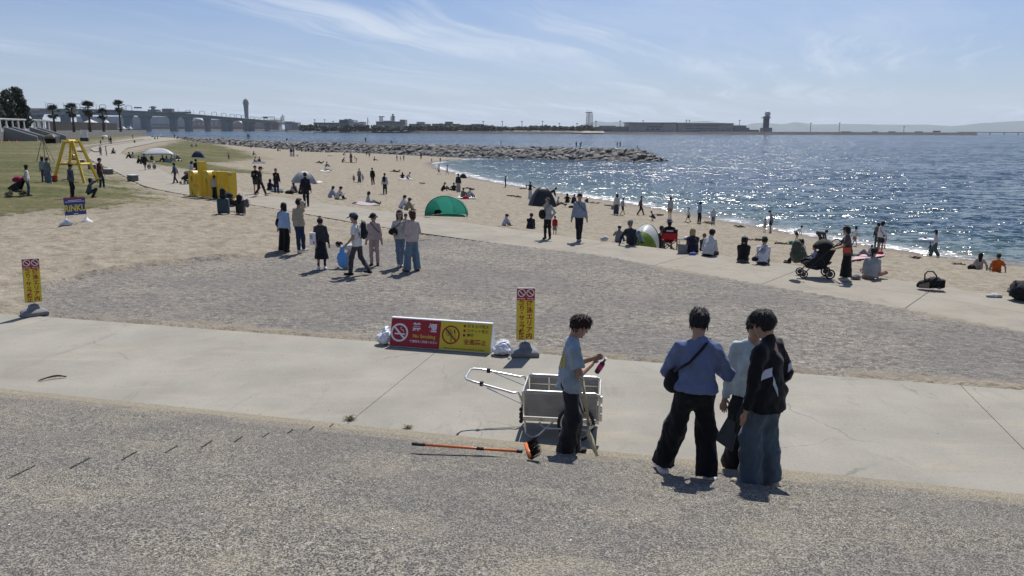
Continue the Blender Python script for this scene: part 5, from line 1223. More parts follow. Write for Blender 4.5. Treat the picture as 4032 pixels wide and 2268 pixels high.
def sandbag(px0, px1, y, hh, label, seed):
    a, b_ = P(px0, y), P(px1, y + (4 if px0 > 1700 else 0)); c = (a + b_) / 2; w = (b_ - a).length / 2
    pr = [ell((0, 0, hh * 0.36), (w, 0.16, hh * 0.40), cuts=[(V3(0, 0, 0.0), V3(0, 0, -1))], k=0.06), ell((w * 0.25, 0.02, hh * 0.55), (w * 0.7, 0.14, hh * 0.42), k=0.06), ell((w * 0.2, 0.05, hh * 0.9), (w * 0.45, 0.09, hh * 0.22), k=0.05)]
    if px0 > 1700: pr[2] = ell((w * 0.8, -0.1, hh * 0.35), (w * 0.25, 0.06, hh * 0.2), k=0.04)
    v, f = mesh_prims(pr, 0.012); v = folds(v, f, 0.03, seed, 1.6)
    m = simple('white_poly_sack', (0.66, 0.68, 0.72), 0.35, var=0.12, vscale=8, bump=0.6, bscale=26, dirt=0.25)
    e = empty('sandbag', (c.x, c.y + 0.12, 0.0)); tag(e, label, 'sandbag', 'sandbags holding the notice board')
    link('sack', mesh_np('sack', v, f, True), m, e)
    if px0 > 1700: MB().tube([(w * 0.85, -0.16, 0.2), (w * 1.0, -0.2, 0.1), (w * 0.8, -0.22, 0.03), (w * 0.7, -0.26, 0.01)], 0.012, 6).build('tie_string', simple('white_cord', (0.75, 0.75, 0.74), 0.7), e)
sandbag(1478, 1538, 1362, 0.30, 'plump white sandbag at the red no smoking end of the board', 3); sandbag(1934, 2014, 1402, 0.27, 'shiny crumpled white sandbag with loose tie strings at the yellow end', 8)

# ------------------------------------------------------------------ hand cart
def cart():
    c0 = P(2212, 1692); e = empty('hand_cart', (c0.x, c0.y, 0), R(-7.5)); tag(e, 'ribbed aluminium two wheeled hand cart with a long loop handle on the path', 'cart')
    L, Wd, z0, z1 = 0.97, 0.66, 0.28, 0.63
    x0, x1, y0, y1 = -L / 2, L / 2, -Wd / 2, Wd / 2
    for y, nm in ((y0, 'side_panel'), (y1, 'side_panel')):
        p = MB().box((0, y, (z0 + z1) / 2), (L - 0.05, 0.010, z1 - z0 - 0.03)).build(nm, ALUP, e)
        for k in range(15):
            MB().tube([(x0 + 0.04, y - 0.007, z0 + 0.03 + k * 0.0195), (x1 - 0.04, y - 0.007, z0 + 0.03 + k * 0.0195)], 0.0065, 6, flat=0.8).build('rib', ALUP, p)
        MB().tube([(x0, y, z0), (x0, y, z1 - 0.06), (x0 + 0.02, y, z1 - 0.015), (x0 + 0.06, y, z1), (x1 - 0.06, y, z1), (x1 - 0.02, y, z1 - 0.015), (x1, y, z1 - 0.06), (x1, y, z0)], 0.014, 8).build('side_frame', ALU, e)
        MB().box((0.0, y, z0 - 0.02), (L, 0.03, 0.05)).build('bottom_rail', ALU, e)
    for x in (-0.2, 0.2): MB().box((x, y1 - 0.013, (z0 + z1) / 2), (0.02, 0.012, z1 - z0 - 0.04)).build('upright', ALU, e)
    MB().box((0, y1 - 0.013, z1 - 0.12), (L - 0.06, 0.012, 0.018)).build('inner_rail', ALU, e)
    for x in (x0, x1):
        MB().box((x, 0, (z0 + z1) / 2), (0.010, Wd - 0.04, z1 - z0 - 0.03)).build('end_panel', ALUP, e); MB().tube([(x, y0, z1 - 0.03), (x, y1, z1 - 0.03)], 0.012, 8).build('end_rail', ALU, e)
    MB().box((0, 0, z0 - 0.01), (L - 0.02, Wd - 0.04, 0.012)).build('floor', ALUP, e)
    for y in (y0 - 0.05, y1 + 0.05):
        w = empty('wheel', (0.20, y, 0.24)); w.parent = e
        m = MB(); n = 28
        prof = [(0.24 + 0.025 * math.cos(t), 0.022 * math.sin(t)) for t in np.linspace(0, 2 * math.pi, 9)[:-1]]
        for (r0, w0), (r1, w1) in zip(prof, prof[1:] + prof[:1]):
            for k in range(n):
                t0, t1 = 2 * math.pi * k / n, 2 * math.pi * (k + 1) / n
                m.add([(r0 * math.cos(t0) * .9, w0, r0 * math.sin(t0) * .9), (r0 * math.cos(t1) * .9, w0, r0 * math.sin(t1) * .9), (r1 * math.cos(t1) * .9, w1, r1 * math.sin(t1) * .9), (r1 * math.cos(t0) * .9, w1, r1 * math.sin(t0) * .9)], [(0, 1, 2, 3)])
        m.build('tyre', RUB, w, True)
        MB().tube([(0.195 * math.cos(t), 0, 0.195 * math.sin(t)) for t in np.linspace(0, 2 * math.pi, 25)], 0.010, 6).build('rim', ALU, w)
        for k in range(9): MB().tube([(0, 0, 0), (0.19 * math.cos(k * .698), 0, 0.19 * math.sin(k * .698))], 0.004, 5).build('spoke', ALU, w)
    MB().tube([(-0.26, y0 - 0.09, z0 - 0.03), (-0.20, y0 - 0.09, z0 - 0.10), (0.36, y0 - 0.09, z0 - 0.10), (0.42, y0 - 0.09, z0 - 0.03)], 0.016, 8).build('wheel_guard', ALU, e)
    MB().tube([(x0 + 0.03, y0, z0 - 0.02), (x0 + 0.05, y0, 0.06), (x0 + 0.10, y0, 0.015), (x0 + 0.16, y0, 0.015), (x0 + 0.22, y0, 0.05), (x0 + 0.42, y0, z0 - 0.02)], 0.012, 8).build('stand_leg', ALU, e)
    hz = 0.59; hx = x0 - 0.75
    MB().tube([(x0, y0, z0 + 0.1), (x0 - 0.005, y0, z1 - 0.14), (x0 - 0.05, y0, z1 - 0.03), (x0 - 0.12, y0, hz), (hx + 0.12, y0 + 0.06, hz + 0.10), (hx + 0.02, y0 + 0.10, hz + 0.115), (hx - 0.01, y0 + 0.17, hz + 0.12), (hx - 0.01, y1 - 0.17, hz + 0.12), (hx + 0.02, y1 - 0.10, hz + 0.115), (hx + 0.12, y1 - 0.06, hz + 0.10), (x0 - 0.12, y1, hz), (x0 - 0.05, y1, z1 - 0.03), (x0 - 0.005, y1, z1 - 0.14), (x0, y1, z0 + 0.1)], 0.016, 8).build('loop_handle', ALU, e, True)
    for sy, y in ((1, y0), (-1, y1)):
        MB().tube([(x0 - 0.02, y, z1 - 0.17), (x0 - 0.46, y + sy * 0.02, hz + 0.045)], 0.008, 6).build('brace', ALU, e)
        MB().box((hx + 0.22, y + sy * 0.055, hz + 0.085), (0.05, 0.045, 0.06)).build('grip_clip', RUB, e, bevel=0.008)
    for z in (z0 - 0.045, z0 + 0.01, z1 - 0.30, z1 - 0.24):
        MB().lathe([(0.024, -0.018), (0.026, 0), (0.024, 0.018)], n=10).build('knob', RUB, e, mtx=Matrix.Translation((x0 - 0.01, y0 - 0.035, z)) @ Matrix.Rotation(R(90), 4, 'X'))
    for z in (0.55, 0.42, 0.31): MB().box((x1 + 0.022, y0 + 0.03, z), (0.03, 0.05, 0.09)).build('latch', ALU, e, bevel=0.006)
cart()
def onsteps(px, py):
    a = P(px, py, 0.3)
    for _ in range(30):
        q = a.x * NV.x + a.y * NV.y; z = max(0.0, RISER + (Q_A - q) * RISER / TREAD); a = P(px, py, a.z * 0.5 + z * 0.5)
    return a
# broom lying on the steps
def broom():
    A_, B_ = onsteps(1622, 1766), onsteps(2076, 1805); A_.z += 0.05; B_.z += 0.07
    e = empty('push_broom', A_); e.location = (0, 0, 0); tag(e, 'orange handled yard broom with stiff black bristles lying across the steps', 'broom')
    OR = simple('orange_plastic', (0.62, 0.16, 0.035), 0.4, var=0.08); at = lambda f: A_.lerp(B_, f)
    MB().tube([at(0.11), at(0.92)], 0.0135, 10).build('handle', OR, e, True)
    MB().tube([at(0.0), at(0.115)], 0.0165, 10).build('end_grip', RUB, e, True); MB().tube([at(0.565), at(0.625)], 0.018, 10).build('joint_collar', RUB, e, True); MB().tube([at(0.91), at(0.96)], 0.018, 10).build('ferrule', RUB, e, True)
    d = (B_ - A_).normalized(); sd = d.cross(Vector((0, 0, 1))).normalized(); up = sd.cross(d)
    c = B_ + d * 0.02; n1 = (sd * 0.80 + d * 0.2 + up * -0.15).normalized()
    MB().tube([c - n1 * -0.10, c + n1 * -0.15], 0.032, 8, flat=0.6).build('head_block', OR, e, True)
    bm_ = MB(); rg = random.Random(4); tip = (d * 0.8 + up * 0.55).normalized()
    for k in range(420):
        f = rg.uniform(-0.16, 0.11); o = c + n1 * f + up * rg.uniform(-0.02, 0.02); t = o + tip * rg.uniform(0.10, 0.125) + Vector((rg.uniform(-.02, .02), rg.uniform(-.02, .02), rg.uniform(-.015, .015)))
        s = Vector((0.0028, 0.0012, 0)); bm_.add([o - s, o + s, t + s * 0.7, t - s * 0.7], [(0, 1, 2, 3)])
    o = bm_.build('bristles', simple('black_bristle', (0.02, 0.02, 0.021), 0.6), e); o['kind'] = 'stuff'
broom()
def spade():
    b_ = onsteps(2349, 1797); b_.z += 0.01; t = D(2290, 1482, b_.y + 0.10)
    e = empty('spade', b_); e.location = (0, 0, 0); tag(e, 'long wooden handled spade standing upright beside the boy in the pale blue shirt', 'spade')
    WD = simple('pale_wood', (0.44, 0.35, 0.20), 0.6, var=0.15, vscale=14); at = lambda f: b_.lerp(t, f)
    m1 = at(0.36) + Vector((-0.025, 0, 0)); MB().tube([m1, at(0.7) + Vector((-0.008, 0, 0)), at(0.97)], [0.016, 0.017, 0.019], 10).build('shaft', WD, e, True)
    MB().tube([at(0.97) + Vector((-0.02, -0.075, 0.0)), at(1.0) + Vector((-0.01, -0.02, 0)), at(0.97) + Vector((-0.0, 0.05, 0.0))], 0.018, 8).build('grip', WD, e, True)
    BL = simple('worn_cream_blade', (0.42, 0.38, 0.22), 0.5, var=0.3, vscale=10)
    pts = [m1 + Vector((0, 0, 0.02)), at(0.28) + Vector((-0.045, 0, 0)), at(0.15) + Vector((-0.02, 0, 0)), b_]
    m = MB(); d = Vector((0.25, 1, 0)).normalized()
    for i, (p_, w) in enumerate(zip(pts, (0.025, 0.10, 0.10, 0.03))): m.v += [tuple(p_ - d * w), tuple(p_ + Vector((0.02, 0, 0))), tuple(p_ + d * w)]
    for i in range(3):
        for k in range(2): m.f.append((i * 3 + k, i * 3 + k + 1, i * 3 + 4 + k, i * 3 + 3 + k))
    m.build('blade', BL, e, True, solid=0.006); MB().tube([at(0.42) + Vector((-0.022, 0, 0)), at(0.39) + Vector((-0.02, 0, 0))], 0.024, 8).build('wire_binding', M_STEEL, e)
spade()
def weed(px, py, label, r=0.12, n=60, col=(0.12, 0.115, 0.045)):
    a = P(px, py); m = MB(); rg = random.Random(px)
    for k in range(n):
        t = rg.uniform(0, 6.28); l = r * rg.uniform(0.4, 1.1); h = l * rg.uniform(0.15, 0.75); d = Vector((math.cos(t), math.sin(t), 0)); s = Vector((-d.y, d.x, 0)) * 0.005
        p1, p2 = a + d * l * 0.5 + Vector((0, 0, h * 0.8)), a + d * l + Vector((0, 0, h * 0.5))
        m.add([a - s, a + s, p1 + s, p1 - s, p2], [(0, 1, 2, 3), (3, 2, 4)])
    o = m.build('weed_tuft', simple('dry_weed', col, 0.9, var=0.3)); tag(o, label, 'weed', 'weeds in the path joint')
weed(1377, 1652, 'larger spiky weed tuft growing at the cracked joint between path and steps'); weed(1606, 1685, 'smaller flat weed tuft in the joint behind the broom handle', 0.09, 36)
def twig():
    a, b_ = P(150, 1504), P(262, 1488); m = MB(); rg = random.Random(9); TW = simple('dead_frond', (0.085, 0.062, 0.04), 0.95, var=0.4)
    ax = [a.lerp(b_, f) + Vector((0, 0.06 * math.sin(f * 3.1), 0.015 + 0.03 * math.sin(f * 3.1))) for f in np.linspace(0, 1, 9)]
    m.tube(ax, [0.006, 0.010, 0.012, 0.014, 0.015, 0.015, 0.013, 0.010, 0.006], 6)
    for k in range(90):
        f = rg.uniform(0.1, 1.0); o = a.lerp(b_, f) + Vector((0, 0.06 * math.sin(f * 3.1), 0.03)); t = o + Vector((rg.uniform(-0.10, 0.06), rg.uniform(-0.06, 0.06), rg.uniform(-0.025, 0.02)))
        m.add([o, o + Vector((0.006, 0, 0.003)), t], [(0, 1, 2)])
    tag(m.build('dead_palm_frond', TW), 'small dry dark palm frond lying on the bare concrete path', 'frond')
twig()

# ------------------------------------------------------------------ yellow monuments, blocks, info board
YEL = simple('yellow_paint', (0.56, 0.38, 0.012), 0.42, var=0.08, vscale=2)
def letters():
    A_, B_ = G(757, 770), G(930, 789); x = (B_ - A_); L = x.length; x.normalize(); rz = math.atan2(x.y, x.x)
    e = empty('letter_monument', (A_ + B_) / 2, rz); e.location.z = 0.0; tag(e, 'big solid yellow letters spelling RiNKU standing in a row on the promenade', 'monument')
    hts = (1.45, 2.0, 1.5, 1.5, 1.5); lay = (0.10, 0.285, 0.445, 0.66, 0.885); wid = (1.05, 0.40, 1.0, 1.0, 1.05)
    def poly(outer, holes, nm, xc, Wd, Hh):
        bm = bmesh.new()
        def ring(pts): 
            vs = [bm.verts.new((xc + (p[0] - 0.5) * Wd, -0.21, p[1] * Hh - 0.02)) for p in pts]; return [bm.edges.new((vs[i], vs[(i + 1) % len(vs)])) for i in range(len(vs))]
        es = ring(outer)
        for h_ in holes: es += ring(h_)
        r_ = bmesh.ops.triangle_fill(bm, use_beauty=True, use_dissolve=False, edges=es)
        fs = [g for g in r_['geom'] if isinstance(g, bmesh.types.BMFace)]
        ex = bmesh.ops.extrude_face_region(bm, geom=fs); bmesh.ops.translate(bm, verts=[g for g in ex['geom'] if isinstance(g, bmesh.types.BMVert)], vec=(0, 0.42, 0)); bmesh.ops.recalc_face_normals(bm, faces=bm.faces)
        me = bpy.data.meshes.new(nm); bm.to_mesh(me); bm.free(); return link(nm, me, YEL, e)
    arc = lambda cx, cy, rx, ry, a0, a1, n: [(cx + rx * math.cos(R(a0 + (a1 - a0) * i / n)), cy + ry * math.sin(R(a0 + (a1 - a0) * i / n))) for i in range(n + 1)]
    xs = [(f - 0.5) * L for f in lay]
    poly([(0, 0), (0.34, 0), (0.34, 0.34), (0.62, 0), (1, 0), (0.72, 0.40)] + arc(0.62, 0.70, 0.36, 0.30, -60, 90, 8) + [(0, 1)], [[(0.34, 0.58), (0.6, 0.58), (0.68, 0.68), (0.6, 0.78), (0.34, 0.78)]], 'letter_r', xs[0], wid[0] * L / 6.6, hts[0])
    poly([(0, 0), (1, 0), (1, 1), (0, 1)], [], 'letter_i', xs[1], wid[1] * L / 6.6, hts[1])
    poly([(0, 0), (0.32, 0), (0.32, 0.58)] + arc(0.5, 0.58, 0.18, 0.16, 180, 0, 6)[1:] + [(0.68, 0), (1, 0)] + arc(0.58, 0.62, 0.42, 0.38, 0, 90, 7) + [(0, 1)], [], 'letter_n', xs[2], wid[2] * L / 6.6, hts[2])
    poly([(0, 0), (0.32, 0), (0.32, 0.34), (0.62, 0), (1, 0), (0.62, 0.5), (1, 1), (0.62, 1), (0.32, 0.66), (0.32, 1), (0, 1)], [], 'letter_k', xs[3], wid[3] * L / 6.6, hts[3])
    poly([(0, 1), (0, 0.4)] + arc(0.5, 0.4, 0.5, 0.4, 180, 360, 9)[1:] + [(1, 1), (0.68, 1), (0.68, 0.42)] + arc(0.5, 0.42, 0.18, 0.14, 0, -180, 6)[1:] + [(0.32, 1)], [], 'letter_u', xs[4], wid[4] * L / 6.6, hts[4])
    MB().box((xs[4] + 0.45, -0.215, 1.35), (0.32, 0.01, 0.07)).build('plaque', M_STEEL, e)
letters()
def a_frame():
    C = G(300, 714); e = empty('yellow_frame', C, R(-8)); tag(e, 'tall yellow double A shaped steel frame standing on the lawn', 'frame')
    Hh, sp, dp = 2.75, 1.18, 0.75; r = 0.105
    def leg(a, b_, nm='leg'):
        MB().tube([a, b_], r, 4).build(nm, YEL, e)
    for y, dx in ((-dp, 0.0), (dp, 0.0)):
        leg((-sp, y, -0.1), (-0.30, y * 0.45, Hh)); leg((sp, y, -0.1), (0.30, y * 0.45, Hh))
        MB().tube([(-0.30, y * 0.45, Hh - 0.06), (0.30, y * 0.45, Hh - 0.06)], 0.09, 4).build('top_rail', YEL, e)
        f = 0.44; MB().tube([(-sp + (sp - 0.3) * f - 0.1, y * (1 - .55 * f), Hh * f), (sp - (sp - 0.3) * f + 0.1, y * (1 - .55 * f), Hh * f)], 0.075, 4).build('cross_bar', YEL, e)
    for sx in (-1, 1):
        f = 0.44; MB().tube([(sx * (sp - (sp - .3) * f), -dp * (1 - .55 * f), Hh * f), (sx * (sp - (sp - .3) * f), dp * (1 - .55 * f), Hh * f)], 0.07, 4).build('side_bar', YEL, e)
    MB().tube([(-0.02, -dp * 0.45, Hh), (-0.02, dp * 0.45, Hh)], 0.10, 4).build('ridge_beam', YEL, e)
    MB().tube([(0.0, 0, Hh), (0.0, 0, Hh - 0.9)], 0.03, 6).build('bell_rope', M_STEEL, e); MB().lathe([(0.02, -0.9), (0.10, -0.95), (0.13, -1.15), (0.16, -1.2)], (0, 0, Hh), 12).build('bell', simple('brass', (0.45, 0.33, 0.10), 0.35, 0.9), e, True)
a_frame()
M_BLOCK = simple('bench_concrete', (0.13, 0.125, 0.115), 0.9, var=0.15, vscale=4); M_BTOP = simple('bench_top_stone', (0.60, 0.59, 0.56), 0.7)
for i, (px, py, w) in enumerate(((524, 713, 38), (428, 686, 26), (363, 667, 20), (319, 646, 15), (288, 631, 9))):
    a = G(px, py); k = (a.y) / F_PX; W_ = max(0.62, w * k); e = empty('bench_block', a, R(-35)); tag(e, 'concrete bench block with pale top, ' + ('end of the row nearest the yellow letters', 'just behind the man in black and red', 'right beside the yellow frame', 'seen between the yellow frame legs', 'smallest, last of the row by the promenade')[i], 'bench', 'bench blocks along the promenade')
    MB().box((0, 0, 0.18), (W_ * 0.92, 0.52, 0.46)).build('block', M_BLOCK, e, bevel=0.02); MB().box((0, 0, 0.445), (W_, 0.60, 0.06)).build('top_slab', M_BTOP, e, bevel=0.012)
def info():
    A_, B_ = G(258, 886), G(345, 876); m_ = (A_ + B_) / 2; x = (B_ - A_); L = x.length; rz = math.atan2(x.y, x.x); e = empty('info_board', m_, rz); tag(e, 'blue and red information board with yellow lettering on two white feet on the sand', 'sign')
    BLU = simple('board_blue', (0.018, 0.04, 0.20), 0.45)
    for sx in (-1, 1):
        MB().tube([(sx * L * 0.47, 0, 0.1), (sx * L * 0.47, 0, 1.08)], 0.015, 8).build('post', SW, e); MB().lathe([(0.24, 0), (0.235, 0.045), (0.10, 0.14), (0.035, 0.22), (0.02, 0.24)], (sx * L * 0.47, 0, 0), 18).build('foot', simple('white_plastic', (0.62, 0.62, 0.60), 0.5, dirt=0.3), e, True)
    W_, z0, z1 = L * 0.96, 0.36, 1.06
    pn = MB().box((0, -0.02, (z0 + z1) / 2), (W_, 0.02, z1 - z0)).build('panel', BLU, e)
    FM = Matrix.Translation((0, -0.032, (z0 + z1) / 2)) @ Matrix.Rotation(R(90), 4, 'X'); hh = (z1 - z0) / 2
    MB().add([(-W_ / 2, hh - 0.05, 0), (W_ / 2, hh - 0.05, 0), (W_ / 2, hh, 0), (-W_ / 2, hh, 0)], [(0, 1, 2, 3)]).build('red_band', SR, e, mtx=FM)
    for y, f in ((hh - 0.115, 0.6), (hh - 0.17, 0.9)): stroke(e, 'text_line', [(-W_ / 2 * f, y), (W_ / 2 * f, y)], 0.020, SW, FM @ Matrix.Translation((0, 0, 0.001)))
    glyphs('RiNKU', 0.36, SY, e, FM @ Matrix.Translation((0, -0.09, 0.0015)), bold=0.012, sx=0.80)
    stroke(e, 'small_print', [(-0.08, -hh + 0.05), (0.08, -hh + 0.05)], 0.03, SW, FM @ Matrix.Translation((0, 0, 0.001)))
info()

# ------------------------------------------------------------------ tents
DARKP = simple('dark_pole', (0.03, 0.035, 0.035), 0.5)
def shell_tent(label, c, rz, W_, Hh, dep, cols, rim, tl=0.35, rows=None, name='beach_tent', split=None):
    """half-dome shelter, open to local -y"""
    e = empty(name, c, rz); tag(e, label, 'tent', 'beach tents'); n = len(cols)
    def S(u, v):
        a = math.pi * u; b_ = (math.pi / 2) * v
        return Vector((-math.cos(a) * W_ / 2 * (1 - 0.12 * v), dep * math.sin(b_) * (0.25 + 0.75 * math.sin(a) ** 0.7 if True else 1), Hh * math.sin(a) ** 0.85 * math.cos(b_) * (1 - 0.10 * v)))
    for i, col in enumerate(cols):
        v1 = 0.42 if split else 1.0
        MB().grid(lambda u, v, i=i: S((i + u) / n, v * v1), 14, 14).build('panel', tentcloth(col, tl=tl), e, True)
        if split: MB().grid(lambda u, v, i=i: S((i + u) / n, v1 + v * (1 - v1)), 14, 10).build('lower_panel', tentcloth(split, tl=tl), e, True)
    MB().tube([S(u, 0) for u in np.linspace(0, 1, 25)], 0.018, 6).build('rim_pole', rim, e)
    for i in range(1, n): MB().tube([S(i / n, v) + Vector((0, 0.004, 0.006)) for v in np.linspace(0, 0.97, 14)], 0.010, 5).build('seam', rim, e)
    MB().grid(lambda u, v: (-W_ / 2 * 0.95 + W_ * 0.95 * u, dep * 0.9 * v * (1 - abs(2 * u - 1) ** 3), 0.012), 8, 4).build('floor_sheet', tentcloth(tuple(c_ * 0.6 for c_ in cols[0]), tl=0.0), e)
    return e
def dome_tent(label, c, rz, W_, Dp, Hh, col, top=None, pole=None, door=None, group='beach tents'):
    e = empty('beach_tent', c, rz); tag(e, label, 'tent', group)
    def S(a, t):
        h = Hh * math.sin(t * math.pi / 2) ** 1.15; r_ = (1 - t ** 1.45)
        sq = 1.0 / max(abs(math.cos(a)), abs(math.sin(a))) ** 0.55
        return Vector((W_ / 2 * r_ * math.cos(a) * sq * 0.74, Dp / 2 * r_ * math.sin(a) * sq * 0.74, h))
    t1 = 0.72 if top else 1.0
    for k in range(4):
        a0 = math.pi / 4 + k * math.pi / 2
        MB().grid(lambda u, v, a0=a0: S(a0 + u * math.pi / 2, v * t1), 10, 12).build('panel', tentcloth(col, tl=0.25), e, True)
        if top: MB().grid(lambda u, v, a0=a0: S(a0 + u * math.pi / 2, t1 + v * (1 - t1)), 10, 6).build('top_panel', tentcloth(top, tl=0.3), e, True)
        MB().tube([S(a0, t) + Vector((0, 0, 0.01)) for t in np.linspace(0, 1, 14)], 0.014, 5).build('pole', pole or DARKP, e)
    if door: MB().grid(lambda u, v: S(math.pi * 1.5 + (u - 0.5) * 0.9, 0.05 + v * 0.5) * 1.01, 6, 8).build('door_flap', tentcloth(door, tl=0.1), e, True)
    return e
def span(px0, px1, py, z=None):
    a = G(px0, py) if z is None else P(px0, py, z); b_ = G(px1, py) if z is None else P(px1, py, z); return (a + b_) / 2, (b_ - a).length
c, w = span(1668, 1842, 853, -0.03); hh = D(1752, 769, c.y + 0.3).z - c.z
shell_tent('glossy green half dome beach shelter open to the promenade, black bags inside', (c.x, c.y, -0.035), R(-14), w * 1.0, hh, 1.25, [(0.03, 0.20, 0.145), (0.04, 0.26, 0.19), (0.035, 0.23, 0.165), (0.05, 0.30, 0.21)], simple('green_rim', (0.015, 0.10, 0.075), 0.5), 0.4)
bg = ell
def lump(name, label, cat, loc, rad, col, seed=1, rz=0.0, group=None, res=0.03, mat=None, parts=None):
    pr = [ell((0, 0, rad[2] * 0.8), rad, cuts=[(V3(0, 0, 0), V3(0, 0, -1))]), ell((rad[0] * 0.3, 0, rad[2] * 1.1), (rad[0] * 0.6, rad[1] * 0.7, rad[2] * 0.75), k=0.06)]
    v, f = mesh_prims(pr, max(res, min(rad) / 4)); v = folds(v, f, min(rad) * 0.25, seed)
    o = link(name, mesh_np(name, v, f, True), mat or cloth(col, 0.8, 'bag_fabric')); o.location = loc; o.rotation_euler = (0, 0, rz); tag(o, label, cat, group); return o
a = P(1712, 845, -0.03); lump('bag', 'black bags heaped in the mouth of the green shelter', 'bag', (a.x, a.y + 0.25, -0.03), (0.30, 0.16, 0.12), (0.008, 0.008, 0.009), 5)
c, w = span(2085, 2186, 812); hh = D(2140, 736, c.y).z - c.z
dome_tent('dark charcoal dome tent with a paler curved ridge standing on the sand by the water', (c.x, c.y + 0.5, c.z - 0.05), R(10), w * 1.02, w * 0.8, hh, (0.022, 0.022, 0.027), (0.045, 0.043, 0.048), simple('red_grey_pole', (0.10, 0.03, 0.03), 0.5))
c, w = span(2497, 2589, 975, -0.5); hh = D(2540, 884, c.y).z - c.z
st = shell_tent('silver white and lime green pop up shelter behind the seated couple', (c.x + 0.05, c.y + 0.15, c.z), R(152), w * 1.12, hh, 1.05, [(0.62, 0.64, 0.62), (0.68, 0.70, 0.68)], DARKP, 0.4, split=(0.17, 0.27, 0.035))
c, w = span(1147, 1232, 720); hh = D(1190, 671, c.y + 0.6).z - c.z
dome_tent('pale grey dome tent with a white top on the open sand', (c.x, c.y + 0.6, c.z - 0.04), R(20), w * 1.05, w * 0.9, hh, (0.34, 0.345, 0.35), (0.72, 0.73, 0.73), simple('grey_pole', (0.2, 0.2, 0.2), 0.5))
c, w = span(760, 799, 620); hh = D(776, 593, c.y).z - c.z
dome_tent('small navy blue tent with a red trimmed side on the grass patch', (c.x, c.y, c.z - 0.05), R(15), w * 1.05, w * 0.8, hh, (0.02, 0.035, 0.10), None, simple('red_trim', (0.25, 0.03, 0.04), 0.5))
c, w = span(1812, 1836, 701); hh = D(1824, 682, c.y).z - c.z
dome_tent('tiny dark green pop up tent close to the water', (c.x, c.y, c.z - 0.05), R(0), w * 1.1, w * 0.8, hh, (0.018, 0.035, 0.022))
def canopy(px0, px1, pyt, pyb, label, col, legs, rz=0.3, closed=False):
    c, w = span(px0, px1, pyb); hh = D((px0 + px1) / 2, pyt, c.y).z - c.z; e = empty('canopy_tent', c, rz); tag(e, label, 'tent', 'canopy shelters'); h2 = w / 2 * 0.66; ze = hh * 0.74
    def S(u, v):
        x, y = (2 * u - 1), (2 * v - 1); k = 1 - max(abs(x), abs(y)) ** 2.4 * 0.46 - 0.06 * (x * x * y * y); return Vector((x * h2, y * h2, hh * k))
    MB().grid(S, 16, 16).build('roof', tentcloth(col, tl=0.35), e, True, solid=0.01)
    for sx in (-1, 1):
        for sy in (-1, 1):
            MB().tube([(sx * h2, sy * h2, 0), (sx * h2 * 1.02, sy * h2 * 1.02, ze * 0.55), (sx * h2 * 0.97, sy * h2 * 0.97, ze * 0.9)], 0.085, 6).build('leg', cloth(legs), e)
    if closed:
        for k, (a0, b0) in enumerate((((-1, 1), (1, 1)), ((-1, -1), (-1, 1)), ((1, 1), (1, -1)))):
            MB().add([(a0[0] * h2, a0[1] * h2, 0), (b0[0] * h2, b0[1] * h2, 0), (b0[0] * h2, b0[1] * h2, ze), (a0[0] * h2, a0[1] * h2, ze)], [(0, 1, 2, 3)]).build('side_wall', cloth(legs), e, solid=0.01)
canopy(585, 664, 583, 636, 'white four legged canopy shelter with arching legs on the grass patch', (0.60, 0.60, 0.60), (0.45, 0.45, 0.45), R(25))
canopy(166, 243, 528, 565, 'black walled canopy shelter with a beige front under the retaining wall', (0.20, 0.17, 0.12), (0.012, 0.012, 0.013), R(8), True)

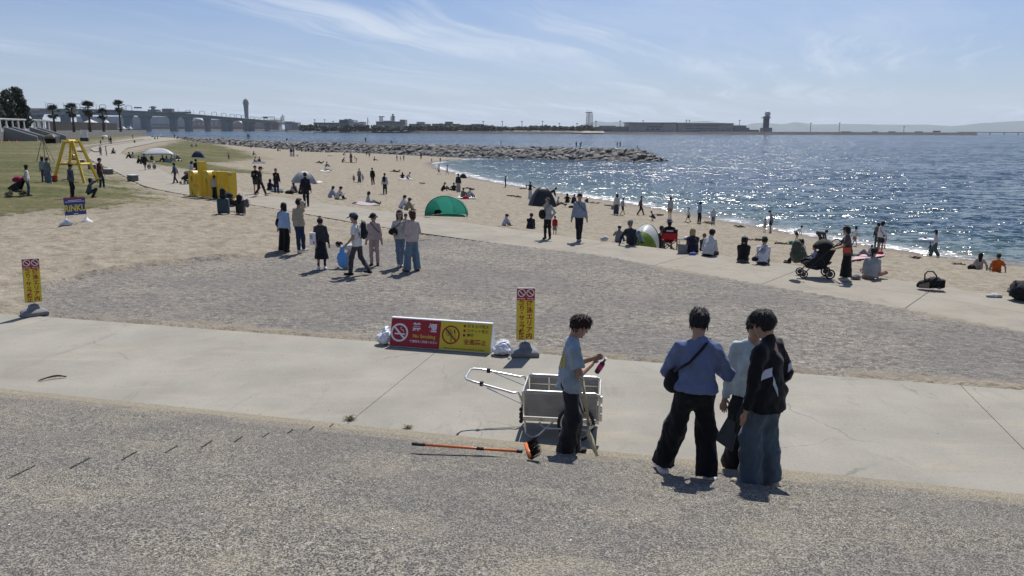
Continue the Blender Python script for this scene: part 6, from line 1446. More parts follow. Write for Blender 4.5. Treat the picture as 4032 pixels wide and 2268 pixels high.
# ------------------------------------------------------------------ strollers, luggage, chair and small things
BLKF = cloth((0.012, 0.012, 0.013), 0.8, 'stroller_fabric'); DKMET = simple('dark_metal', (0.05, 0.05, 0.055), 0.45, 0.6)
def wheelpart(parent, loc, r, w=0.035, tyre=None):
    o = empty('wheel', loc); o.parent = parent
    MB().tube([(r * 0.88 * math.cos(t), 0, r * 0.88 * math.sin(t)) for t in np.linspace(0, 2 * math.pi, 19)], r * 0.16, 6).build('tyre', RUB, o)
    MB().lathe([(r * 0.55, -w / 2), (r * 0.6, 0), (r * 0.55, w / 2)], n=12).build('hub', tyre or DKMET, o, mtx=Matrix.Rotation(R(90), 4, 'X')); return o
def stroller(label, loc, rz, s=1.0, fab=None, can=None, double=False, bags=None, seatcol=None):
    """pushes towards local +x, handle at -x"""
    fab = fab or BLKF; can = can or fab; e = empty('stroller', loc, rz); tag(e, label, 'stroller', 'strollers'); e.scale = (s, s, s)
    for x in (-0.32, 0.36):
        for y in (-0.24, 0.24): wheelpart(e, (x, y, 0.11 if x > 0 else 0.13), 0.11 if x > 0 else 0.13)
    for y in (-0.24, 0.24):
        MB().tube([(0.36, y, 0.11), (0.02, y, 0.52), (-0.40, y, 0.92), (-0.50, y, 1.02)], 0.014, 7).build('side_tube', DKMET, e, True)
        MB().tube([(-0.32, y, 0.13), (-0.10, y, 0.55), (0.10, y, 0.62)], 0.013, 7).build('rear_tube', DKMET, e, True)
    MB().tube([(-0.50, -0.24, 1.02), (-0.52, -0.1, 1.04), (-0.52, 0.1, 1.04), (-0.50, 0.24, 1.02)], 0.018, 8).build('handle_bar', RUB, e, True)
    MB().grid(lambda u, v: (0.32 - 0.50 * v - (0.18 * max(0, v - 0.55) / 0.45), (u - 0.5) * 0.44, 0.42 + 0.03 * math.cos(u * 6.28) + (0.55 * max(0, v - 0.5) / 0.5) ** 1.1 * 0.85), 6, 14).build('seat', seatcol or fab, e, True, solid=0.04)
    MB().grid(lambda u, v: (-0.16 + 0.30 * math.cos(0.45 + v * 2.3) * (0.55 + 0.45 * math.sin(u * math.pi) ** 0.6), (u - 0.5) * 0.48, 0.74 + 0.30 * math.sin(0.45 + v * 2.3) * (math.sin(u * math.pi) ** 0.35)), 12, 10).build('canopy', can, e, True, solid=0.012)
    for sy in (-0.232, 0.232): MB().add([(0.30, sy, 0.36), (-0.20, sy, 0.30), (-0.42, sy, 0.80), (-0.15, sy, 0.74), (0.22, sy, 0.50)], [(0, 1, 2, 3, 4)]).build('side_panel', fab, e, solid=0.015)
    MB().grid(lambda u, v: (-0.30 + 0.56 * u, (v - 0.5) * 0.42, 0.20 + 0.05 * abs(2 * v - 1) + 0.06 * abs(2 * u - 1)), 8, 6).build('basket', fab, e, True, solid=0.02)
    if double: MB().grid(lambda u, v: (-0.34 + 0.6 * u, (v - 0.5) * 0.46, 0.36 + 0.10 * abs(2 * v - 1)), 8, 6).build('rear_seat', fab, e, True, solid=0.03)
    return e
def ground_at(px, py): return G(px, py)
PINKF = cloth((0.22, 0.012, 0.045), 0.8, 'stroller_fabric'); GREYF = cloth((0.20, 0.20, 0.205), 0.8, 'stroller_fabric')
a = G(66, 772); stroller('crimson pink and black stroller with a white cloth, beside the woman in white', a, R(180 + 12), 0.98, BLKF, PINKF, seatcol=PINKF)
a = G(735, 724); stroller('grey hooded stroller on the promenade left of the yellow letters', a, R(165), 0.92, BLKF, GREYF)
a = P(3215, 1094, -0.05); stroller('big loaded black double stroller pushed by the woman in the long black skirt', (a.x, a.y + 0.1, -0.05), R(172), 1.0, BLKF, BLKF, True)
a = G(900, 834); stroller('low folding stroller half hidden behind the teal suitcase', (a.x, a.y + 0.5, a.z), R(30), 0.85)
a = G(703, 636); stroller('small sand coloured stroller parked beside the white canopy', a, R(70), 0.9, GREYF, cloth((0.30, 0.24, 0.2), 0.8, 'stroller_fabric'))
def carrier():
    a = G(3664, 1134); e = empty('infant_carrier', a, R(-18)); e.scale = (0.68,) * 3; tag(e, 'black infant carrier with a tall hoop handle left alone on the sand edge', 'carrier')
    v, f = mesh_prims([cone((-0.30, 0, 0.10), (0.30, 0, 0.10), 0.17, 0.15, V3(0, 1, 0), 0.9, cuts=[(V3(0, 0, 0), V3(0, 0, -1))]), ell((0.05, 0, 0.26), (0.26, 0.2, 0.16), k=0.1), ell((0.22, 0, 0.24), (0.12, 0.2, 0.2), k=0.05)], 0.03); v = folds(v, f, 0.03, 3)
    link('shell', mesh_np('shell', v, f, True), BLKF, e)
    MB().tube([(-0.22, -0.02, 0.22), (-0.24, -0.02, 0.5), (-0.16, -0.02, 0.62), (0.02, -0.02, 0.62), (0.14, -0.02, 0.48), (0.24, -0.02, 0.22)], 0.026, 8).build('handle', RUB, e, True)
    MB().grid(lambda u, v: (-0.42 + 0.34 * u, -0.19 + 0.05 * v, 0.01 + 0.25 * v * (0.4 + 0.6 * u)), 6, 5).build('blanket', cloth((0.20, 0.17, 0.12)), e, True, solid=0.02); wheelpart(e, (0.24, -0.2, 0.07), 0.07); MB().box((0.36, -0.02, 0.2), (0.16, 0.3, 0.3)).build('pocket', BLKF, e, bevel=0.03)
carrier()
def suitcase(label, px, py, w, h, d, col, rz, handle=True):
    a = G(px, py); e = empty('suitcase', a, rz); tag(e, label, 'suitcase', 'travel luggage'); mt = simple('case_' + label[:5], col, 0.4, var=0.06)
    MB().box((0, 0, 0.06 + h / 2), (w, d, h)).build('shell', mt, e, bevel=0.045)
    for k in range(5): MB().box((-w / 2 + w * (k + 0.5) / 5, -d / 2 - 0.003, 0.06 + h / 2), (0.018, 0.01, h * 0.82)).build('rib', mt, e)
    for sx in (-1, 1):
        for sy in (-1, 1): MB().lathe([(0.028, -0.02), (0.03, 0), (0.028, 0.02)], n=10).build('castor', RUB, e, mtx=Matrix.Translation((sx * w * 0.4, sy * d * 0.35, 0.03)) @ Matrix.Rotation(R(90), 4, 'X'))
    if handle: MB().tube([(-w * 0.22, d * 0.3, h), (-w * 0.22, d * 0.3, h + 0.34), (w * 0.22, d * 0.3, h + 0.34), (w * 0.22, d * 0.3, h)], 0.012, 6).build('pull_handle', ALU, e)
    return a
a = suitcase('teal hard shell suitcase with a black backpack on top, in front of the yellow letters', 882, 845, 0.50, 0.66, 0.28, (0.010, 0.036, 0.055), R(6), False)
def backpack(label, loc, rz, s=1.0, col=(0.01, 0.01, 0.011), group='backpacks', name='backpack'):
    e = empty(name, loc, rz); tag(e, label, 'backpack', group); e.scale = (s, s, s)
    v, f = mesh_prims([cone((0, 0, 0.10), (0, 0, 0.36), 0.16, 0.145, V3(0, 1, 0), 0.62), ell((0, -0.08, 0.16), (0.12, 0.06, 0.10), k=0.03)], 0.022); v = folds(v, f, 0.014, 4)
    link('body', mesh_np('body', v, f, True), cloth(col, 0.75, 'bag_fabric'), e)
    for sx in (-1, 1): MB().tube([(sx * 0.08, 0.09, 0.42), (sx * 0.10, 0.16, 0.34), (sx * 0.10, 0.15, 0.18), (sx * 0.08, 0.09, 0.06)], 0.016, 6, flat=0.5).build('strap', cloth(col, 0.75, 'bag_fabric'), e, True)
    MB().tube([(-0.035, 0.05, 0.48), (-0.02, 0.06, 0.52), (0.02, 0.06, 0.52), (0.035, 0.05, 0.48)], 0.009, 6).build('grab_loop', cloth(col, 0.75, 'bag_fabric'), e)
    return e
backpack('round black backpack sitting on top of the teal suitcase', (a.x, a.y, a.z + 0.72), R(5), 0.92)
a = suitcase('tall black suitcase with a pull handle right of the teal one', 949, 845, 0.38, 0.62, 0.28, (0.010, 0.010, 0.012), R(-8)); backpack('tall black backpack strapped on the black suitcase', (a.x - 0.02, a.y - 0.05, a.z + 0.42), R(-8), 1.0); backpack('small grey backpack hanging beside the black suitcase', (a.x + 0.32, a.y - 0.05, a.z + 0.36), R(-30), 0.72, (0.12, 0.11, 0.12))
def camp_chair():
    a = P(2632, 988, -0.5); e = empty('camping_chair', a, R(-8)); tag(e, 'folding camping chair with a bright red back and black frame on the sand', 'chair')
    for y in (-0.22, 0.24):
        MB().tube([(-0.27, y, 0.0), (0.27, y, 0.42)], 0.016, 6).build('cross_leg', DARKP, e); MB().tube([(0.27, y, 0.0), (-0.27, y, 0.42)], 0.016, 6).build('cross_leg', DARKP, e)
    for x in (-0.27, 0.27):
        MB().tube([(x, -0.24, 0.0), (x, -0.25, 0.84)], 0.017, 6).build('back_post', DARKP, e); MB().box((x, 0.0, 0.62), (0.05, 0.5, 0.025)).build('arm_rest', DARKP, e)
    MB().grid(lambda u, v: (-0.27 + 0.54 * u, -0.25 - 0.03 * math.sin(u * 3.14), 0.46 + 0.24 * v), 8, 4).build('back_rest', cloth((0.40, 0.012, 0.02), 0.7), e, True, solid=0.012)
    MB().grid(lambda u, v: (-0.27 + 0.54 * u, -0.24 - 0.025 * math.sin(u * 3.14), 0.70 + 0.12 * v), 8, 3).build('back_band', cloth((0.015, 0.015, 0.016), 0.7), e, True, solid=0.012)
    MB().box((0, -0.275, 0.775), (0.24, 0.006, 0.055)).build('logo_patch', simple('patch_grey', (0.45, 0.45, 0.45), 0.6), e); MB().grid(lambda u, v: (-0.27 + 0.54 * u, -0.22 + 0.46 * v, 0.42 - 0.03 * math.sin(u * 3.14)), 8, 4).build('seat', cloth((0.40, 0.012, 0.02), 0.7), e, True, solid=0.012)
    return a
CH = camp_chair()
t_ = empty('folding_table', (CH.x + 0.62, CH.y + 0.25, CH.z)); tag(t_, 'small dark folding table beside the red camping chair', 'table')
MB().box((0, 0, 0.40), (0.45, 0.34, 0.02)).build('top', DARKP, t_)
for sx in (-1, 1):
    for sy in (-1, 1): MB().tube([(sx * 0.2, sy * 0.14, 0), (sx * 0.2, sy * 0.14, 0.4)], 0.009, 5).build('leg', DARKP, t_)
lump('plastic_bag', 'small white plastic bag on the dark folding table', 'bag', (CH.x + 0.68, CH.y + 0.2, CH.z + 0.412), (0.12, 0.08, 0.05), (0.7, 0.7, 0.72), 12)
def small(px, py, label, cat, rad, col, name, seed=1, z=None, rz=0.0, dz=0.0):
    a = G(px, py) if z is None else P(px, py, z); return lump(name, label, cat, (a.x, a.y, a.z + dz), rad, col, seed, rz)
a = P(2686, 998, -0.05); tag(MB().add([(-.13, -.07, 0), (.13, -.07, 0), (.13, .07, 0), (-.13, .07, 0), (-.17, -.05, .3), (.17, -.05, .28), (.17, .05, .28), (-.17, .05, .3)], [(3, 2, 1, 0), (0, 1, 5, 4), (1, 2, 6, 5), (2, 3, 7, 6), (3, 0, 4, 7)]).build('tote_bag', cloth((0.20, 0.20, 0.205)), None, bevel=0.02, mtx=Matrix.Translation(a)), 'stiff pale grey tote bag beside the blonde woman on the promenade edge', 'bag')
small(2727, 1004, 'pair of bright blue and white sandals on the promenade behind the blonde woman', 'sandals', (0.13, 0.09, 0.05), (0.05, 0.09, 0.36), 'sandals', 3, -0.05)
small(2379, 949, 'crumpled pale plastic bag alone on the promenade edge', 'bag', (0.16, 0.08, 0.09), (0.50, 0.48, 0.52), 'plastic_bag', 4, -0.05)
small(2250, 820, 'black and orange beach bag on the sand right of the dark tent', 'bag', (0.28, 0.15, 0.13), (0.03, 0.02, 0.018), 'beach_bag', 5)
small(1834, 784, 'bright red cool box beside the two people sitting on the beach', 'cool box', (0.28, 0.2, 0.16), (0.40, 0.010, 0.02), 'cool_box', 6)
small(1141, 765, 'black holdall on the promenade edge by the sitting group', 'bag', (0.36, 0.2, 0.16), (0.012, 0.012, 0.013), 'holdall', 7)
small(1396, 804, 'small dark shoes at the edge of the pale picnic mat', 'shoes', (0.14, 0.10, 0.06), (0.02, 0.02, 0.022), 'shoes', 8, -0.05)
small(3460, 1005, 'red and white bag on the pink picnic blanket near the water', 'bag', (0.24, 0.16, 0.14), (0.33, 0.02, 0.02), 'bag', 9)
small(3113, 962, 'small green toy bucket on the sand behind the stroller', 'bucket', (0.13, 0.12, 0.12), (0.02, 0.22, 0.14), 'toy_bucket', 10)
small(3825, 1062, 'dark bag lying on the sand beside the woman in the cream hoodie', 'bag', (0.22, 0.15, 0.14), (0.02, 0.016, 0.014), 'bag', 11)
small(3368, 1100, 'grey running shoes behind the woman in the pale grey hoodie', 'shoes', (0.15, 0.11, 0.07), (0.16, 0.16, 0.17), 'shoes', 12, -0.05)
small(3912, 1171, 'white and navy cap lying at the edge of the promenade', 'cap', (0.20, 0.11, 0.05), (0.40, 0.41, 0.43), 'cap', 13, -0.06)
a = P(4018, 1188, -0.06); lump('bean_seat', 'big black padded seat cut off at the far end of the promenade edge', 'seat', (a.x + 0.15, a.y + 0.1, -0.06), (0.42, 0.30, 0.30), (0.010, 0.011, 0.015), 14, res=0.04)
def mat_(pts, label, col, name='picnic_mat', z=None):
    v = [G(*p) if z is None else P(*p, z) for p in pts]; c_ = sum(v, Vector()) / 4
    o = MB().grid(lambda u, w_: ((v[0].lerp(v[1], u)).lerp(v[3].lerp(v[2], u), w_) + Vector((0, 0, 0.055 + 0.012 * math.sin(u * 9 + w_ * 7)))), 10, 8).build(name, cloth(col, 0.8, 'mat_fabric'), None, True, solid=0.02); tag(o, label, 'picnic mat', 'picnic mats')
mat_([(1380, 803), (1420, 797), (1495, 810), (1440, 815)], 'pink and white striped picnic mat under the woman with outstretched legs', (0.40, 0.33, 0.34), z=-0.05)
mat_([(1345, 676), (1380, 672), (1420, 668), (1260, 677)][::1] if False else [(1258, 677), (1304, 677), (1302, 672), (1262, 672)], 'pale picnic mat under the man in the white shirt', (0.55, 0.54, 0.5))
mat_([(1238, 722), (1272, 721), (1262, 715), (1238, 716)], 'cream mat spread beside the grey dome tent', (0.60, 0.58, 0.50))
mat_([(1570, 709), (1625, 709), (1622, 702), (1575, 702)], 'pale mat under the couple sitting near the driftwood', (0.45, 0.42, 0.40))
mat_([(3350, 1030), (3480, 1012), (3490, 998), (3370, 1008)], 'pink and white patterned blanket beside the water', (0.55, 0.36, 0.36))
mat_([(993, 644), (1046, 643), (1040, 637), (998, 638)], 'dark and white mat under the pair on the far sand', (0.10, 0.10, 0.11))
mat_([(684, 632), (712, 632), (711, 628), (686, 628)], 'white sheet by the canopy on the grass', (0.66, 0.66, 0.64))
mat_([(1800, 782), (1880, 784), (1872, 775), (1806, 774)], 'white picnic sheet under the two people with the red box', (0.62, 0.61, 0.6))
mat_([(1065, 755), (1120, 758), (1110, 748), (1072, 746)], 'dark blue green mat under the long haired girl', (0.03, 0.06, 0.07))
def bike():
    a = G(598, 666); e = empty('bicycle', a, R(-25)); tag(e, 'small white childs bicycle parked at the promenade edge', 'bicycle')
    WH = simple('white_enamel', (0.65, 0.65, 0.64), 0.35)
    for x in (-0.36, 0.36): wheelpart(e, (x, 0, 0.24), 0.24)
    for pts in (((-0.36, 0, 0.24), (-0.08, 0, 0.30), (0.28, 0, 0.62)), ((-0.36, 0, 0.24), (-0.12, 0, 0.60), (0.28, 0, 0.62)), ((0.36, 0, 0.24), (0.27, 0, 0.72)), ((-0.08, 0, 0.30), (-0.16, 0, 0.72))): MB().tube(list(pts), 0.022, 6).build('frame_tube', WH, e, True)
    MB().tube([(0.24, -0.22, 0.80), (0.27, 0, 0.74), (0.24, 0.22, 0.80)], 0.014, 6).build('handlebar', DKMET, e); lump('saddle', 'x', None, (0, 0, 0), (0.1, 0.06, 0.03), (0.02, 0.02, 0.02), 2)
    o = COL.objects['saddle']; o.parent = e; o.location = (-0.17, 0, 0.71); del o['label']
    lump('basket', 'x', None, (0, 0, 0), (0.12, 0.14, 0.09), (0.55, 0.55, 0.56), 3); o = COL.objects['basket'] if 'basket' in COL.objects else None
    for q in list(COL.objects):
        if q.name.startswith('basket') and q.get('label') == 'x': q.parent = e; q.location = (0.36, 0, 0.62); del q['label']
bike()
# driftwood, weed lines and footprints heaps on the beach
rgd = random.Random(21); DRW = simple('driftwood', (0.075, 0.052, 0.033), 0.95, var=0.4, vscale=3)
def drift(px, py, w, label, h=0.10):
    a, b_ = G(px - w / 2, py), G(px + w / 2, py + w * 0.06); m = MB(); L = (b_ - a).length
    for k in range(int(14 + L * 10)):
        f = rgd.random(); c_ = a.lerp(b_, f) + Vector((rgd.gauss(0, 0.05), rgd.gauss(0, 0.12), 0.03)); d = Vector((rgd.gauss(0, 1), rgd.gauss(0, 0.6), rgd.gauss(0, 0.15))).normalized() * rgd.uniform(0.08, 0.30); m.tube([c_ - d, c_ + Vector((0, 0, rgd.uniform(0, h))), c_ + d], rgd.uniform(0.008, 0.028), 5)
    tag(m.build('driftwood_heap', DRW), label, 'driftwood', 'driftwood on the beach')
DR = [(1710, 610, 45, 'long dark log lying below the breakwater on the far sand'), (1555, 676, 40, 'dark tangle of driftwood in front of the sleeping person'), (2060, 744, 22, 'heap of dark weed left of the dancing woman'), (2340, 800, 40, 'dark weed clump beside the small child by the wash'), (2395, 811, 26, 'thin strip of weed beside the woman in wide jeans'), (2600, 848, 26, 'dark weed strip in front of the crouching boy'), (2788, 879, 26, 'dark weed under the woman shading her head'), (2910, 893, 32, 'rounded dark weed heap in the wet sand'), (2975, 945, 70, 'long thin stick in front of the seated pair'), (3080, 960, 50, 'dark weed heap near the green toy bucket'), (3605, 1018, 30, 'dark clod of weed behind the infant carrier'), (3775, 1043, 40, 'flat dark driftwood left of the cream hoodie'), (1660, 722, 20, 'small dark stick in the middle of the beach'), (1840, 742, 22, 'small weed clump right of the standing man'), (2012, 772, 26, 'thin weed line on the dry sand'), (2040, 776, 16, 'dark weed dot near the dancing woman'), (1380, 640, 44, 'broad dark scatter of weed on the far sand'), (1300, 614, 18, 'short dark log near the far sunbathers'), (1840, 760, 18, 'weed clump behind the pair with the red box'), (1862, 747, 12, 'tiny dark stick near the small tent')]
for a_ in DR: drift(*a_)
# ------------------------------------------------------------------ everyone on the beach
WHT = (0.62, 0.62, 0.62); CRM = (0.50, 0.46, 0.39); GRY = (0.17, 0.175, 0.18); LGR = (0.34, 0.34, 0.34); NVY = (0.018, 0.024, 0.05); BLK = (0.010, 0.010, 0.011); DEN = (0.055, 0.085, 0.135); LDE = (0.13, 0.19, 0.25); BEI = (0.36, 0.31, 0.23); PNK = (0.48, 0.33, 0.31); LBL = (0.30, 0.42, 0.58); BRN = (0.14, 0.06, 0.03); OLV = (0.10, 0.10, 0.065); RED = (0.35, 0.015, 0.015); ORG = (0.46, 0.10, 0.012); CHR = (0.04, 0.042, 0.046); BRH = (0.05, 0.026, 0.015); GRN = (0.05, 0.07, 0.045); PUR = (0.34, 0.31, 0.42)
STANDING = {'stand', 'stand2', 'phone', 'onehand', 'drink', 'headhand', 'brow', 'walk', 'walk2', 'lookdown', 'carry', 'push'}
def jetty_z(px): 
    return float(np.interp(px, [715, 1100, 1650, 2250, 2520], [0.21, -0.11, -0.30, -0.48, -0.62]))
def who(px, fy, hy, yaw, pose, top, bottom, label, hair='short', hat=None, shoes=(0.03, 0.03, 0.03), z=None, h=None, res=None, **kw):
    loc = G(px, fy) if z is None else P(px, fy, z)
    if z is not None and -0.2 < z < -0.01:
        xa, ya = np.array([loc.x]), np.array([loc.y]); on = bool(inside(xa, ya, [tuple(q) for q in UU] + [tuple(q) for q in LL[::-1]])[0]); de = float(polydist(xa, ya, [tuple(q) for q in UU])[0])
        if not on: loc = G(px, fy)
        if pose == 'edge' and (not on or de > 0.42): pose = 'sithug'
    if h is None:
        if hy is not None and pose in STANDING: h = D(px, hy, loc.y).z - loc.z; h = min(max(h, 0.6), 1.92)
        else: h = 1.66
    sz = F_PX * h / loc.y
    if res is None: res = 0.015 if sz > 170 else 0.022 if sz > 100 else 0.030 if sz > 60 else 0.038 if sz > 34 else 0.052
    return person(label, loc, yaw, h, pose, top, bottom, hair, kw.pop('hcol', BLACK), hat, shoes, res, **kw)
def strapbag(f, label, side=1, col=BLK, size=(0.13, 0.06, 0.11), drop=0.05, cat='bag', front=0.0, name='shoulder_bag', cross=True):
    """bag on a strap over the far shoulder, hanging on the given side"""
    sh = (f['shl'] if side > 0 else f['shr']) if cross else (f['shr'] if side > 0 else f['shl'])
    hip = f['Pv'] + f['Rt'] * side * 0.20 * f['s'] + f['T'] * (drop) * f['s'] + f['Fw'] * front
    e = empty(name, hip, f['o'].rotation_euler.z); tag(e, label, cat, 'bags carried by people'); m = cloth(col, 0.75, 'bag_fabric'); M = Matrix.Translation(hip) @ Matrix.Rotation(f['o'].rotation_euler.z, 4, 'Z'); Mi = M.inverted()
    v, fc = mesh_prims([ell((0, 0, 0), size, k=0.03), ell((0, 0, -size[2] * 0.35), (size[0] * 0.95, size[1] * 1.1, size[2] * 0.7), k=0.04)], 0.02); v = folds(v, fc, 0.010, 6)
    link('pouch', mesh_np('pouch', v * f['s'], fc, True), m, e)
    top_ = sh + Vector((0, 0, 0.072 * f['s'])) + (f['neck'] - sh) * 0.35
    for sg in (-1, 1):
        pts = [top_, (top_ + hip) / 2 + f['Fw'] * sg * 0.135 * f['s'] + f['Rt'] * side * 0.02, hip + f['Fw'] * sg * 0.05 + Vector((0, 0, size[2] * 0.8 * f['s']))]
        q = [pts[0], pts[0].lerp(pts[1], 0.35) + f['Fw'] * sg * 0.06 * f['s'], pts[1], pts[2]]
        MB().tube([Mi @ p_ for p_ in q], 0.017 * f['s'], 6, flat=0.45).build('strap', m, e, True)
def wornpack(f, label, col=BLK, s=0.9):
    b = f['chest'] - f['Fw'] * 0.20 * f['s'] - f['T'] * 0.22 * f['s']; e = backpack(label, b, f['o'].rotation_euler.z, s * f['s'] * 0.9, col, 'backpacks'); return e
# ---- the four boys at the foot of the steps
def on_step(px, k, dq=0.15):
    q = Q_A - TREAD * k + dq; z = RISER * k; Y = q
    for _ in range(40):
        X = (px - 2016) / F_PX * (Y * math.cos(PITCH) - (z - CAM_H) * math.sin(PITCH)); Y = (q - NV.x * X) / NV.y
    return Vector((X, Y, z))
f1 = person('boy in a pale blue t-shirt and black jeans opening a bottle behind the spade', on_step(2240, 1), 84, 1.73, POSE(pelvis=(0, 0, 0.925), lean=3, hp=26, hl=(-0.03, 0.25, 1.17), hr=(0.03, 0.24, 1.13), fl=(-0.11, 0.06, 0.08), fr=(0.12, -0.06, 0.08), el=(-0.7, -0.6, -0.6), er=(0.7, -0.6, -0.6)), ('tee', (0.29, 0.36, 0.42), 1.25, 0.09), ('wide', (0.022, 0.023, 0.026)), 'fringe', (0.022, 0.010, 0.007), None, (0.02, 0.02, 0.02), 0.0105, build=1.0)
for k, (dx, dz) in enumerate(((-0.07, 0.30), (0.03, 0.26))):          # faded yellow print on the back
    pass
f2 = person('boy in a periwinkle blue sweatshirt and very wide black trousers seen from behind', on_step(2722, 3, 0.20), 14, 1.79, POSE(pelvis=(0.0, 0, 0.90), lean=3, hp=24, hl=(-0.10, 0.28, 1.08), hr=(0.12, 0.28, 1.08), fl=(-0.27, 0.16, 0.08), fr=(0.15, -0.05, 0.08), el=(-0.75, -0.5, -0.55), er=(0.75, -0.5, -0.55), toe=(25, -25)), ('long', (0.13, 0.17, 0.285), 1.24, -0.02), ('wide', (0.008, 0.008, 0.009), -0.02), 'short', BLACK, None, (0.62, 0.62, 0.63), 0.0105)
strapbag(f2, 'black crossbody bag slung behind the boy in the blue sweatshirt', -1, (0.008, 0.008, 0.009), (0.085, 0.055, 0.12), 0.10, name='crossbody_bag')
f3 = person('boy in a very pale mint sweatshirt partly hidden behind the boy in the black jacket', on_step(2934, 1, 0.26), 205, 1.84, POSE(pelvis=(0, 0, 0.925), hp=14, hy=-25, hl=(-0.26, 0.02, 0.78), hr=(0.24, 0.05, 0.76), fl=(-0.12, 0.10, 0.08), fr=(0.12, 0.02, 0.08)), ('long', (0.46, 0.55, 0.56), 1.15), ('wide', (0.02, 0.02, 0.022)), 'fringe', BLACK, None, (0.42, 0.38, 0.31), 0.0115)
f4 = person('boy in a black track jacket with white chevrons and wide blue grey jeans', on_step(2996, 3, 0.27), 318, 1.78, POSE(pelvis=(0, 0, 0.925), lean=2, hp=24, hl=(-0.24, 0.06, 0.80), hr=(0.25, 0.10, 0.86), fl=(-0.10, 0.05, 0.08), fr=(0.11, -0.04, 0.08), er=(0.7, -1, -0.3)), ('jacket', (0.009, 0.009, 0.010), 1.32, 0.15), ('wide', (0.075, 0.105, 0.13)), 'mop', BLACK, None, (0.40, 0.36, 0.30), 0.0105)
def decal(f, part, quads, mat, name):
    """flat prints laid on a garment: quads given in person space, pushed onto the surface"""
    ob = [c for c in f['o'].children if c.name.startswith(part)][0]
    from mathutils.bvhtree import BVHTree
    me = ob.data; bv = BVHTree.FromPolygons([v.co for v in me.vertices], [tuple(p.vertices) for p in me.polygons])
    for i, (o, pts) in enumerate(quads):
        m = MB(); n = 8; ok = True
        for j in range(n + 1):
            for i_ in range(n + 1):
                u, v = i_ / n, j / n; p_ = (Vector(pts[0]).lerp(Vector(pts[1]), u)).lerp(Vector(pts[3]).lerp(Vector(pts[2]), u), v)
                h = bv.ray_cast(p_ + Vector(o) * 0.6, -Vector(o).normalized())
                q = h[0] + Vector(o).normalized() * 0.005 if h[0] else p_; m.v.append(tuple(q))
        for j in range(n):
            for i_ in range(n): a_ = j * (n + 1) + i_; m.f.append((a_, a_ + 1, a_ + n + 2, a_ + n + 1))
        m.build(name, mat, f['o'], True)
YP = simple('faded_yellow_print', (0.50, 0.42, 0.08), 0.9); WCH = cloth((0.50, 0.52, 0.60), 0.8)
s_ = f1['s']
decal(f1, 't_shirt', [((0.25, -1, 0), [(x0 * s_, -0.1, z0 * s_), (x1 * s_, -0.1, z0 * s_), (x1 * s_, -0.1, z1 * s_), (x0 * s_, -0.1, z1 * s_)]) for x0, x1, z0, z1 in ((-0.10, -0.03, 1.12, 1.30), (0.0, 0.05, 1.10, 1.28), (0.08, 0.12, 1.12, 1.25))], YP, 'back_print')
s_ = f4['s']
decal(f4, 'jacket', [((-0.45, -1, 0), [(x0 * s_, -0.12, z0 * s_), (x1 * s_, -0.12, z1 * s_), (x1 * s_, -0.12, (z1 + 0.075) * s_), (x0 * s_, -0.12, (z0 + 0.075) * s_)]) for x0, x1, z0, z1 in ((-0.23, -0.10, 1.10, 1.135), (-0.10, -0.04, 1.06, 0.94), (0.19, 0.25, 1.10, 1.13))], WCH, 'white_chevron')
def bottle():
    c = (f1['wl'] + f1['wr']) / 2 + f1['Fw'] * 0.10 - Vector((0, 0, 0.06)); d = Vector((-0.45, 0.1, -0.8)).normalized(); e = empty('drink_bottle', c); tag(e, 'small plastic bottle with a magenta label in the hands of the boy in pale blue', 'bottle')
    MB().tube([Vector((0, 0, 0)) + d * t for t in (-0.10, -0.07, -0.05, 0.06, 0.085)], [0.013, 0.013, 0.03, 0.031, 0.027], 12).build('bottle', simple('dark_drink', (0.05, 0.025, 0.02), 0.15), e, True); MB().tube([d * -0.03, d * 0.03], 0.0325, 12).build('label', simple('magenta_label', (0.55, 0.03, 0.25), 0.5), e); MB().tube([d * -0.12, d * -0.098], 0.016, 10).build('bottle_cap', SW, e)
bottle()
def dustpan():
    Y = f3['wl'].y - 0.12; pts = [D(2866, 1647, Y), D(2906, 1667, Y), D(2880, 1777, Y - 0.08), D(2817, 1732, Y - 0.08)]; e = empty('dustpan', pts[0]); e.location = (0, 0, 0); tag(e, 'flat dark blue grey dustpan held low beside the boys jeans', 'dustpan')
    DP = simple('dustpan_plastic', (0.030, 0.038, 0.048), 0.45, var=0.2)
    MB().add(pts, [(0, 1, 2, 3)]).build('pan', DP, e, solid=0.012); c = pts[0].lerp(pts[1], 0.6); MB().tube([pts[1].lerp(pts[2], 0.35), c + Vector((0.05, 0.02, 0.06)), c + Vector((0.09, 0.04, 0.14))], 0.02, 8).build('handle', RUB, e, True)
    MB().tube([pts[0], pts[3]], 0.012, 6).build('side_wall', DP, e); MB().tube([pts[1], pts[2]], 0.012, 6).build('side_wall', DP, e)
dustpan()
# ---- the group on the plaza
g = who(1120, 994, 796, 12, 'stand2', ('long', LBL, 1.2), ('wide', BLK), 'woman in a light blue shirt with long black hair blowing, seen from behind', 'long', shoes=BLK, z=0.0); strapbag(g, 'black shoulder bag of the woman in the light blue shirt', -1, BLK, (0.10, 0.08, 0.15), 0.10, cross=False)
who(1183, 996, 787, 22, POSE(hp=2, hr=(0.11, 0.17, 1.58), hl=(-0.22, 0.08, 0.82), fl=(0.06, -0.14, 0.08), fr=(-0.02, 0.20, 0.08)), ('long', BEI, 1.22), ('pants', (0.022, 0.035, 0.075)), 'man in a beige sweatshirt shading his eyes, seen from behind', 'short', shoes=(0.5, 0.48, 0.45), h=1.72, z=0.0, res=0.015)
g = who(1268, 1060, 847, 165, 'lookdown', ('long', CHR), ('midi', (0.014, 0.016, 0.024), 1), 'girl with a ponytail in a navy pinafore looking down at her feet', 'pony', shoes=(0.66, 0.66, 0.66), z=0.0, ov=dict(hr=(0.16, 0.10, 0.86)))
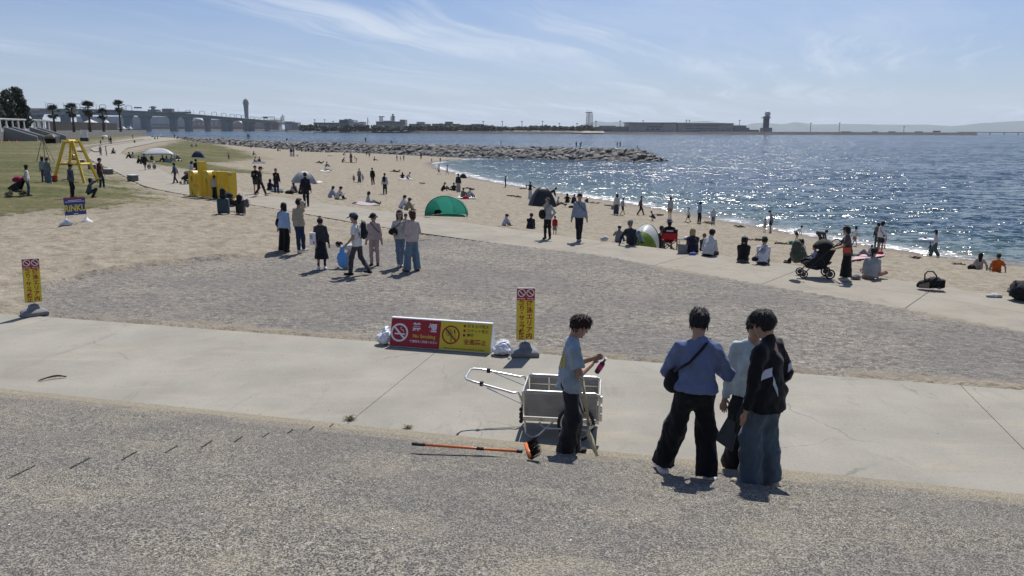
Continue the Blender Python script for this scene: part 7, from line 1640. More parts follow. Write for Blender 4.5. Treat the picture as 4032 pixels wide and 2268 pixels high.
e = empty('carton', g['wr'] + Vector((-0.05, -0.10, 0.13)), R(-12)); tag(e, 'flat white printed carton held by the girl in the navy pinafore', 'carton'); MB().box((0, 0, 0), (0.16, 0.07, 0.34)).build('box', SW, e, bevel=0.008); MB().box((-0.02, -0.038, 0.05), (0.08, 0.004, 0.12)).build('print', simple('grey_print', (0.35, 0.36, 0.4), 0.6), e); MB().box((0.05, -0.038, -0.10), (0.03, 0.004, 0.08)).build('red_print', SR, e)
g = who(1412, 1082, 839, 280, POSE(pelvis=(0, 0, 0.905), lean=4, hp=10, fl=(-0.08, 0.20, 0.08), fr=(0.08, -0.28, 0.12), hl=(-0.22, 0.22, 0.86), hr=(0.22, 0.10, 0.84)), ('tee', WHT, 1.15), ('pants', (0.055, 0.055, 0.06)), 'man in a white shirt and teal blue cap carrying a blue plastic bag', 'short', ('cap', (0.03, 0.07, 0.11)), BLK, h=1.70, z=0.0, res=0.015); wornpack(g, 'navy backpack worn by the man in the white shirt', (0.012, 0.013, 0.02), 1.0)
c_ = g['wl'] + Vector((-0.12, -0.02, -0.33)); v, fc = mesh_prims([cone((0, 0, 0.22), (0, 0, 0), 0.05, 0.13, V3(0, 1, 0), 0.55), cone((0, 0, 0), (0, 0, -0.17), 0.15, 0.14, V3(0, 1, 0), 0.55)], 0.02); v = folds(v, fc, 0.02, 5); e = empty('plastic_bag', c_); tag(e, 'translucent blue plastic carrier bag in the hand of the man in the teal cap', 'bag'); link('bag', mesh_np('bag', v, fc, True), tentcloth((0.16, 0.36, 0.60), 'bag_film', 0.55), e)
MB().tube([(0, 0, 0.2), (0.03, 0, 0.3), (0.10, 0.0, 0.34)], 0.012, 6).build('handle', tentcloth((0.16, 0.36, 0.60), 'bag_film', 0.55), e)
who(1376, 1052, None, 275, 'bend', ('long', WHT, 1.2), ('leggings', PNK), 'small girl in a white hoodie bending over to the ground', 'pony', z=0.0, h=1.18, shoes=(0.5, 0.4, 0.4), res=0.017)
g = who(1476, 1045, 838, 178, 'stand', ('long', (0.46, 0.36, 0.33), 1.2), ('pants', (0.42, 0.31, 0.28)), 'woman in a pale pink tracksuit and a black bucket hat facing the steps', 'bob', ('bucket', (0.014, 0.013, 0.014)), BLK, z=0.0); strapbag(g, 'dark strap bag of the woman in the pink tracksuit', -1, (0.03, 0.02, 0.02), (0.06, 0.05, 0.08), 0.1)
g = who(1578, 1050, 832, 172, POSE(hp=2, hl=(-0.10, 0.24, 1.13), hr=(0.16, 0.2, 1.0), fl=(-0.02, -0.04, 0.08), fr=(0.05, 0.04, 0.08)), ('long', (0.52, 0.49, 0.45), 1.2), ('jeans', LDE), 'woman in a cream sweater and navy baseball cap with long hair, arms raised', 'long', ('cap', (0.016, 0.020, 0.04)), (0.55, 0.53, 0.5), z=0.0, h=1.63, res=0.015); strapbag(g, 'black and white handbag of the woman in the navy cap', 1, (0.02, 0.02, 0.022), (0.14, 0.08, 0.11), 0.16, front=0.10, cross=True)
g = who(1626, 1068, 822, 318, POSE(hp=4, lean=-4, hl=(-0.10, 0.26, 1.16), hr=(0.16, 0.24, 1.08), fl=(-0.14, 0.08, 0.08), fr=(0.14, -0.02, 0.08)), ('long', (0.47, 0.39, 0.36), 1.2), ('wide', LDE), 'parent in a pale pink top and light jeans holding a toddler', 'bob', None, (0.16, 0.07, 0.05), hcol=BRH, z=0.0, h=1.70, res=0.015)
person('toddler in a grey hooded suit carried by the parent in light jeans', g['chest'] + g['Fw'] * 0.24 + g['Rt'] * -0.06 - Vector((0, 0, 0.32)), 140, 0.86, POSE(pelvis=(0, 0, 0.50), lean=0, fl=(-0.25, 0.32, 0.2), fr=(0.25, 0.32, 0.2), hl=(-0.2, 0.3, 0.9), hr=(0.2, 0.3, 0.9), kl=(-1, 0.3, 0.5), kr=(1, 0.3, 0.5)), ('long', LGR, 1.2), ('pants', LGR), 'short', BLACK, None, GRY, 0.02)
# ---- on and beside the promenade
PZ = -0.05
g = who(2156, 940, 778, 205, 'drink', ('jacket', LGR, 1.1), ('pants', BLK), 'woman in a grey jacket and dark cap drinking as she walks', 'bob', ('cap', CHR), BLK, z=PZ); strapbag(g, 'large black sling bag across the woman in the grey jacket', 1, BLK, (0.16, 0.08, 0.20), 0.12, front=0.12)
g = who(2279, 950, 768, 182, POSE(hl=(-0.27, 0.03, 0.78), hr=(0.27, 0.03, 0.78), fl=(-0.03, -0.08, 0.08), fr=(0.03, 0.12, 0.08)), ('long', (0.22, 0.26, 0.33), 1.15), ('jeans', (0.012, 0.014, 0.02)), 'man in a checked grey blue shirt walking towards the steps', 'short', None, (0.3, 0.3, 0.3), z=PZ, h=1.72, res=0.017); strapbag(g, 'thin navy crossbody pouch of the man in the checked shirt', -1, NVY, (0.07, 0.05, 0.09), 0.10)
who(2184, 930, None, 20, 'stand', ('tee', RED), ('skirt', GRY), 'toddler in a red top and white cap beyond the promenade edge', 'short', ('cap', WHT), z=-0.5, h=0.86, shoes=None)
who(2087, 904, None, 15, 'edge', ('jacket', (0.012, 0.013, 0.02), 1.35), ('pants', BLK), 'man in a big black jacket and black cap sitting hunched on the promenade edge', 'short', ('cap', BLK), z=PZ, h=1.68)
who(1984, 890, None, 55, 'edge', ('long', (0.40, 0.42, 0.48), 1.1), ('pants', GRY), 'child in a pale shirt and beige cap sitting on the promenade edge', 'pony', ('cap', BEI), z=PZ, h=1.30)
who(2434, 955, None, 25, 'sit', ('jacket', GRY, 1.15), ('jeans', DEN), 'woman in a grey hooded jacket and white cap sitting beside the man in navy', 'pony', ('cap', WHT), z=PZ, h=1.58)
who(2486, 963, None, 35, 'sitback', ('long', (0.02, 0.026, 0.04), 1.2), ('jeans', LDE), 'man with short grey hair in a navy jacket sitting beside the white and green shelter', 'short', None, hcol=(0.12, 0.12, 0.12), z=PZ, h=1.70)
person('person in a black top and blue bucket hat sitting in the red camping chair', (CH.x, CH.y + 0.02, CH.z), 8, 1.66, 'chair', ('tee', BLK, 1.2), ('shorts', BLK), 'bob', BLACK, ('bucket', (0.10, 0.11, 0.17)), (0.02, 0.02, 0.02), 0.022)
who(2602, 975, None, 10, 'sit', ('long', BLK), ('pants', BLK), 'person in a black cap sitting low beyond the red camping chair', 'short', ('cap', BLK), z=-0.52, h=1.6)
who(2728, 998, None, 5, 'sithug', ('long', (0.016, 0.017, 0.028), 1.25), ('pants', BLK), 'woman with long blonde hair in a dark navy coat sitting on the promenade edge', 'long', None, hcol=(0.30, 0.22, 0.12), z=PZ, h=1.64)
who(2768, 990, None, 20, 'edge', ('long', CHR), ('pants', BLK), 'person with short brown hair between the blonde woman and the white jacket', 'short', None, hcol=(0.13, 0.07, 0.04), z=-0.12, h=1.62)
who(2786, 1008, None, 38, 'edge', ('jacket', (0.50, 0.50, 0.50), 1.3), ('pants', BLK), 'man in a white windbreaker and black trousers sitting on the promenade edge', 'short', None, z=PZ, h=1.72)
who(2924, 1033, None, 20, 'edge', ('long', BLK, 1.15), ('pants', (0.09, 0.095, 0.10)), 'woman in black with grey dungarees and a white cap sitting by the man in white', 'long', ('cap', (0.45, 0.44, 0.41)), z=PZ, h=1.60)
g = who(3000, 1041, None, 25, 'edge', ('long', (0.60, 0.60, 0.62), 1.15), ('jeans', CHR), 'man in a white long sleeved shirt with back print sitting on the promenade edge', 'short', None, z=PZ, h=1.66); strapbag(g, 'black sling bag on the back of the man in the white printed shirt', -1, BLK, (0.10, 0.05, 0.08), 0.02, front=-0.12)
s_ = g['s']; decal(g, 'shirt', [((0, -1, 0), [(x0 * s_, -0.2, z_ * s_), (x1 * s_, -0.2, z_ * s_), (x1 * s_, -0.2, (z_ + hh_) * s_), (x0 * s_, -0.2, (z_ + hh_) * s_)]) for x0, x1, z_, hh_ in ((-0.09, 0.09, 0.45, 0.008), (-0.09, 0.09, 0.39, 0.008), (-0.07, 0.07, 0.47, 0.015), (-0.07, 0.07, 0.41, 0.015), (-0.07, 0.07, 0.35, 0.015))], SBK, 'back_print')
g = who(3328, 1104, 890, 283, 'push', ('tee', (0.075, 0.066, 0.058), 1.3), ('longskirt', BLK), 'woman in a brown t-shirt, black cap and long black skirt pushing the stroller', 'bob', ('cap', BLK), (0.50, 0.45, 0.38), z=PZ)
e = empty('pouch_bag', g['Pv'] + Vector((-0.12, -0.20, 0.06)), R(-4)); tag(e, 'small bright orange red pouch at the hip of the woman with the stroller', 'bag'); MB().box((0, 0, 0), (0.20, 0.05, 0.15)).build('pouch', simple('orange_red_leather', (0.45, 0.035, 0.012), 0.5), e, bevel=0.015); MB().tube([(0.08, 0.0, 0.07), (0.20, 0.05, 0.25), (0.26, 0.14, 0.44)], 0.014, 6, flat=0.4).build('strap', cloth((0.01, 0.09, 0.12)), e, True)
a_ = P(3215, 1094, -0.05)
backpack('olive green rucksack hanging off the front of the loaded stroller', (a_.x - 0.62, a_.y - 0.05, 0.42), R(-75), 1.15, (0.05, 0.06, 0.045))
person('dark haired child sitting in the double stroller', (a_.x - 0.02, a_.y + 0.08, 0.33), 280, 0.98, 'sitlegs', ('long', (0.25, 0.30, 0.40)), ('pants', BLK), 'short', BLACK, None, BLK, 0.03)
who(3168, 1040, None, 300, 'sit', ('long', GRN, 1.2), ('pants', BLK), 'woman in dark olive sitting beyond the stroller with her hair tied up', 'bun', None, z=-0.5, h=1.62)
who(3424, 1098, None, 40, 'sitcross', ('long', (0.33, 0.33, 0.33), 1.3), ('leggings', SKIN), 'woman in a loose pale grey hoodie sitting cross legged on the promenade edge', 'pony', None, z=PZ, h=1.66, shoes=None)
# ---- along the water's edge
g = who(3463, 996, 870, 75, 'stand', ('long', WHT, 1.15), ('shorts', (0.02, 0.03, 0.055)), 'woman in a white cardigan and navy shorts standing at the waterline', 'bob', None, None); strapbag(g, 'dark sling bag of the woman in the white cardigan', 1, CHR, (0.08, 0.05, 0.09), 0.05)
g = who(3450, 978, 876, 40, 'stand', ('long', CHR), ('pants', OLV), 'tall figure in dark clothes with an olive backpack behind the white cardigan', 'long'); wornpack(g, 'olive backpack of the dark figure at the waterline', OLV, 1.0)
who(3478, 976, 905, 60, 'stand', ('tee', WHT), ('shorts', PNK), 'child in white standing in the wash behind the woman in the cardigan', 'short', shoes=None)
who(3421, 1002, None, 70, 'sitphone', ('long', PUR), ('leggings', PUR), 'small child in lilac with a topknot sitting on the pink blanket', 'topknot', h=1.05, shoes=None)
who(3372, 1012, None, 95, 'lie', ('long', LGR, 1.2), ('pants', GRY), 'person lying under a grey cover on the blanket by the water', 'short', h=1.6)
who(3362, 968, 888, 80, 'walk', ('tee', WHT, 1.1), ('skirt', ORG), 'girl in a white tee and orange skirt with windblown hair at the waterline', 'long', shoes=None)
who(3134, 950, None, 80, 'bend2', ('tee', WHT), ('shorts', BLK), 'child in a white shirt and black shorts stooping at the wash', 'short', h=1.2, shoes=None)
who(3226, 966, None, 85, 'bend', ('long', CHR, 1.2), ('pants', CHR), 'boy in a dark hoodie bent double behind the stroller', 'short', h=1.45)
who(3679, 1012, 903, 285, 'walk2', ('long', (0.50, 0.49, 0.47)), ('wide', (0.07, 0.10, 0.12)), 'woman in a white top and black cap walking along the wash with a child', 'long', ('cap', BLK), None)
who(3660, 1008, 952, 280, 'walk', ('long', CHR), ('shorts', BLK), 'small dark dressed child walking in front of the woman in the black cap', 'short', shoes=None)
who(3852, 1062, None, 20, 'sitback', ('long', (0.42, 0.38, 0.34), 1.2), ('leggings', BRN), 'woman with long hair in a cream hoodie sitting on the sand', 'long', h=1.62)
who(3922, 1072, None, 22, 'sitback', ('tee', ORG, 1.2), ('shorts', CHR), 'man in a bright orange t-shirt and brown cap leaning back on his hands', 'short', ('cap', (0.06, 0.05, 0.035)), h=1.74)
who(3034, 915, 824, 275, 'lookdown', ('tee', (0.20, 0.23, 0.27)), ('shorts', BLK), 'man in a grey t-shirt and black shorts looking down at a child by the wash', 'short', shoes=None)
who(3010, 912, 860, 60, 'stand', ('tee', (0.40, 0.34, 0.28)), ('skirt', (0.40, 0.34, 0.28)), 'little girl in a beige dress holding on to the man in shorts', 'bob', shoes=None)
who(2807, 887, 817, 10, 'stand', ('long', (0.45, 0.44, 0.50)), ('pants', (0.09, 0.12, 0.14)), 'child in a white hat and lilac white jacket facing the water', 'none', ('bucket', WHT))
who(2752, 880, 793, 60, 'headhand', ('long', (0.22, 0.30, 0.45)), ('pants', BLK), 'woman in a blue shirt and black trousers with one hand on her head', 'bob', shoes=(0.5, 0.45, 0.4))
who(2710, 876, 815, 280, 'walk', ('long', (0.5, 0.48, 0.45)), ('skirt', BLK), 'girl in a white top and black skirt running along the wash', 'pony')
who(2638, 862, 774, 335, 'stand', ('tee', (0.36, 0.36, 0.36), 1.2), ('shorts', (0.20, 0.15, 0.10)), 'girl in a black sleeved white tee and brown shorts with a high ponytail', 'pony', shoes=None)
who(2572, 868, None, 275, 'squat', ('long', (0.03, 0.03, 0.05)), ('shorts', GRN), 'crouching boy in dark blue digging in the sand', 'short', h=1.2, shoes=None)
who(2521, 847, 770, 95, 'walk', ('long', (0.12, 0.055, 0.035), 1.15), ('pants', BLK), 'person in a rust brown top striding along the wash', 'short')
g = who(2426, 845, 762, 15, 'stand2', ('long', (0.50, 0.48, 0.43), 1.15), ('wide', (0.05, 0.07, 0.09)), 'woman in a cream top and wide blue jeans watching the sea', 'long', shoes=None); lump('tote_bag', 'white and black tote bag hanging beside the woman in wide jeans', 'bag', g['wl'] + Vector((-0.06, 0, -0.42)), (0.17, 0.08, 0.20), (0.25, 0.25, 0.26), 4)
who(2450, 848, 777, 70, 'walk', ('tee', (0.30, 0.32, 0.36)), ('shorts', BLK), 'boy in a white and navy shirt and black shorts running with a green toy', 'short', shoes=None)
who(2232, 797, None, 15, 'sit', ('long', BLK), ('pants', BLK), 'woman with long hair in black sitting at the wash beside a dark dressed man', 'long', h=1.6)
who(2256, 801, None, 30, 'sithug', ('long', (0.016, 0.016, 0.02), 1.2), ('pants', BLK), 'man in black hugging his knees at the wash', 'short', h=1.7)
who(2313, 798, None, 330, 'sit', ('long', CHR), ('pants', CHR), 'small child in dark clothes sitting in the wash', 'short', h=1.05)
who(2170, 796, None, 80, 'bend2', ('long', BLK, 1.2), ('pants', BLK), 'person in black stooping behind the charcoal tent', 'bob', h=1.66)
who(2087, 784, 717, 40, POSE(hl=(-0.36, -0.12, 1.10), hr=(0.42, 0.28, 1.12), hp=4, el=(-1, -1, 0), er=(1, -0.3, -0.5)), ('long', BLK), ('wide', (0.48, 0.48, 0.47)), 'woman in black with wide white trousers stretching out her arms', 'short', None, h=1.64, res=0.03)
who(2194, 810, None, 100, 'sitlegs', ('tee', (0.50, 0.49, 0.47)), ('pants', CHR), 'person in white with stretched out legs beside the charcoal tent', 'none', ('bucket', WHT), h=1.6)
who(1805, 757, 683, 8, 'stand', ('long', (0.014, 0.017, 0.03), 1.15), ('wide', (0.30, 0.27, 0.23)), 'man in a navy top and pale beige trousers standing with his back turned', 'short')
who(1741, 751, None, 80, 'sithug', ('long', BLK, 1.15), ('shorts', BLK), 'man in black with bare knees drawn up on the sand', 'short', h=1.7, shoes=None)
who(1772, 749, None, 260, 'lie', ('tee', WHT), ('pants', BLK), 'person in white lying flat between the two dark sitting figures', 'short', h=1.62)
who(1789, 752, None, 340, 'sit', ('long', BLK, 1.15), ('pants', BLK), 'dark sitting figure right beside the man in beige trousers', 'bob', h=1.64)
who(1820, 778, None, 40, 'sit', ('jacket', (0.09, 0.09, 0.075), 1.15), ('pants', CHR), 'person in an olive grey jacket sitting beside the red cool box', 'short', h=1.66)
who(1846, 779, None, 50, 'sit', ('jacket', (0.36, 0.36, 0.38), 1.25), ('jeans', DEN), 'man in a white jacket and jeans sitting by the red cool box', 'short', h=1.70)
who(1990, 738, 693, 80, 'stand', ('long', BLK), ('pants', BLK), 'slim child in black standing at the edge of the shallow water', 'short', shoes=None)
g = who(1728, 687, 647, 60, 'walk', ('tee', WHT), ('skirt', BLK), 'girl in a white top and black skirt walking along the cove with a bag', 'long', shoes=None)
who(1761, 689, 649, 70, 'walk2', ('tee', (0.55, 0.55, 0.55)), ('skirt', (0.5, 0.5, 0.5)), 'girl in a short white dress walking along the cove', 'long', shoes=None)
who(1700, 642, 622, 60, 'walk', ('tee', (0.10, 0.03, 0.05)), ('shorts', BLK), 'child in dark red paddling at the head of the cove', 'short', shoes=None)
who(1734, 643, 619, 200, 'stand', ('tee', (0.12, 0.05, 0.08)), ('skirt', PUR), 'child in plum standing in the shallow cove water', 'short', shoes=None)
who(1658, 626, 598, 180, 'stand', ('long', CHR), ('pants', BLK), 'dark figure with a wide hat on the far sand above the cove', 'short', ('wide', BLK))
who(1720, 603, 581, 90, 'carry', ('long', BLK), ('pants', BLK), 'dark figure standing against the foot of the breakwater rocks by the log', 'short')
who(1299, 778, None, 55, 'edge', ('long', (0.26, 0.29, 0.42), 1.2), ('pants', GRY), 'woman in a pale blue shirt resting on the shoulder of her companion', 'bob', z=PZ, h=1.60)
who(1327, 784, None, 60, 'edge', ('jacket', (0.48, 0.46, 0.41), 1.3), ('pants', BLK), 'man in a cream hoodie and black trousers eating on the promenade edge', 'short', z=PZ, h=1.72)
who(1447, 808, None, 72, 'sitlegs', ('long', (0.36, 0.37, 0.36), 1.1), ('jeans', (0.10, 0.12, 0.13)), 'woman in a grey vest and white sleeves sitting on the pink striped mat', 'bob', z=PZ, h=1.64, shoes=(0.15, 0.09, 0.04))
who(1578, 822, None, 55, 'edge', ('tee', (0.52, 0.54, 0.60), 1.15), ('pants', GRY), 'man in a white t-shirt sitting low behind the person in olive', 'short', z=PZ - 0.05, h=1.68)
who(1599, 829, None, 60, 'edge', ('long', (0.24, 0.22, 0.16), 1.15), ('pants', BEI), 'person in an olive beige jacket and white cap crouched over a phone', 'bob', ('cap', WHT), z=PZ - 0.05, h=1.60)
g = who(1207, 815, 677, 345, 'walk2', ('jacket', (0.011, 0.012, 0.018), 1.15), ('pants', (0.011, 0.012, 0.016)), 'man in a black tracksuit with a white waistband walking along the promenade', 'short', z=PZ); strapbag(g, 'black waist bag of the man in the black tracksuit', 1, BLK, (0.08, 0.05, 0.1), 0.02)
who(1183, 765, None, 40, 'sit', ('long', BLK, 1.2), ('pants', BLK), 'person in black sitting on the promenade edge behind the tracksuit man', 'bob', z=PZ, h=1.64)
who(1166, 760, None, 300, 'sitphone', ('long', CHR), ('pants', PNK), 'girl with dark hair and pale legs sitting beside the black holdall', 'long', z=PZ, h=1.5)
who(1090, 763, 662, 155, 'onehand', ('long', (0.011, 0.011, 0.014), 1.1), ('pants', NVY), 'woman in a black sweater and navy trousers with folded hands on the promenade', 'bob', z=PZ, hcol=BRH)
who(1060, 750, None, 20, 'sit', ('long', BLK), ('jeans', DEN), 'girl with very long dark hair sitting on the dark mat', 'long', z=PZ, h=1.6)
who(1026, 772, 653, 95, 'walk', ('long', (0.011, 0.012, 0.015), 1.15), ('pants', (0.012, 0.013, 0.018)), 'man in black and a cap walking past on the promenade', 'short', ('cap', BLK), (0.35, 0.3, 0.25), z=PZ)
who(1010, 763, 651, 160, 'carry', ('long', BLK, 1.15), ('shorts', CHR), 'man in black with a dark bag on his chest beside the striding man', 'short', None, (0.1, 0.1, 0.1), z=PZ)
who(1416, 720, 663, 182, 'stand', ('long', (0.20, 0.19, 0.16)), ('longskirt', DEN), 'mother in a long denim skirt leading two toddlers by the hand', 'short', ('capback', CHR))
who(1394, 721, 686, 178, 'stand', ('long', (0.34, 0.26, 0.24)), ('shorts', CHR), 'toddler in a pink top and sun hat on one side of the mother', 'none', ('bucket', PNK), shoes=None)
who(1429, 718, 684, 185, 'stand', ('long', (0.40, 0.40, 0.40)), ('shorts', PNK), 'toddler in pale clothes on the other side of the mother', 'short', shoes=None)
g = who(1469, 728, 660, 185, 'stand2', ('jacket', BLK, 1.15), ('pants', BLK), 'man in an open black jacket over a white shirt facing the steps', 'short', ('cap', BLK))
s_ = g['s']; 
g = who(1516, 765, 681, 4, 'stand', ('jacket', (0.40, 0.41, 0.42), 1.2), ('pants', (0.012, 0.013, 0.018)), 'man in a pale grey hoodie carrying a black backpack, seen from behind', 'short', None, (0.2, 0.1, 0.06)); wornpack(g, 'black backpack worn over the pale grey hoodie', BLK, 0.95)
who(1560, 678, None, 265, 'lie', ('long', (0.05, 0.03, 0.02)), ('pants', CHR), 'person in dark clothes asleep flat on the sand by the driftwood', 'short', h=1.6)
who(1586, 704, None, 340, 'sit', ('long', BLK), ('pants', BLK), 'long haired person in black sitting on the pale mat near the driftwood', 'long', h=1.6)
who(1604, 707, None, 90, 'kneel', ('long', (0.42, 0.36, 0.38), 1.3), ('pants', BLK), 'person in a pale pink jacket kneeling on the mat near the driftwood', 'bob', h=1.6)
who(1563, 635, 609, 120, 'stand', ('long', CHR), ('pants', LGR), 'parent in a dark top with two children on the far sand', 'short'); who(1577, 635, 613, 250, 'stand', ('tee', BRN), ('shorts', CHR), 'child in brown facing the parent on the far sand', 'short', shoes=None); who(1590, 633, 609, 200, 'lookdown', ('tee', (0.2, 0.22, 0.22)), ('pants', LDE), 'child in grey green looking down on the far sand', 'short', shoes=None)
who(1473, 633, None, 80, 'sitlegs', ('long', BLK, 1.2), ('jeans', DEN), 'person in a black coat reclining on the far sand', 'long', h=1.65)
who(1383, 641, 596, 200, 'stand', ('long', (0.12, 0.08, 0.08)), ('wide', (0.25, 0.16, 0.15)), 'woman in dusty pink trousers standing on the far sand', 'long')
who(1404, 641, None, 270, 'bend2', ('tee', (0.40, 0.28, 0.27)), ('pants', (0.32, 0.22, 0.2)), 'person in pink stooping next to the woman in pink trousers', 'bob', h=1.5)
who(1349, 639, None, 60, 'kneel', ('long', BLK), ('pants', BLK), 'person in black kneeling in the sand left of the pink trousers', 'bob', h=1.6); who(1352, 612, None, 80, 'sithug', ('long', BLK), ('pants', LGR), 'person in black sitting on the far sand near the rocks', 'short', h=1.6)
who(1443, 610, None, 110, 'bend2', ('long', (0.3, 0.3, 0.32)), ('pants', BLK), 'adult in pale clothes stooping with children by the rocks', 'short', h=1.6); who(1450, 611, 590, 270, 'lookdown', ('tee', CHR), ('pants', CHR), 'child in dark clothes beside the stooping adult by the rocks', 'short', shoes=None); who(1455, 622, 600, 180, 'stand', ('tee', OLV), ('shorts', BEI), 'child in olive and beige standing apart on the far sand', 'short', shoes=None)
who(1280, 674, None, 75, 'sitlegs', ('tee', (0.52, 0.52, 0.55), 1.1), ('jeans', LDE), 'man in a white t-shirt and jeans sitting on the pale mat', 'short', h=1.68); who(1284, 657, None, 60, 'sit', ('long', (0.30, 0.24, 0.28)), ('pants', NVY), 'person in mauve sitting behind the man in the white t-shirt', 'short', h=1.62); who(1262, 643, None, 280, 'lie', ('long', BLK), ('pants', BLK), 'person in black lying back on the sand beyond the man in white', 'short', h=1.62)
who(1147, 616, 581, 185, 'stand', ('long', BLK), ('wide', (0.46, 0.45, 0.43)), 'person in a black top and white trousers in the far standing pair', 'short'); who(1157, 616, 581, 200, 'carry', ('long', GRY), ('wide', (0.44, 0.43, 0.42)), 'person in a grey top and white trousers in the far standing pair', 'bob'); who(1169, 616, None, 90, 'sit', ('long', BRN), ('pants', BRN), 'small brown clad child crouching beside the far standing pair', 'short', h=0.9)
who(1172, 595, 572, 180, 'stand', ('long', (0.25, 0.2, 0.17)), ('pants', BEI), 'figure in beige standing below the breakwater rocks', 'short'); who(1187, 598, None, 90, 'sit', ('long', BRN), ('pants', GRY), 'seated figure in brown right of the beige standing figure', 'short', h=1.5); who(1205, 598, None, 200, 'sit', ('long', CHR), ('pants', BRN), 'seated figure in charcoal among the far sunbathers', 'short', h=1.5)
who(1214, 599, 579, 180, 'stand', ('long', BLK), ('pants', BLK), 'slim black figure standing among the far sunbathers', 'short'); who(1235, 594, 569, 90, 'stand', ('long', BLK), ('pants', BLK), 'tall black figure standing against the rocks left of the cove', 'short')
for px, fy, cl, tl in ((1226, 599, (0.10, 0.05, 0.04), 'in rust red lying'), (1249, 599, BLK, 'in black lying'), (1262, 600, GRY, 'in grey sitting up'), (1283, 601, DEN, 'in blue sitting up'), (1294, 601, PUR, 'in mauve sitting up')):
    who(px, fy, None, 90, 'lie' if 'lying' in tl else 'sit', ('long', cl), ('pants', cl), 'tiny far sunbather ' + tl + ' at the foot of the rocks', 'short', h=1.5)
who(1415, 598, 580, 90, 'stand', ('long', BLK), ('pants', CHR), 'black figure standing before the rocks above the middle of the beach', 'short'); who(1093, 595, None, 90, 'sitlegs', ('long', BRN), ('pants', BLK), 'dark figure sitting on a towel on the far sand', 'short', h=1.6)
who(901, 628, 600, 350, 'stand', ('tee', (0.42, 0.30, 0.32)), ('pants', (0.16, 0.03, 0.06)), 'child in pink and dark red standing alone on the sand', 'short'); who(997, 611, None, 60, 'sit', ('long', (0.05, 0.035, 0.03), 1.2), ('pants', BEI), 'brown haired figure hunched on the sand beyond the picnic pair', 'long', h=1.62)
who(1001, 638, None, 80, 'sitcross', ('long', LGR), ('pants', BLK), 'person in light grey sitting on the dark and white mat', 'short', h=1.64); who(1025, 638, None, 300, 'sit', ('long', (0.12, 0.09, 0.09)), ('pants', BLK), 'person in dusky brown sitting opposite on the dark and white mat', 'short', h=1.64)
# ---- around the yellow letters and the lawn
who(757, 722, 636, 30, 'phone', ('long', (0.46, 0.46, 0.50)), ('jeans', DEN), 'woman in a white top looking over the back of the yellow letters', 'bob', z=PZ, h=1.62); who(777, 716, 629, 330, 'stand', ('long', BLK), ('pants', BLK), 'man in black half hidden behind the tall yellow letter', 'short', z=PZ, h=1.75)
who(693, 722, 639, 275, 'walk2', ('long', (0.05, 0.07, 0.11), 1.15), ('jeans', (0.03, 0.045, 0.07)), 'woman in denim blue with a bag walking along the promenade', 'bob', z=PZ); who(572, 671, 603, 350, 'walk', ('long', (0.016, 0.02, 0.03), 1.2), ('shorts', (0.016, 0.02, 0.03)), 'man in dark navy walking beside the white bicycle', 'short', z=PZ, shoes=(0.3, 0.2, 0.15))
who(848, 783, 689, 8, 'stand', ('long', (0.34, 0.33, 0.31)), ('wide', BLK), 'girl with a long ponytail in grey and black facing the yellow letters', 'pony')
who(113, 771, 647, 62, 'stand', ('long', (0.50, 0.48, 0.45), 1.25), ('jeans', (0.05, 0.075, 0.11)), 'woman with long hair in a loose white top standing beside the pink stroller', 'long'); 
g = who(285, 778, 642, 28, 'stand2', ('jacket', (0.07, 0.085, 0.095), 1.15), ('pants', (0.012, 0.012, 0.014)), 'man in a slate grey jacket with a strap standing on the dry grass', 'short'); strapbag(g, 'thin black crossbody bag of the man in the slate jacket', 1, BLK, (0.07, 0.04, 0.08), 0.04)
who(361, 778, None, 60, 'squatphone', ('jacket', (0.055, 0.075, 0.085), 1.15), ('pants', (0.02, 0.025, 0.03)), 'woman squatting on the grass holding up a phone', 'bob', h=1.6)
who(174, 718, 615, 8, 'stand', ('long', (0.24, 0.25, 0.26)), ('pants', (0.05, 0.075, 0.09)), 'girl with long loose hair standing left of her capped friend on the lawn', 'long'); who(193, 723, 619, 10, 'stand', ('jacket', (0.13, 0.15, 0.15)), ('wide', (0.10, 0.13, 0.17)), 'girl in a grey green jacket and cap with a long ponytail on the lawn', 'pony', ('cap', BLK), shoes=(0.5, 0.5, 0.5))
who(401, 742, 621, 95, 'stand2', ('long', (0.05, 0.012, 0.014), 1.15), ('jeans', (0.02, 0.035, 0.045)), 'man in a black and red top and dark jeans on the grass by the benches', 'short', shoes=(0.5, 0.5, 0.5))
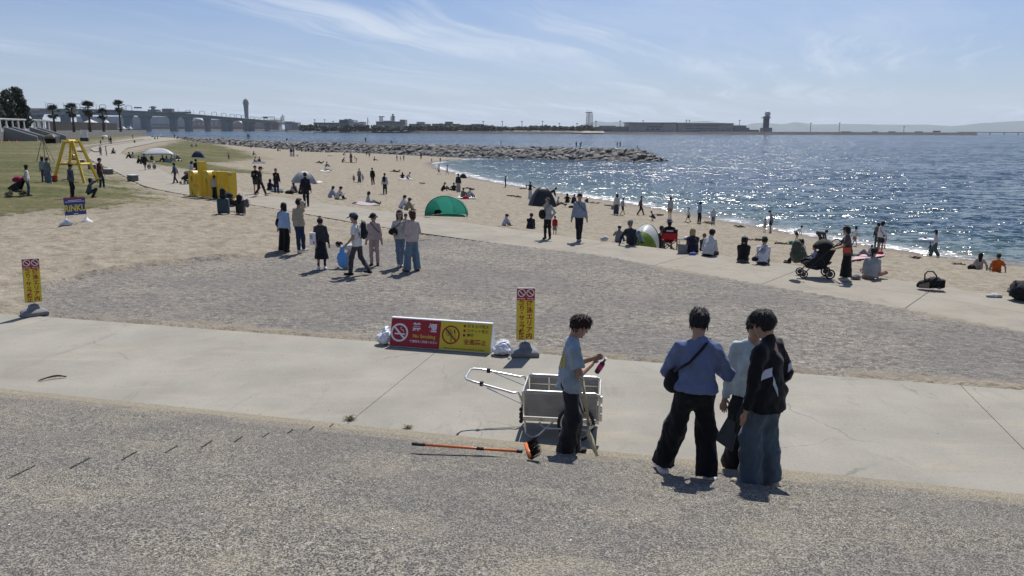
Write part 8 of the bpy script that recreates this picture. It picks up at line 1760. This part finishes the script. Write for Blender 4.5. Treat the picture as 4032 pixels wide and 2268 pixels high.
# ---- distant promenade and grass
FAR = [(397, 612, 573, 'stand', GRY, GRY, 'figure in grey walking away on the curving promenade'), (419, 612, 574, 'stand', LGR, BLK, 'figure in a pale top and black trousers on the curving promenade'), (446, 603, None, 'sit', CHR, BLK, 'figure in charcoal sitting on the low kerb of the promenade'), (452, 605, None, 'sit', LGR, BLK, 'figure in pale grey sitting on the low kerb beside the charcoal one'), (514, 623, None, 'sit', BLK, BLK, 'black figure sitting on the promenade edge before the grass patch'), (524, 623, None, 'sit', LGR, GRY, 'pale figure sitting beside the black one before the grass patch'), (543, 643, None, 'sit', BLK, BLK, 'black clad figure sitting on the promenade edge near the navy man'), (556, 645, None, 'sit', CHR, BLK, 'second dark figure sitting on the promenade edge near the navy man'), (406, 552, 532, 'stand', CHR, BLK, 'dark figure by the white parasol on the far promenade'), (431, 566, 534, 'stand', BLK, BLK, 'tall black figure right of the white parasol'), (438, 567, 537, 'stand', BLK, CHR, 'second black figure right of the white parasol'), (397, 571, 550, 'stand', CHR, CHR, 'dark figure left of the white parasol'), (523, 548, 529, 'stand', BLK, BLK, 'far black figure beyond the kerb steps'), (530, 562, None, 'sit', GRY, BLK, 'far grey figure resting with a stroller by the kerb steps'), (611, 549, None, 'squat', BLK, BLK, 'crouching black figure far along the promenade'), (621, 549, 532, 'stand', GRY, BLK, 'grey and black figure standing beside the crouching one'), (688, 546, 520, 'stand', GRY, GRY, 'grey figure at the root of the breakwater'), (697, 548, None, 'squat', LGR, BLK, 'pale figure crouching at the root of the breakwater'), (722, 537, 521, 'stand', BLK, BLK, 'lone dark figure against the water at the breakwater root'), (757, 579, None, 'sit', BLK, LGR, 'black figure of the pair sitting on the far grass patch'), (775, 579, None, 'sit', BLK, WHT, 'dark figure with pale legs of the pair on the far grass patch'), (930, 566, 551, 'walk', BLK, BLK, 'black figure climbing below the breakwater'), (958, 571, 555, 'lookdown', CHR, CHR, 'charcoal figure at the foot of the breakwater by the grass'), (988, 584, 556, 'stand', LGR, BLK, 'figure in a pale top and dark trousers where the grass ends'), (600, 631, None, 'sit', (0.10, 0.08, 0.05), BLK, 'figure in brown reclining under the white canopy'), (646, 636, None, 'sit', BLK, BLK, 'black figure sitting at the corner of the white canopy'), (660, 638, None, 'sit', (0.35, 0.30, 0.28), BLK, 'figure with a pale hat sitting by a blue cool box'), (674, 636, None, 'sit', (0.2, 0.22, 0.22), GRY, 'grey green figure sitting right of the blue cool box')]
for i, (px, fy, hy, po, tc_, bc_, lb) in enumerate(FAR): who(px, fy, hy, (i * 67) % 360, po, ('long', tc_), ('pants', bc_), lb, ('short', 'bob', 'long')[i % 3], h=None if hy else 1.62)
small(661, 640, 'small pale blue cool box under the white canopy', 'cool box', (0.42, 0.3, 0.25), (0.18, 0.30, 0.36), 'cool_box', 15)
JP = [(977, 546, 526, 'stand', BLK, BLK, 'taller of the couple standing on the breakwater crest'), (982, 546, 529, 'stand', CHR, BLK, 'shorter of the couple standing on the breakwater crest'), (1440, 561, 538.5, 'walk', BLK, (0.03, 0.03, 0.05), 'lone dark walker on the breakwater crest'), (1973, 575, 551, 'stand', BLK, GRY, 'lone figure in a black top and grey trousers on the breakwater crest'), (2269, 579.5, 555.5, 'stand', BLK, BLK, 'black figure standing beside a stooping friend on the breakwater'), (2285, 579, None, 'bend2', BLK, CHR, 'stooping black figure with a bag on the breakwater'), (2430, 579.5, 557, 'phone', BLK, LDE, 'figure in a black top and pale jeans in the pair near the breakwater end'), (2442, 579.5, 557, 'carry', CHR, BRN, 'figure in charcoal and brown in the pair near the breakwater end'), (2513, 585, None, 'sit', WHT, GRY, 'small pale figure sitting at the breakwater end'), (1128, 553, None, 'sit', BLK, BLK, 'black figure sitting on the breakwater crest'), (1539, 563, None, 'sit', BLK, BLK, 'low black figure crouched on the breakwater crest')]
for i, (px, fy, hy, po, tc_, bc_, lb) in enumerate(JP):
    Y = float(np.interp(px, [715, 1100, 1650, 2250, 2520], [325, 245, 214, 192, 184.5])); a_ = D(px, fy, Y)
    h_ = (D(px, hy, Y).z - a_.z) if hy else 1.6
    person(lb, (a_.x, a_.y, a_.z), (i * 83) % 360, h_, po, ('long', tc_), ('pants', bc_), 'short', BLACK, None, BLK, 0.052)
# swimmer's float, parasol
a_ = P(3650, 950, SEA_Z); e = empty('swim_ring', (a_.x, a_.y, SEA_Z + 0.05)); tag(e, 'white inflatable float with a dark haired child drifting near the beach', 'float'); MB().tube([(0.42 * math.cos(t), 0.34 * math.sin(t), 0.0) for t in np.linspace(0, 2 * math.pi, 25)], 0.14, 8).build('ring', simple('white_vinyl', (0.62, 0.64, 0.68), 0.3), e, True)
person('child with dark hair riding the white float', (a_.x, a_.y, SEA_Z - 0.35), 300, 1.2, 'sit', ('tee', NVY), ('shorts', NVY), 'short', BLACK, None, None, 0.034)
a_ = G(415, 563); e = empty('parasol', a_); tag(e, 'white parasol held up among the far walkers on the promenade', 'parasol'); MB().tube([(0, 0, 0.7), (0, 0, 2.0)], 0.02, 6).build('pole', ALU, e); MB().lathe([(0.04, 2.05), (0.5, 1.95), (0.9, 1.72), (1.0, 1.6)], n=14).build('canopy', tentcloth((0.62, 0.62, 0.6)), e, True)
# ------------------------------------------------------------------ left background: retaining wall, stairs, pergola, palms, trees
M_WALL = m_concrete('wall_concrete', (0.22, 0.215, 0.20), (0.28, 0.26, 0.23), 0.4)
WA, WB = Vector((-122, 176)), Vector((-181, 388)); WZ = 2.85
def onwall(px, dy=0.0):
    """plan point on the wall line under a pixel column"""
    d = ray(px, 520); dx = d[0] / d[1]; k = (WB.y - WA.y) / (WB.x - WA.x); x = (WA.y - k * WA.x) / (1 / dx - k) if abs(dx) > 1e-6 else 0; y = x / dx; return Vector((x, y + dy))
wall = empty('retaining_wall'); tag(wall, 'long plain concrete retaining wall between the lawn and the upper terrace', 'wall')
d_ = (WB - WA).normalized(); nrm = Vector((d_.y, -d_.x)); nrm = nrm if nrm.x > 0 else -nrm
L_ = (WB - WA).length + 60; n_ = 26
for i in range(n_):
    a0 = WA - d_ * 60 + d_ * (L_ * i / n_ + 0.04); a1 = WA - d_ * 60 + d_ * (L_ * (i + 1) / n_ - 0.04)
    MB().prism([a0, a1, a1 - nrm * 0.6, a0 - nrm * 0.6], -0.5, WZ).build('wall_panel', M_WALL, wall)
MB().prism([WA - d_ * 60 - nrm * 0.3, WB - nrm * 0.3, WB - nrm * 160, WA - d_ * 60 - nrm * 160], -0.5, WZ - 0.12).build('terrace', M_PROM, wall)
def flight(px_top, px_bot, yb, label, n=12, w=6.0):
    t = onwall(px_top); b_ = t + nrm * 6.0 ; e = empty('terrace_stairs'); tag(e, label, 'stairs', 'stairs down from the terrace')
    for k in range(n):
        a = t + nrm * (6.5 * k / n) ; c = t + nrm * (6.5 * (k + 1) / n); z = WZ - (WZ - 0.45) * (k + 1) / n + 0.05
        MB().prism([a, c, c + d_ * w, a + d_ * w], -0.4, z).build('tread', M_WALL, e)
    for o in (-0.5, w):
        p0, p1 = t + d_ * o, t + nrm * 7.2 + d_ * o
        m = MB(); q = d_ * 0.45
        m.add([(*p0, WZ + 1.0), (*p1, 1.4), (*(p1 + q), 1.4), (*(p0 + q), WZ + 1.0), (*p0, -0.4), (*p1, -0.4), (*(p1 + q), -0.4), (*(p0 + q), -0.4)], [(0, 3, 2, 1), (0, 1, 5, 4), (1, 2, 6, 5), (2, 3, 7, 6), (0, 4, 7, 3)]); m.build('flank_wall', M_WALL, e); MB().tube([(*(p0 + q * .5), WZ + 1.15), (*(p1 + q * .5), 1.55)], 0.16, 5).build('hand_rail', M_B3, e)
    return e
flight(20, 95, 548, 'broad dark stair flight with a pale sloping flank wall at the lawn corner'); flight(120, 155, 546, 'second stair flight up to the terrace behind the black canopy shelter')
# white pergola
per = empty('pergola'); tag(per, 'white framed pergola with many square posts along the terrace edge', 'pergola'); WPT = simple('white_paint', (0.62, 0.62, 0.60), 0.6, var=0.08)
p0 = onwall(-40) - nrm * 2; p1 = onwall(225) - nrm * 2; NB = 12
for k in range(NB + 1):
    p = p0.lerp(p1, k / NB)
    for o in (0.0, 3.0):
        c = p - nrm * o; MB().box((c.x, c.y, WZ + 1.4), (0.28, 0.28, 2.9)).build('post', WPT, per)
    c = p - nrm * 1.5; MB().box((c.x, c.y, WZ + 2.95), (0.22, 4.2, 0.24), math.atan2(nrm.y, nrm.x) + R(90)).build('cross_beam', WPT, per)
for o in (0.0, 3.0):
    a, b_ = p0 - nrm * o - d_ * 0.5, p1 - nrm * o + d_ * 0.5; dd = b_ - a; c = (a + b_) / 2; MB().box((c.x, c.y, WZ + 3.2), (dd.length, 0.30, 0.26), math.atan2(dd.y, dd.x)).build('long_beam', WPT, per)
for k in range(0, NB):
    if k % 3 == 1: continue
    a, b_ = p0.lerp(p1, (k + 0.12) / NB), p0.lerp(p1, (k + 0.88) / NB); c = (a + b_) / 2 - nrm * 3.3; MB().box((c.x, c.y, WZ + 0.55), ((b_ - a).length, 0.08, 1.0), math.atan2((b_ - a).y, (b_ - a).x)).build('screen_panel', WPT if k % 2 else M_B2, per)
# dark slatted fence / hoarding
fe = empty('dark_fence'); tag(fe, 'long dark boarded fence on the terrace below the palms', 'fence'); DKF = simple('dark_board', (0.018, 0.016, 0.016), 0.8, var=0.2)
a, b_ = onwall(228) - nrm * 3, onwall(492) - nrm * 3; NF = 26
for k in range(NF):
    q0, q1 = a.lerp(b_, k / NF), a.lerp(b_, (k + 0.97) / NF); f = (k + 0.5) / NF; pxk = 228 + 264 * (k / NF) ** 1.25; zt = D(pxk, 477 + (486 - 477) * f, q0.y).z; c = (q0 + q1) / 2
    MB().box((c.x, c.y, (WZ + zt) / 2), ((q1 - q0).length, 0.12, zt - WZ), math.atan2((q1 - q0).y, (q1 - q0).x)).build('board', DKF, fe)
# white garden parasols over the fence
for px, w, yt, yb_, tl in ((357, 56, 470, 482, 'larger'), (418, 26, 472, 482, 'smaller')):
    Y = onwall(px).y + 12; c = D(px, yb_, Y); r_ = w / 2 * Y / F_PX; hh_ = (yb_ - yt) * Y / F_PX; e = empty('garden_parasol', (c.x, Y, WZ)); tag(e, tl + ' white peaked parasol showing above the dark fence', 'parasol', 'terrace parasols')
    MB().tube([(0, 0, 0), (0, 0, c.z - WZ + hh_)], 0.06, 6).build('pole', WPT, e); MB().lathe([(r_, c.z - WZ), (r_ * 0.5, c.z - WZ + hh_ * 0.45), (0.05, c.z - WZ + hh_)], n=8).build('canopy', tentcloth((0.78, 0.78, 0.76)), e)
for px, tl, cl in ((520, 'white', (0.7, 0.7, 0.68)), (545, 'silver grey', (0.45, 0.46, 0.47))):
    q = onwall(px) - nrm * 4; e = empty('parked_car', (q.x, q.y, WZ), math.atan2(d_.y, d_.x) + R(50)); tag(e, tl + ' car parked on the terrace at the end of the dark fence', 'car', 'cars on the terrace'); CM = simple('car_' + tl[:5], cl, 0.3, coat=0.5)
    v, f = mesh_prims([cone((-1.6, 0, 0.62), (1.6, 0, 0.60), 0.42, 0.36, V3(0, 1, 0), 2.0), cone((-1.0, 0, 1.1), (0.6, 0, 1.1), 0.42, 0.36, V3(0, 1, 0), 1.6, k=0.1)], 0.14); link('body', mesh_np('body', v, f, True), CM, e)
    MB().box((-0.2, 0, 1.18), (1.9, 1.36, 0.36)).build('glass', M_GLS, e, bevel=0.08)
    for x in (-1.25, 1.25):
        for y in (-0.75, 0.75): wheelpart(e, (x, y, 0.32), 0.32, 0.2)
# lifeguard style chair
a = G(334, 556); e = empty('lookout_chair', a, R(20)); tag(e, 'tall white framed lookout chair against the retaining wall', 'chair')
for sx in (-1, 1):
    MB().tube([(sx * 0.9, -0.9, 0), (sx * 0.7, -0.3, 1.6), (sx * 0.7, 0.3, 3.0)], 0.07, 5).build('leg', WPT, e); MB().tube([(sx * 0.9, 1.2, 0), (sx * 0.7, 0.3, 2.0)], 0.07, 5).build('leg', WPT, e)
for k in range(5): MB().box((0, 0.1 + 0.1 * k, 1.6 + 0.3 * k), (1.4, 0.06, 0.16)).build('slat', WPT, e)
MB().box((0, -0.2, 0.45), (1.9, 1.6, 0.9)).build('base_box', simple('dark_box', (0.03, 0.03, 0.03), 0.7), e, bevel=0.05)
for px, tl in ((4, 'nearest the photo edge stairs'), (35, 'in the middle of the three'), (66, 'beside the second stair flank')):
    a = G(px, 561); e = empty('traffic_cone', a); tag(e, 'small red traffic cone at the stair foot, ' + {4: 'outermost beyond the stairs', 35: 'between the other two', 66: 'closest to the black canopy'}[px], 'cone', 'red cones'); MB().lathe([(0.22, 0.0), (0.20, 0.04), (0.13, 0.06), (0.04, 0.68), (0.03, 0.7)], n=12).build('cone', simple('cone_red', (0.5, 0.04, 0.02), 0.5), e, True)
a = G(215, 715); e = empty('red_bucket', a); tag(e, 'red plastic bin standing against the leg of the yellow frame', 'bin'); MB().lathe([(0.17, 0), (0.21, 0.40), (0.23, 0.42), (0.19, 0.42), (0.16, 0.04)], n=16).build('bin', simple('bin_red', (0.42, 0.05, 0.03), 0.45), e, True)
# young staked tree
a = G(178, 640); e = empty('staked_sapling', a); tag(e, 'thin bare sapling tied to stakes behind the yellow frame', 'sapling'); TWG = simple('pale_bark', (0.28, 0.23, 0.15), 0.9)
for dx, dy in ((-0.9, 0), (0.9, 0.2), (0, 0.9)): MB().tube([(dx, dy, 0), (dx * 0.1, dy * 0.1, 2.3)], 0.04, 5).build('stake', TWG, e)
tr = MB(); tr.tube([(0, 0, 0), (0.05, 0, 2.2), (0.15, 0, 4.6)], [0.05, 0.04, 0.01], 6)
for k in range(7): tr.tube([(0.05, 0, 2.2 + 0.3 * k), (0.05 + (-1) ** k * 0.45, 0.2 * (k % 3 - 1), 3.0 + 0.33 * k)], [0.02, 0.006], 4)
tr.build('trunk', TWG, e)
# palms
M_PALM = simple('palm_leaf', (0.030, 0.040, 0.022), 0.7, var=0.4, vscale=2); M_TRK = simple('palm_trunk', (0.075, 0.062, 0.048), 0.95, var=0.3); M_DRY = simple('dry_palm_leaf', (0.085, 0.065, 0.04), 0.9, var=0.3, vscale=2)
def palm(px, yc, r, Y, tail, seed):
    c = D(px, yc, Y); rm = r * Y / F_PX; e = empty('palm_tree', (c.x, Y, WZ)); tag(e, 'fan palm with a shaggy crown ' + tail, 'palm', 'palms on the terrace'); rg = random.Random(seed); H_ = c.z - WZ
    MB().tube([(0, 0, -0.3), (0.1, 0, H_ * 0.5), (0.05, 0, H_)], [0.42, 0.28, 0.26], 9).build('trunk', M_TRK, e, True)
    fm = []
    for v_ in range(4):                                  # four fan leaves shared by all fronds
        m = MB(); n = 14; L = rm * 0.62
        for k in range(n):
            t = R(-78 + 156 * (k + 0.5) / n + rg.uniform(-4, 4)); ll = L * (0.75 + 0.3 * math.cos(t)) * rg.uniform(0.8, 1.05); q = Vector((math.cos(t), math.sin(t), 0)); sd = Vector((-q.y, q.x, 0)) * L * 0.062; b0 = Vector((rm * 0.42, 0, 0)); mid_ = b0 + q * ll * 0.6; tip = b0 + q * ll + Vector((0, 0, -ll * rg.uniform(0.05, 0.4))); m.add([b0, mid_ - sd, tip, mid_ + sd], [(0, 1, 2, 3)])
        m.tube([(0, 0, 0), (rm * 0.44, 0, 0)], [0.05, 0.03], 4); me = mesh_np('frond', m.v, m.f); me.materials.append(M_PALM); me2 = me.copy(); me2.materials[0] = M_DRY; fm.append((me, me2))
    for k in range(44):
        el = R(rg.uniform(-75, 80)) if k > 6 else R(rg.uniform(50, 85)); az = rg.uniform(0, 6.283); me = fm[k % 4][1 if el < R(-38) else 0]
        o = bpy.data.objects.new('frond', me); COL.objects.link(o); o.parent = e; o.location = (0.05, 0, H_ - (0.5 if el < 0 else 0)); o.rotation_euler = (rg.uniform(-0.4, 0.4), -el, az); s = rg.uniform(0.8, 1.1) * (0.85 if el < R(-30) else 1); o.scale = (s, s, s)
palm(207, 440, 30, 232, 'nearest the pergola', 1); palm(282, 431, 31, 238, 'second from the pergola', 2); palm(346, 427, 33, 245, 'biggest of all, above the larger parasol', 3); palm(402, 447, 25, 262, 'lower and fuller, above the smaller parasol', 4); palm(466, 418, 26, 268, 'standing apart on a tall bare trunk', 5)
# big evergreens at the edge
M_LEAF = simple('evergreen_leaf', (0.024, 0.032, 0.017), 0.8, var=0.5, vscale=0.5); M_BARK = simple('bark', (0.06, 0.045, 0.035), 0.95)
def tree(px, ytop, r, Y, label, seed, conic):
    c = D(px, 475, Y); top = D(px, ytop, Y).z; e = empty('evergreen_tree', (c.x, Y, WZ)); tag(e, label, 'tree', 'evergreens beside the pergola'); rg = random.Random(seed); H_ = top - WZ; rm = r * Y / F_PX
    t = MB(); t.tube([(0, 0, -0.3), (0.2, 0, H_ * 0.5), (0, 0, H_ * 0.93)], [0.5, 0.35, 0.06], 8)
    crown = MB(); cl = []
    for k in range(64):
        f = rg.uniform(0.12, 1.0); rr = rm * ((1 - f) ** 0.65 * 1.05 + 0.12 if conic else math.sqrt(max(0.05, 1 - (1.5 * f - 0.75) ** 2)) * rg.uniform(0.7, 1.05)); az = rg.uniform(0, 6.283); cl.append((Vector((math.cos(az) * rr * rg.uniform(0.45, 1), math.sin(az) * rr * rg.uniform(0.45, 1), H_ * f)), rm * rg.uniform(0.20, 0.36)))
    for p, s in cl:
        t.tube([(0, 0, max(0.5, p.z - 1.2)), p], [0.12, 0.03], 4)
        for j in range(95):
            v = Vector((rg.gauss(0, 1), rg.gauss(0, 1), rg.gauss(0, 0.7))).normalized() * s * rg.uniform(0.5, 1.05); q = p + v; a1 = Vector((rg.gauss(0, 1), rg.gauss(0, 1), rg.gauss(0, 1))).normalized() * rg.uniform(0.22, 0.5); b1 = a1.cross(v).normalized() * rg.uniform(0.12, 0.26)
            crown.add([q - a1 - b1 * .3, q + b1, q + a1, q - b1], [(0, 1, 2, 3)])
    t.build('trunk', M_BARK, e); crown.build('crown', M_LEAF, e)
tree(18, 361, 46, 215, 'broad dark evergreen cut by the edge beside the pergola', 31, False); tree(76, 353, 44, 222, 'taller cone shaped dark evergreen behind the pergola', 32, True); tree(-30, 372, 50, 205, 'low round evergreen at the very edge of the pergola', 33, False)
# ------------------------------------------------------------------ the air over the bay
HZ = bpy.data.materials.new('sea_haze'); HZ.use_nodes = True; t = NT(HZ.node_tree); t.n.clear()
pv = t.add('ShaderNodeVolumePrincipled', ins={'Color': (0.80, 0.90, 1.0, 1), 'Density': 4.2e-5, 'Anisotropy': 0.25}); t.add('ShaderNodeOutputMaterial', ins={'Volume': pv.outputs[0]})
o = MB().box((0, 8600, 145), (40000, 20400, 310)).build('haze', HZ); tag(o, 'thin pale blue sea haze filling the air over the whole bay', 'haze', kind='stuff')
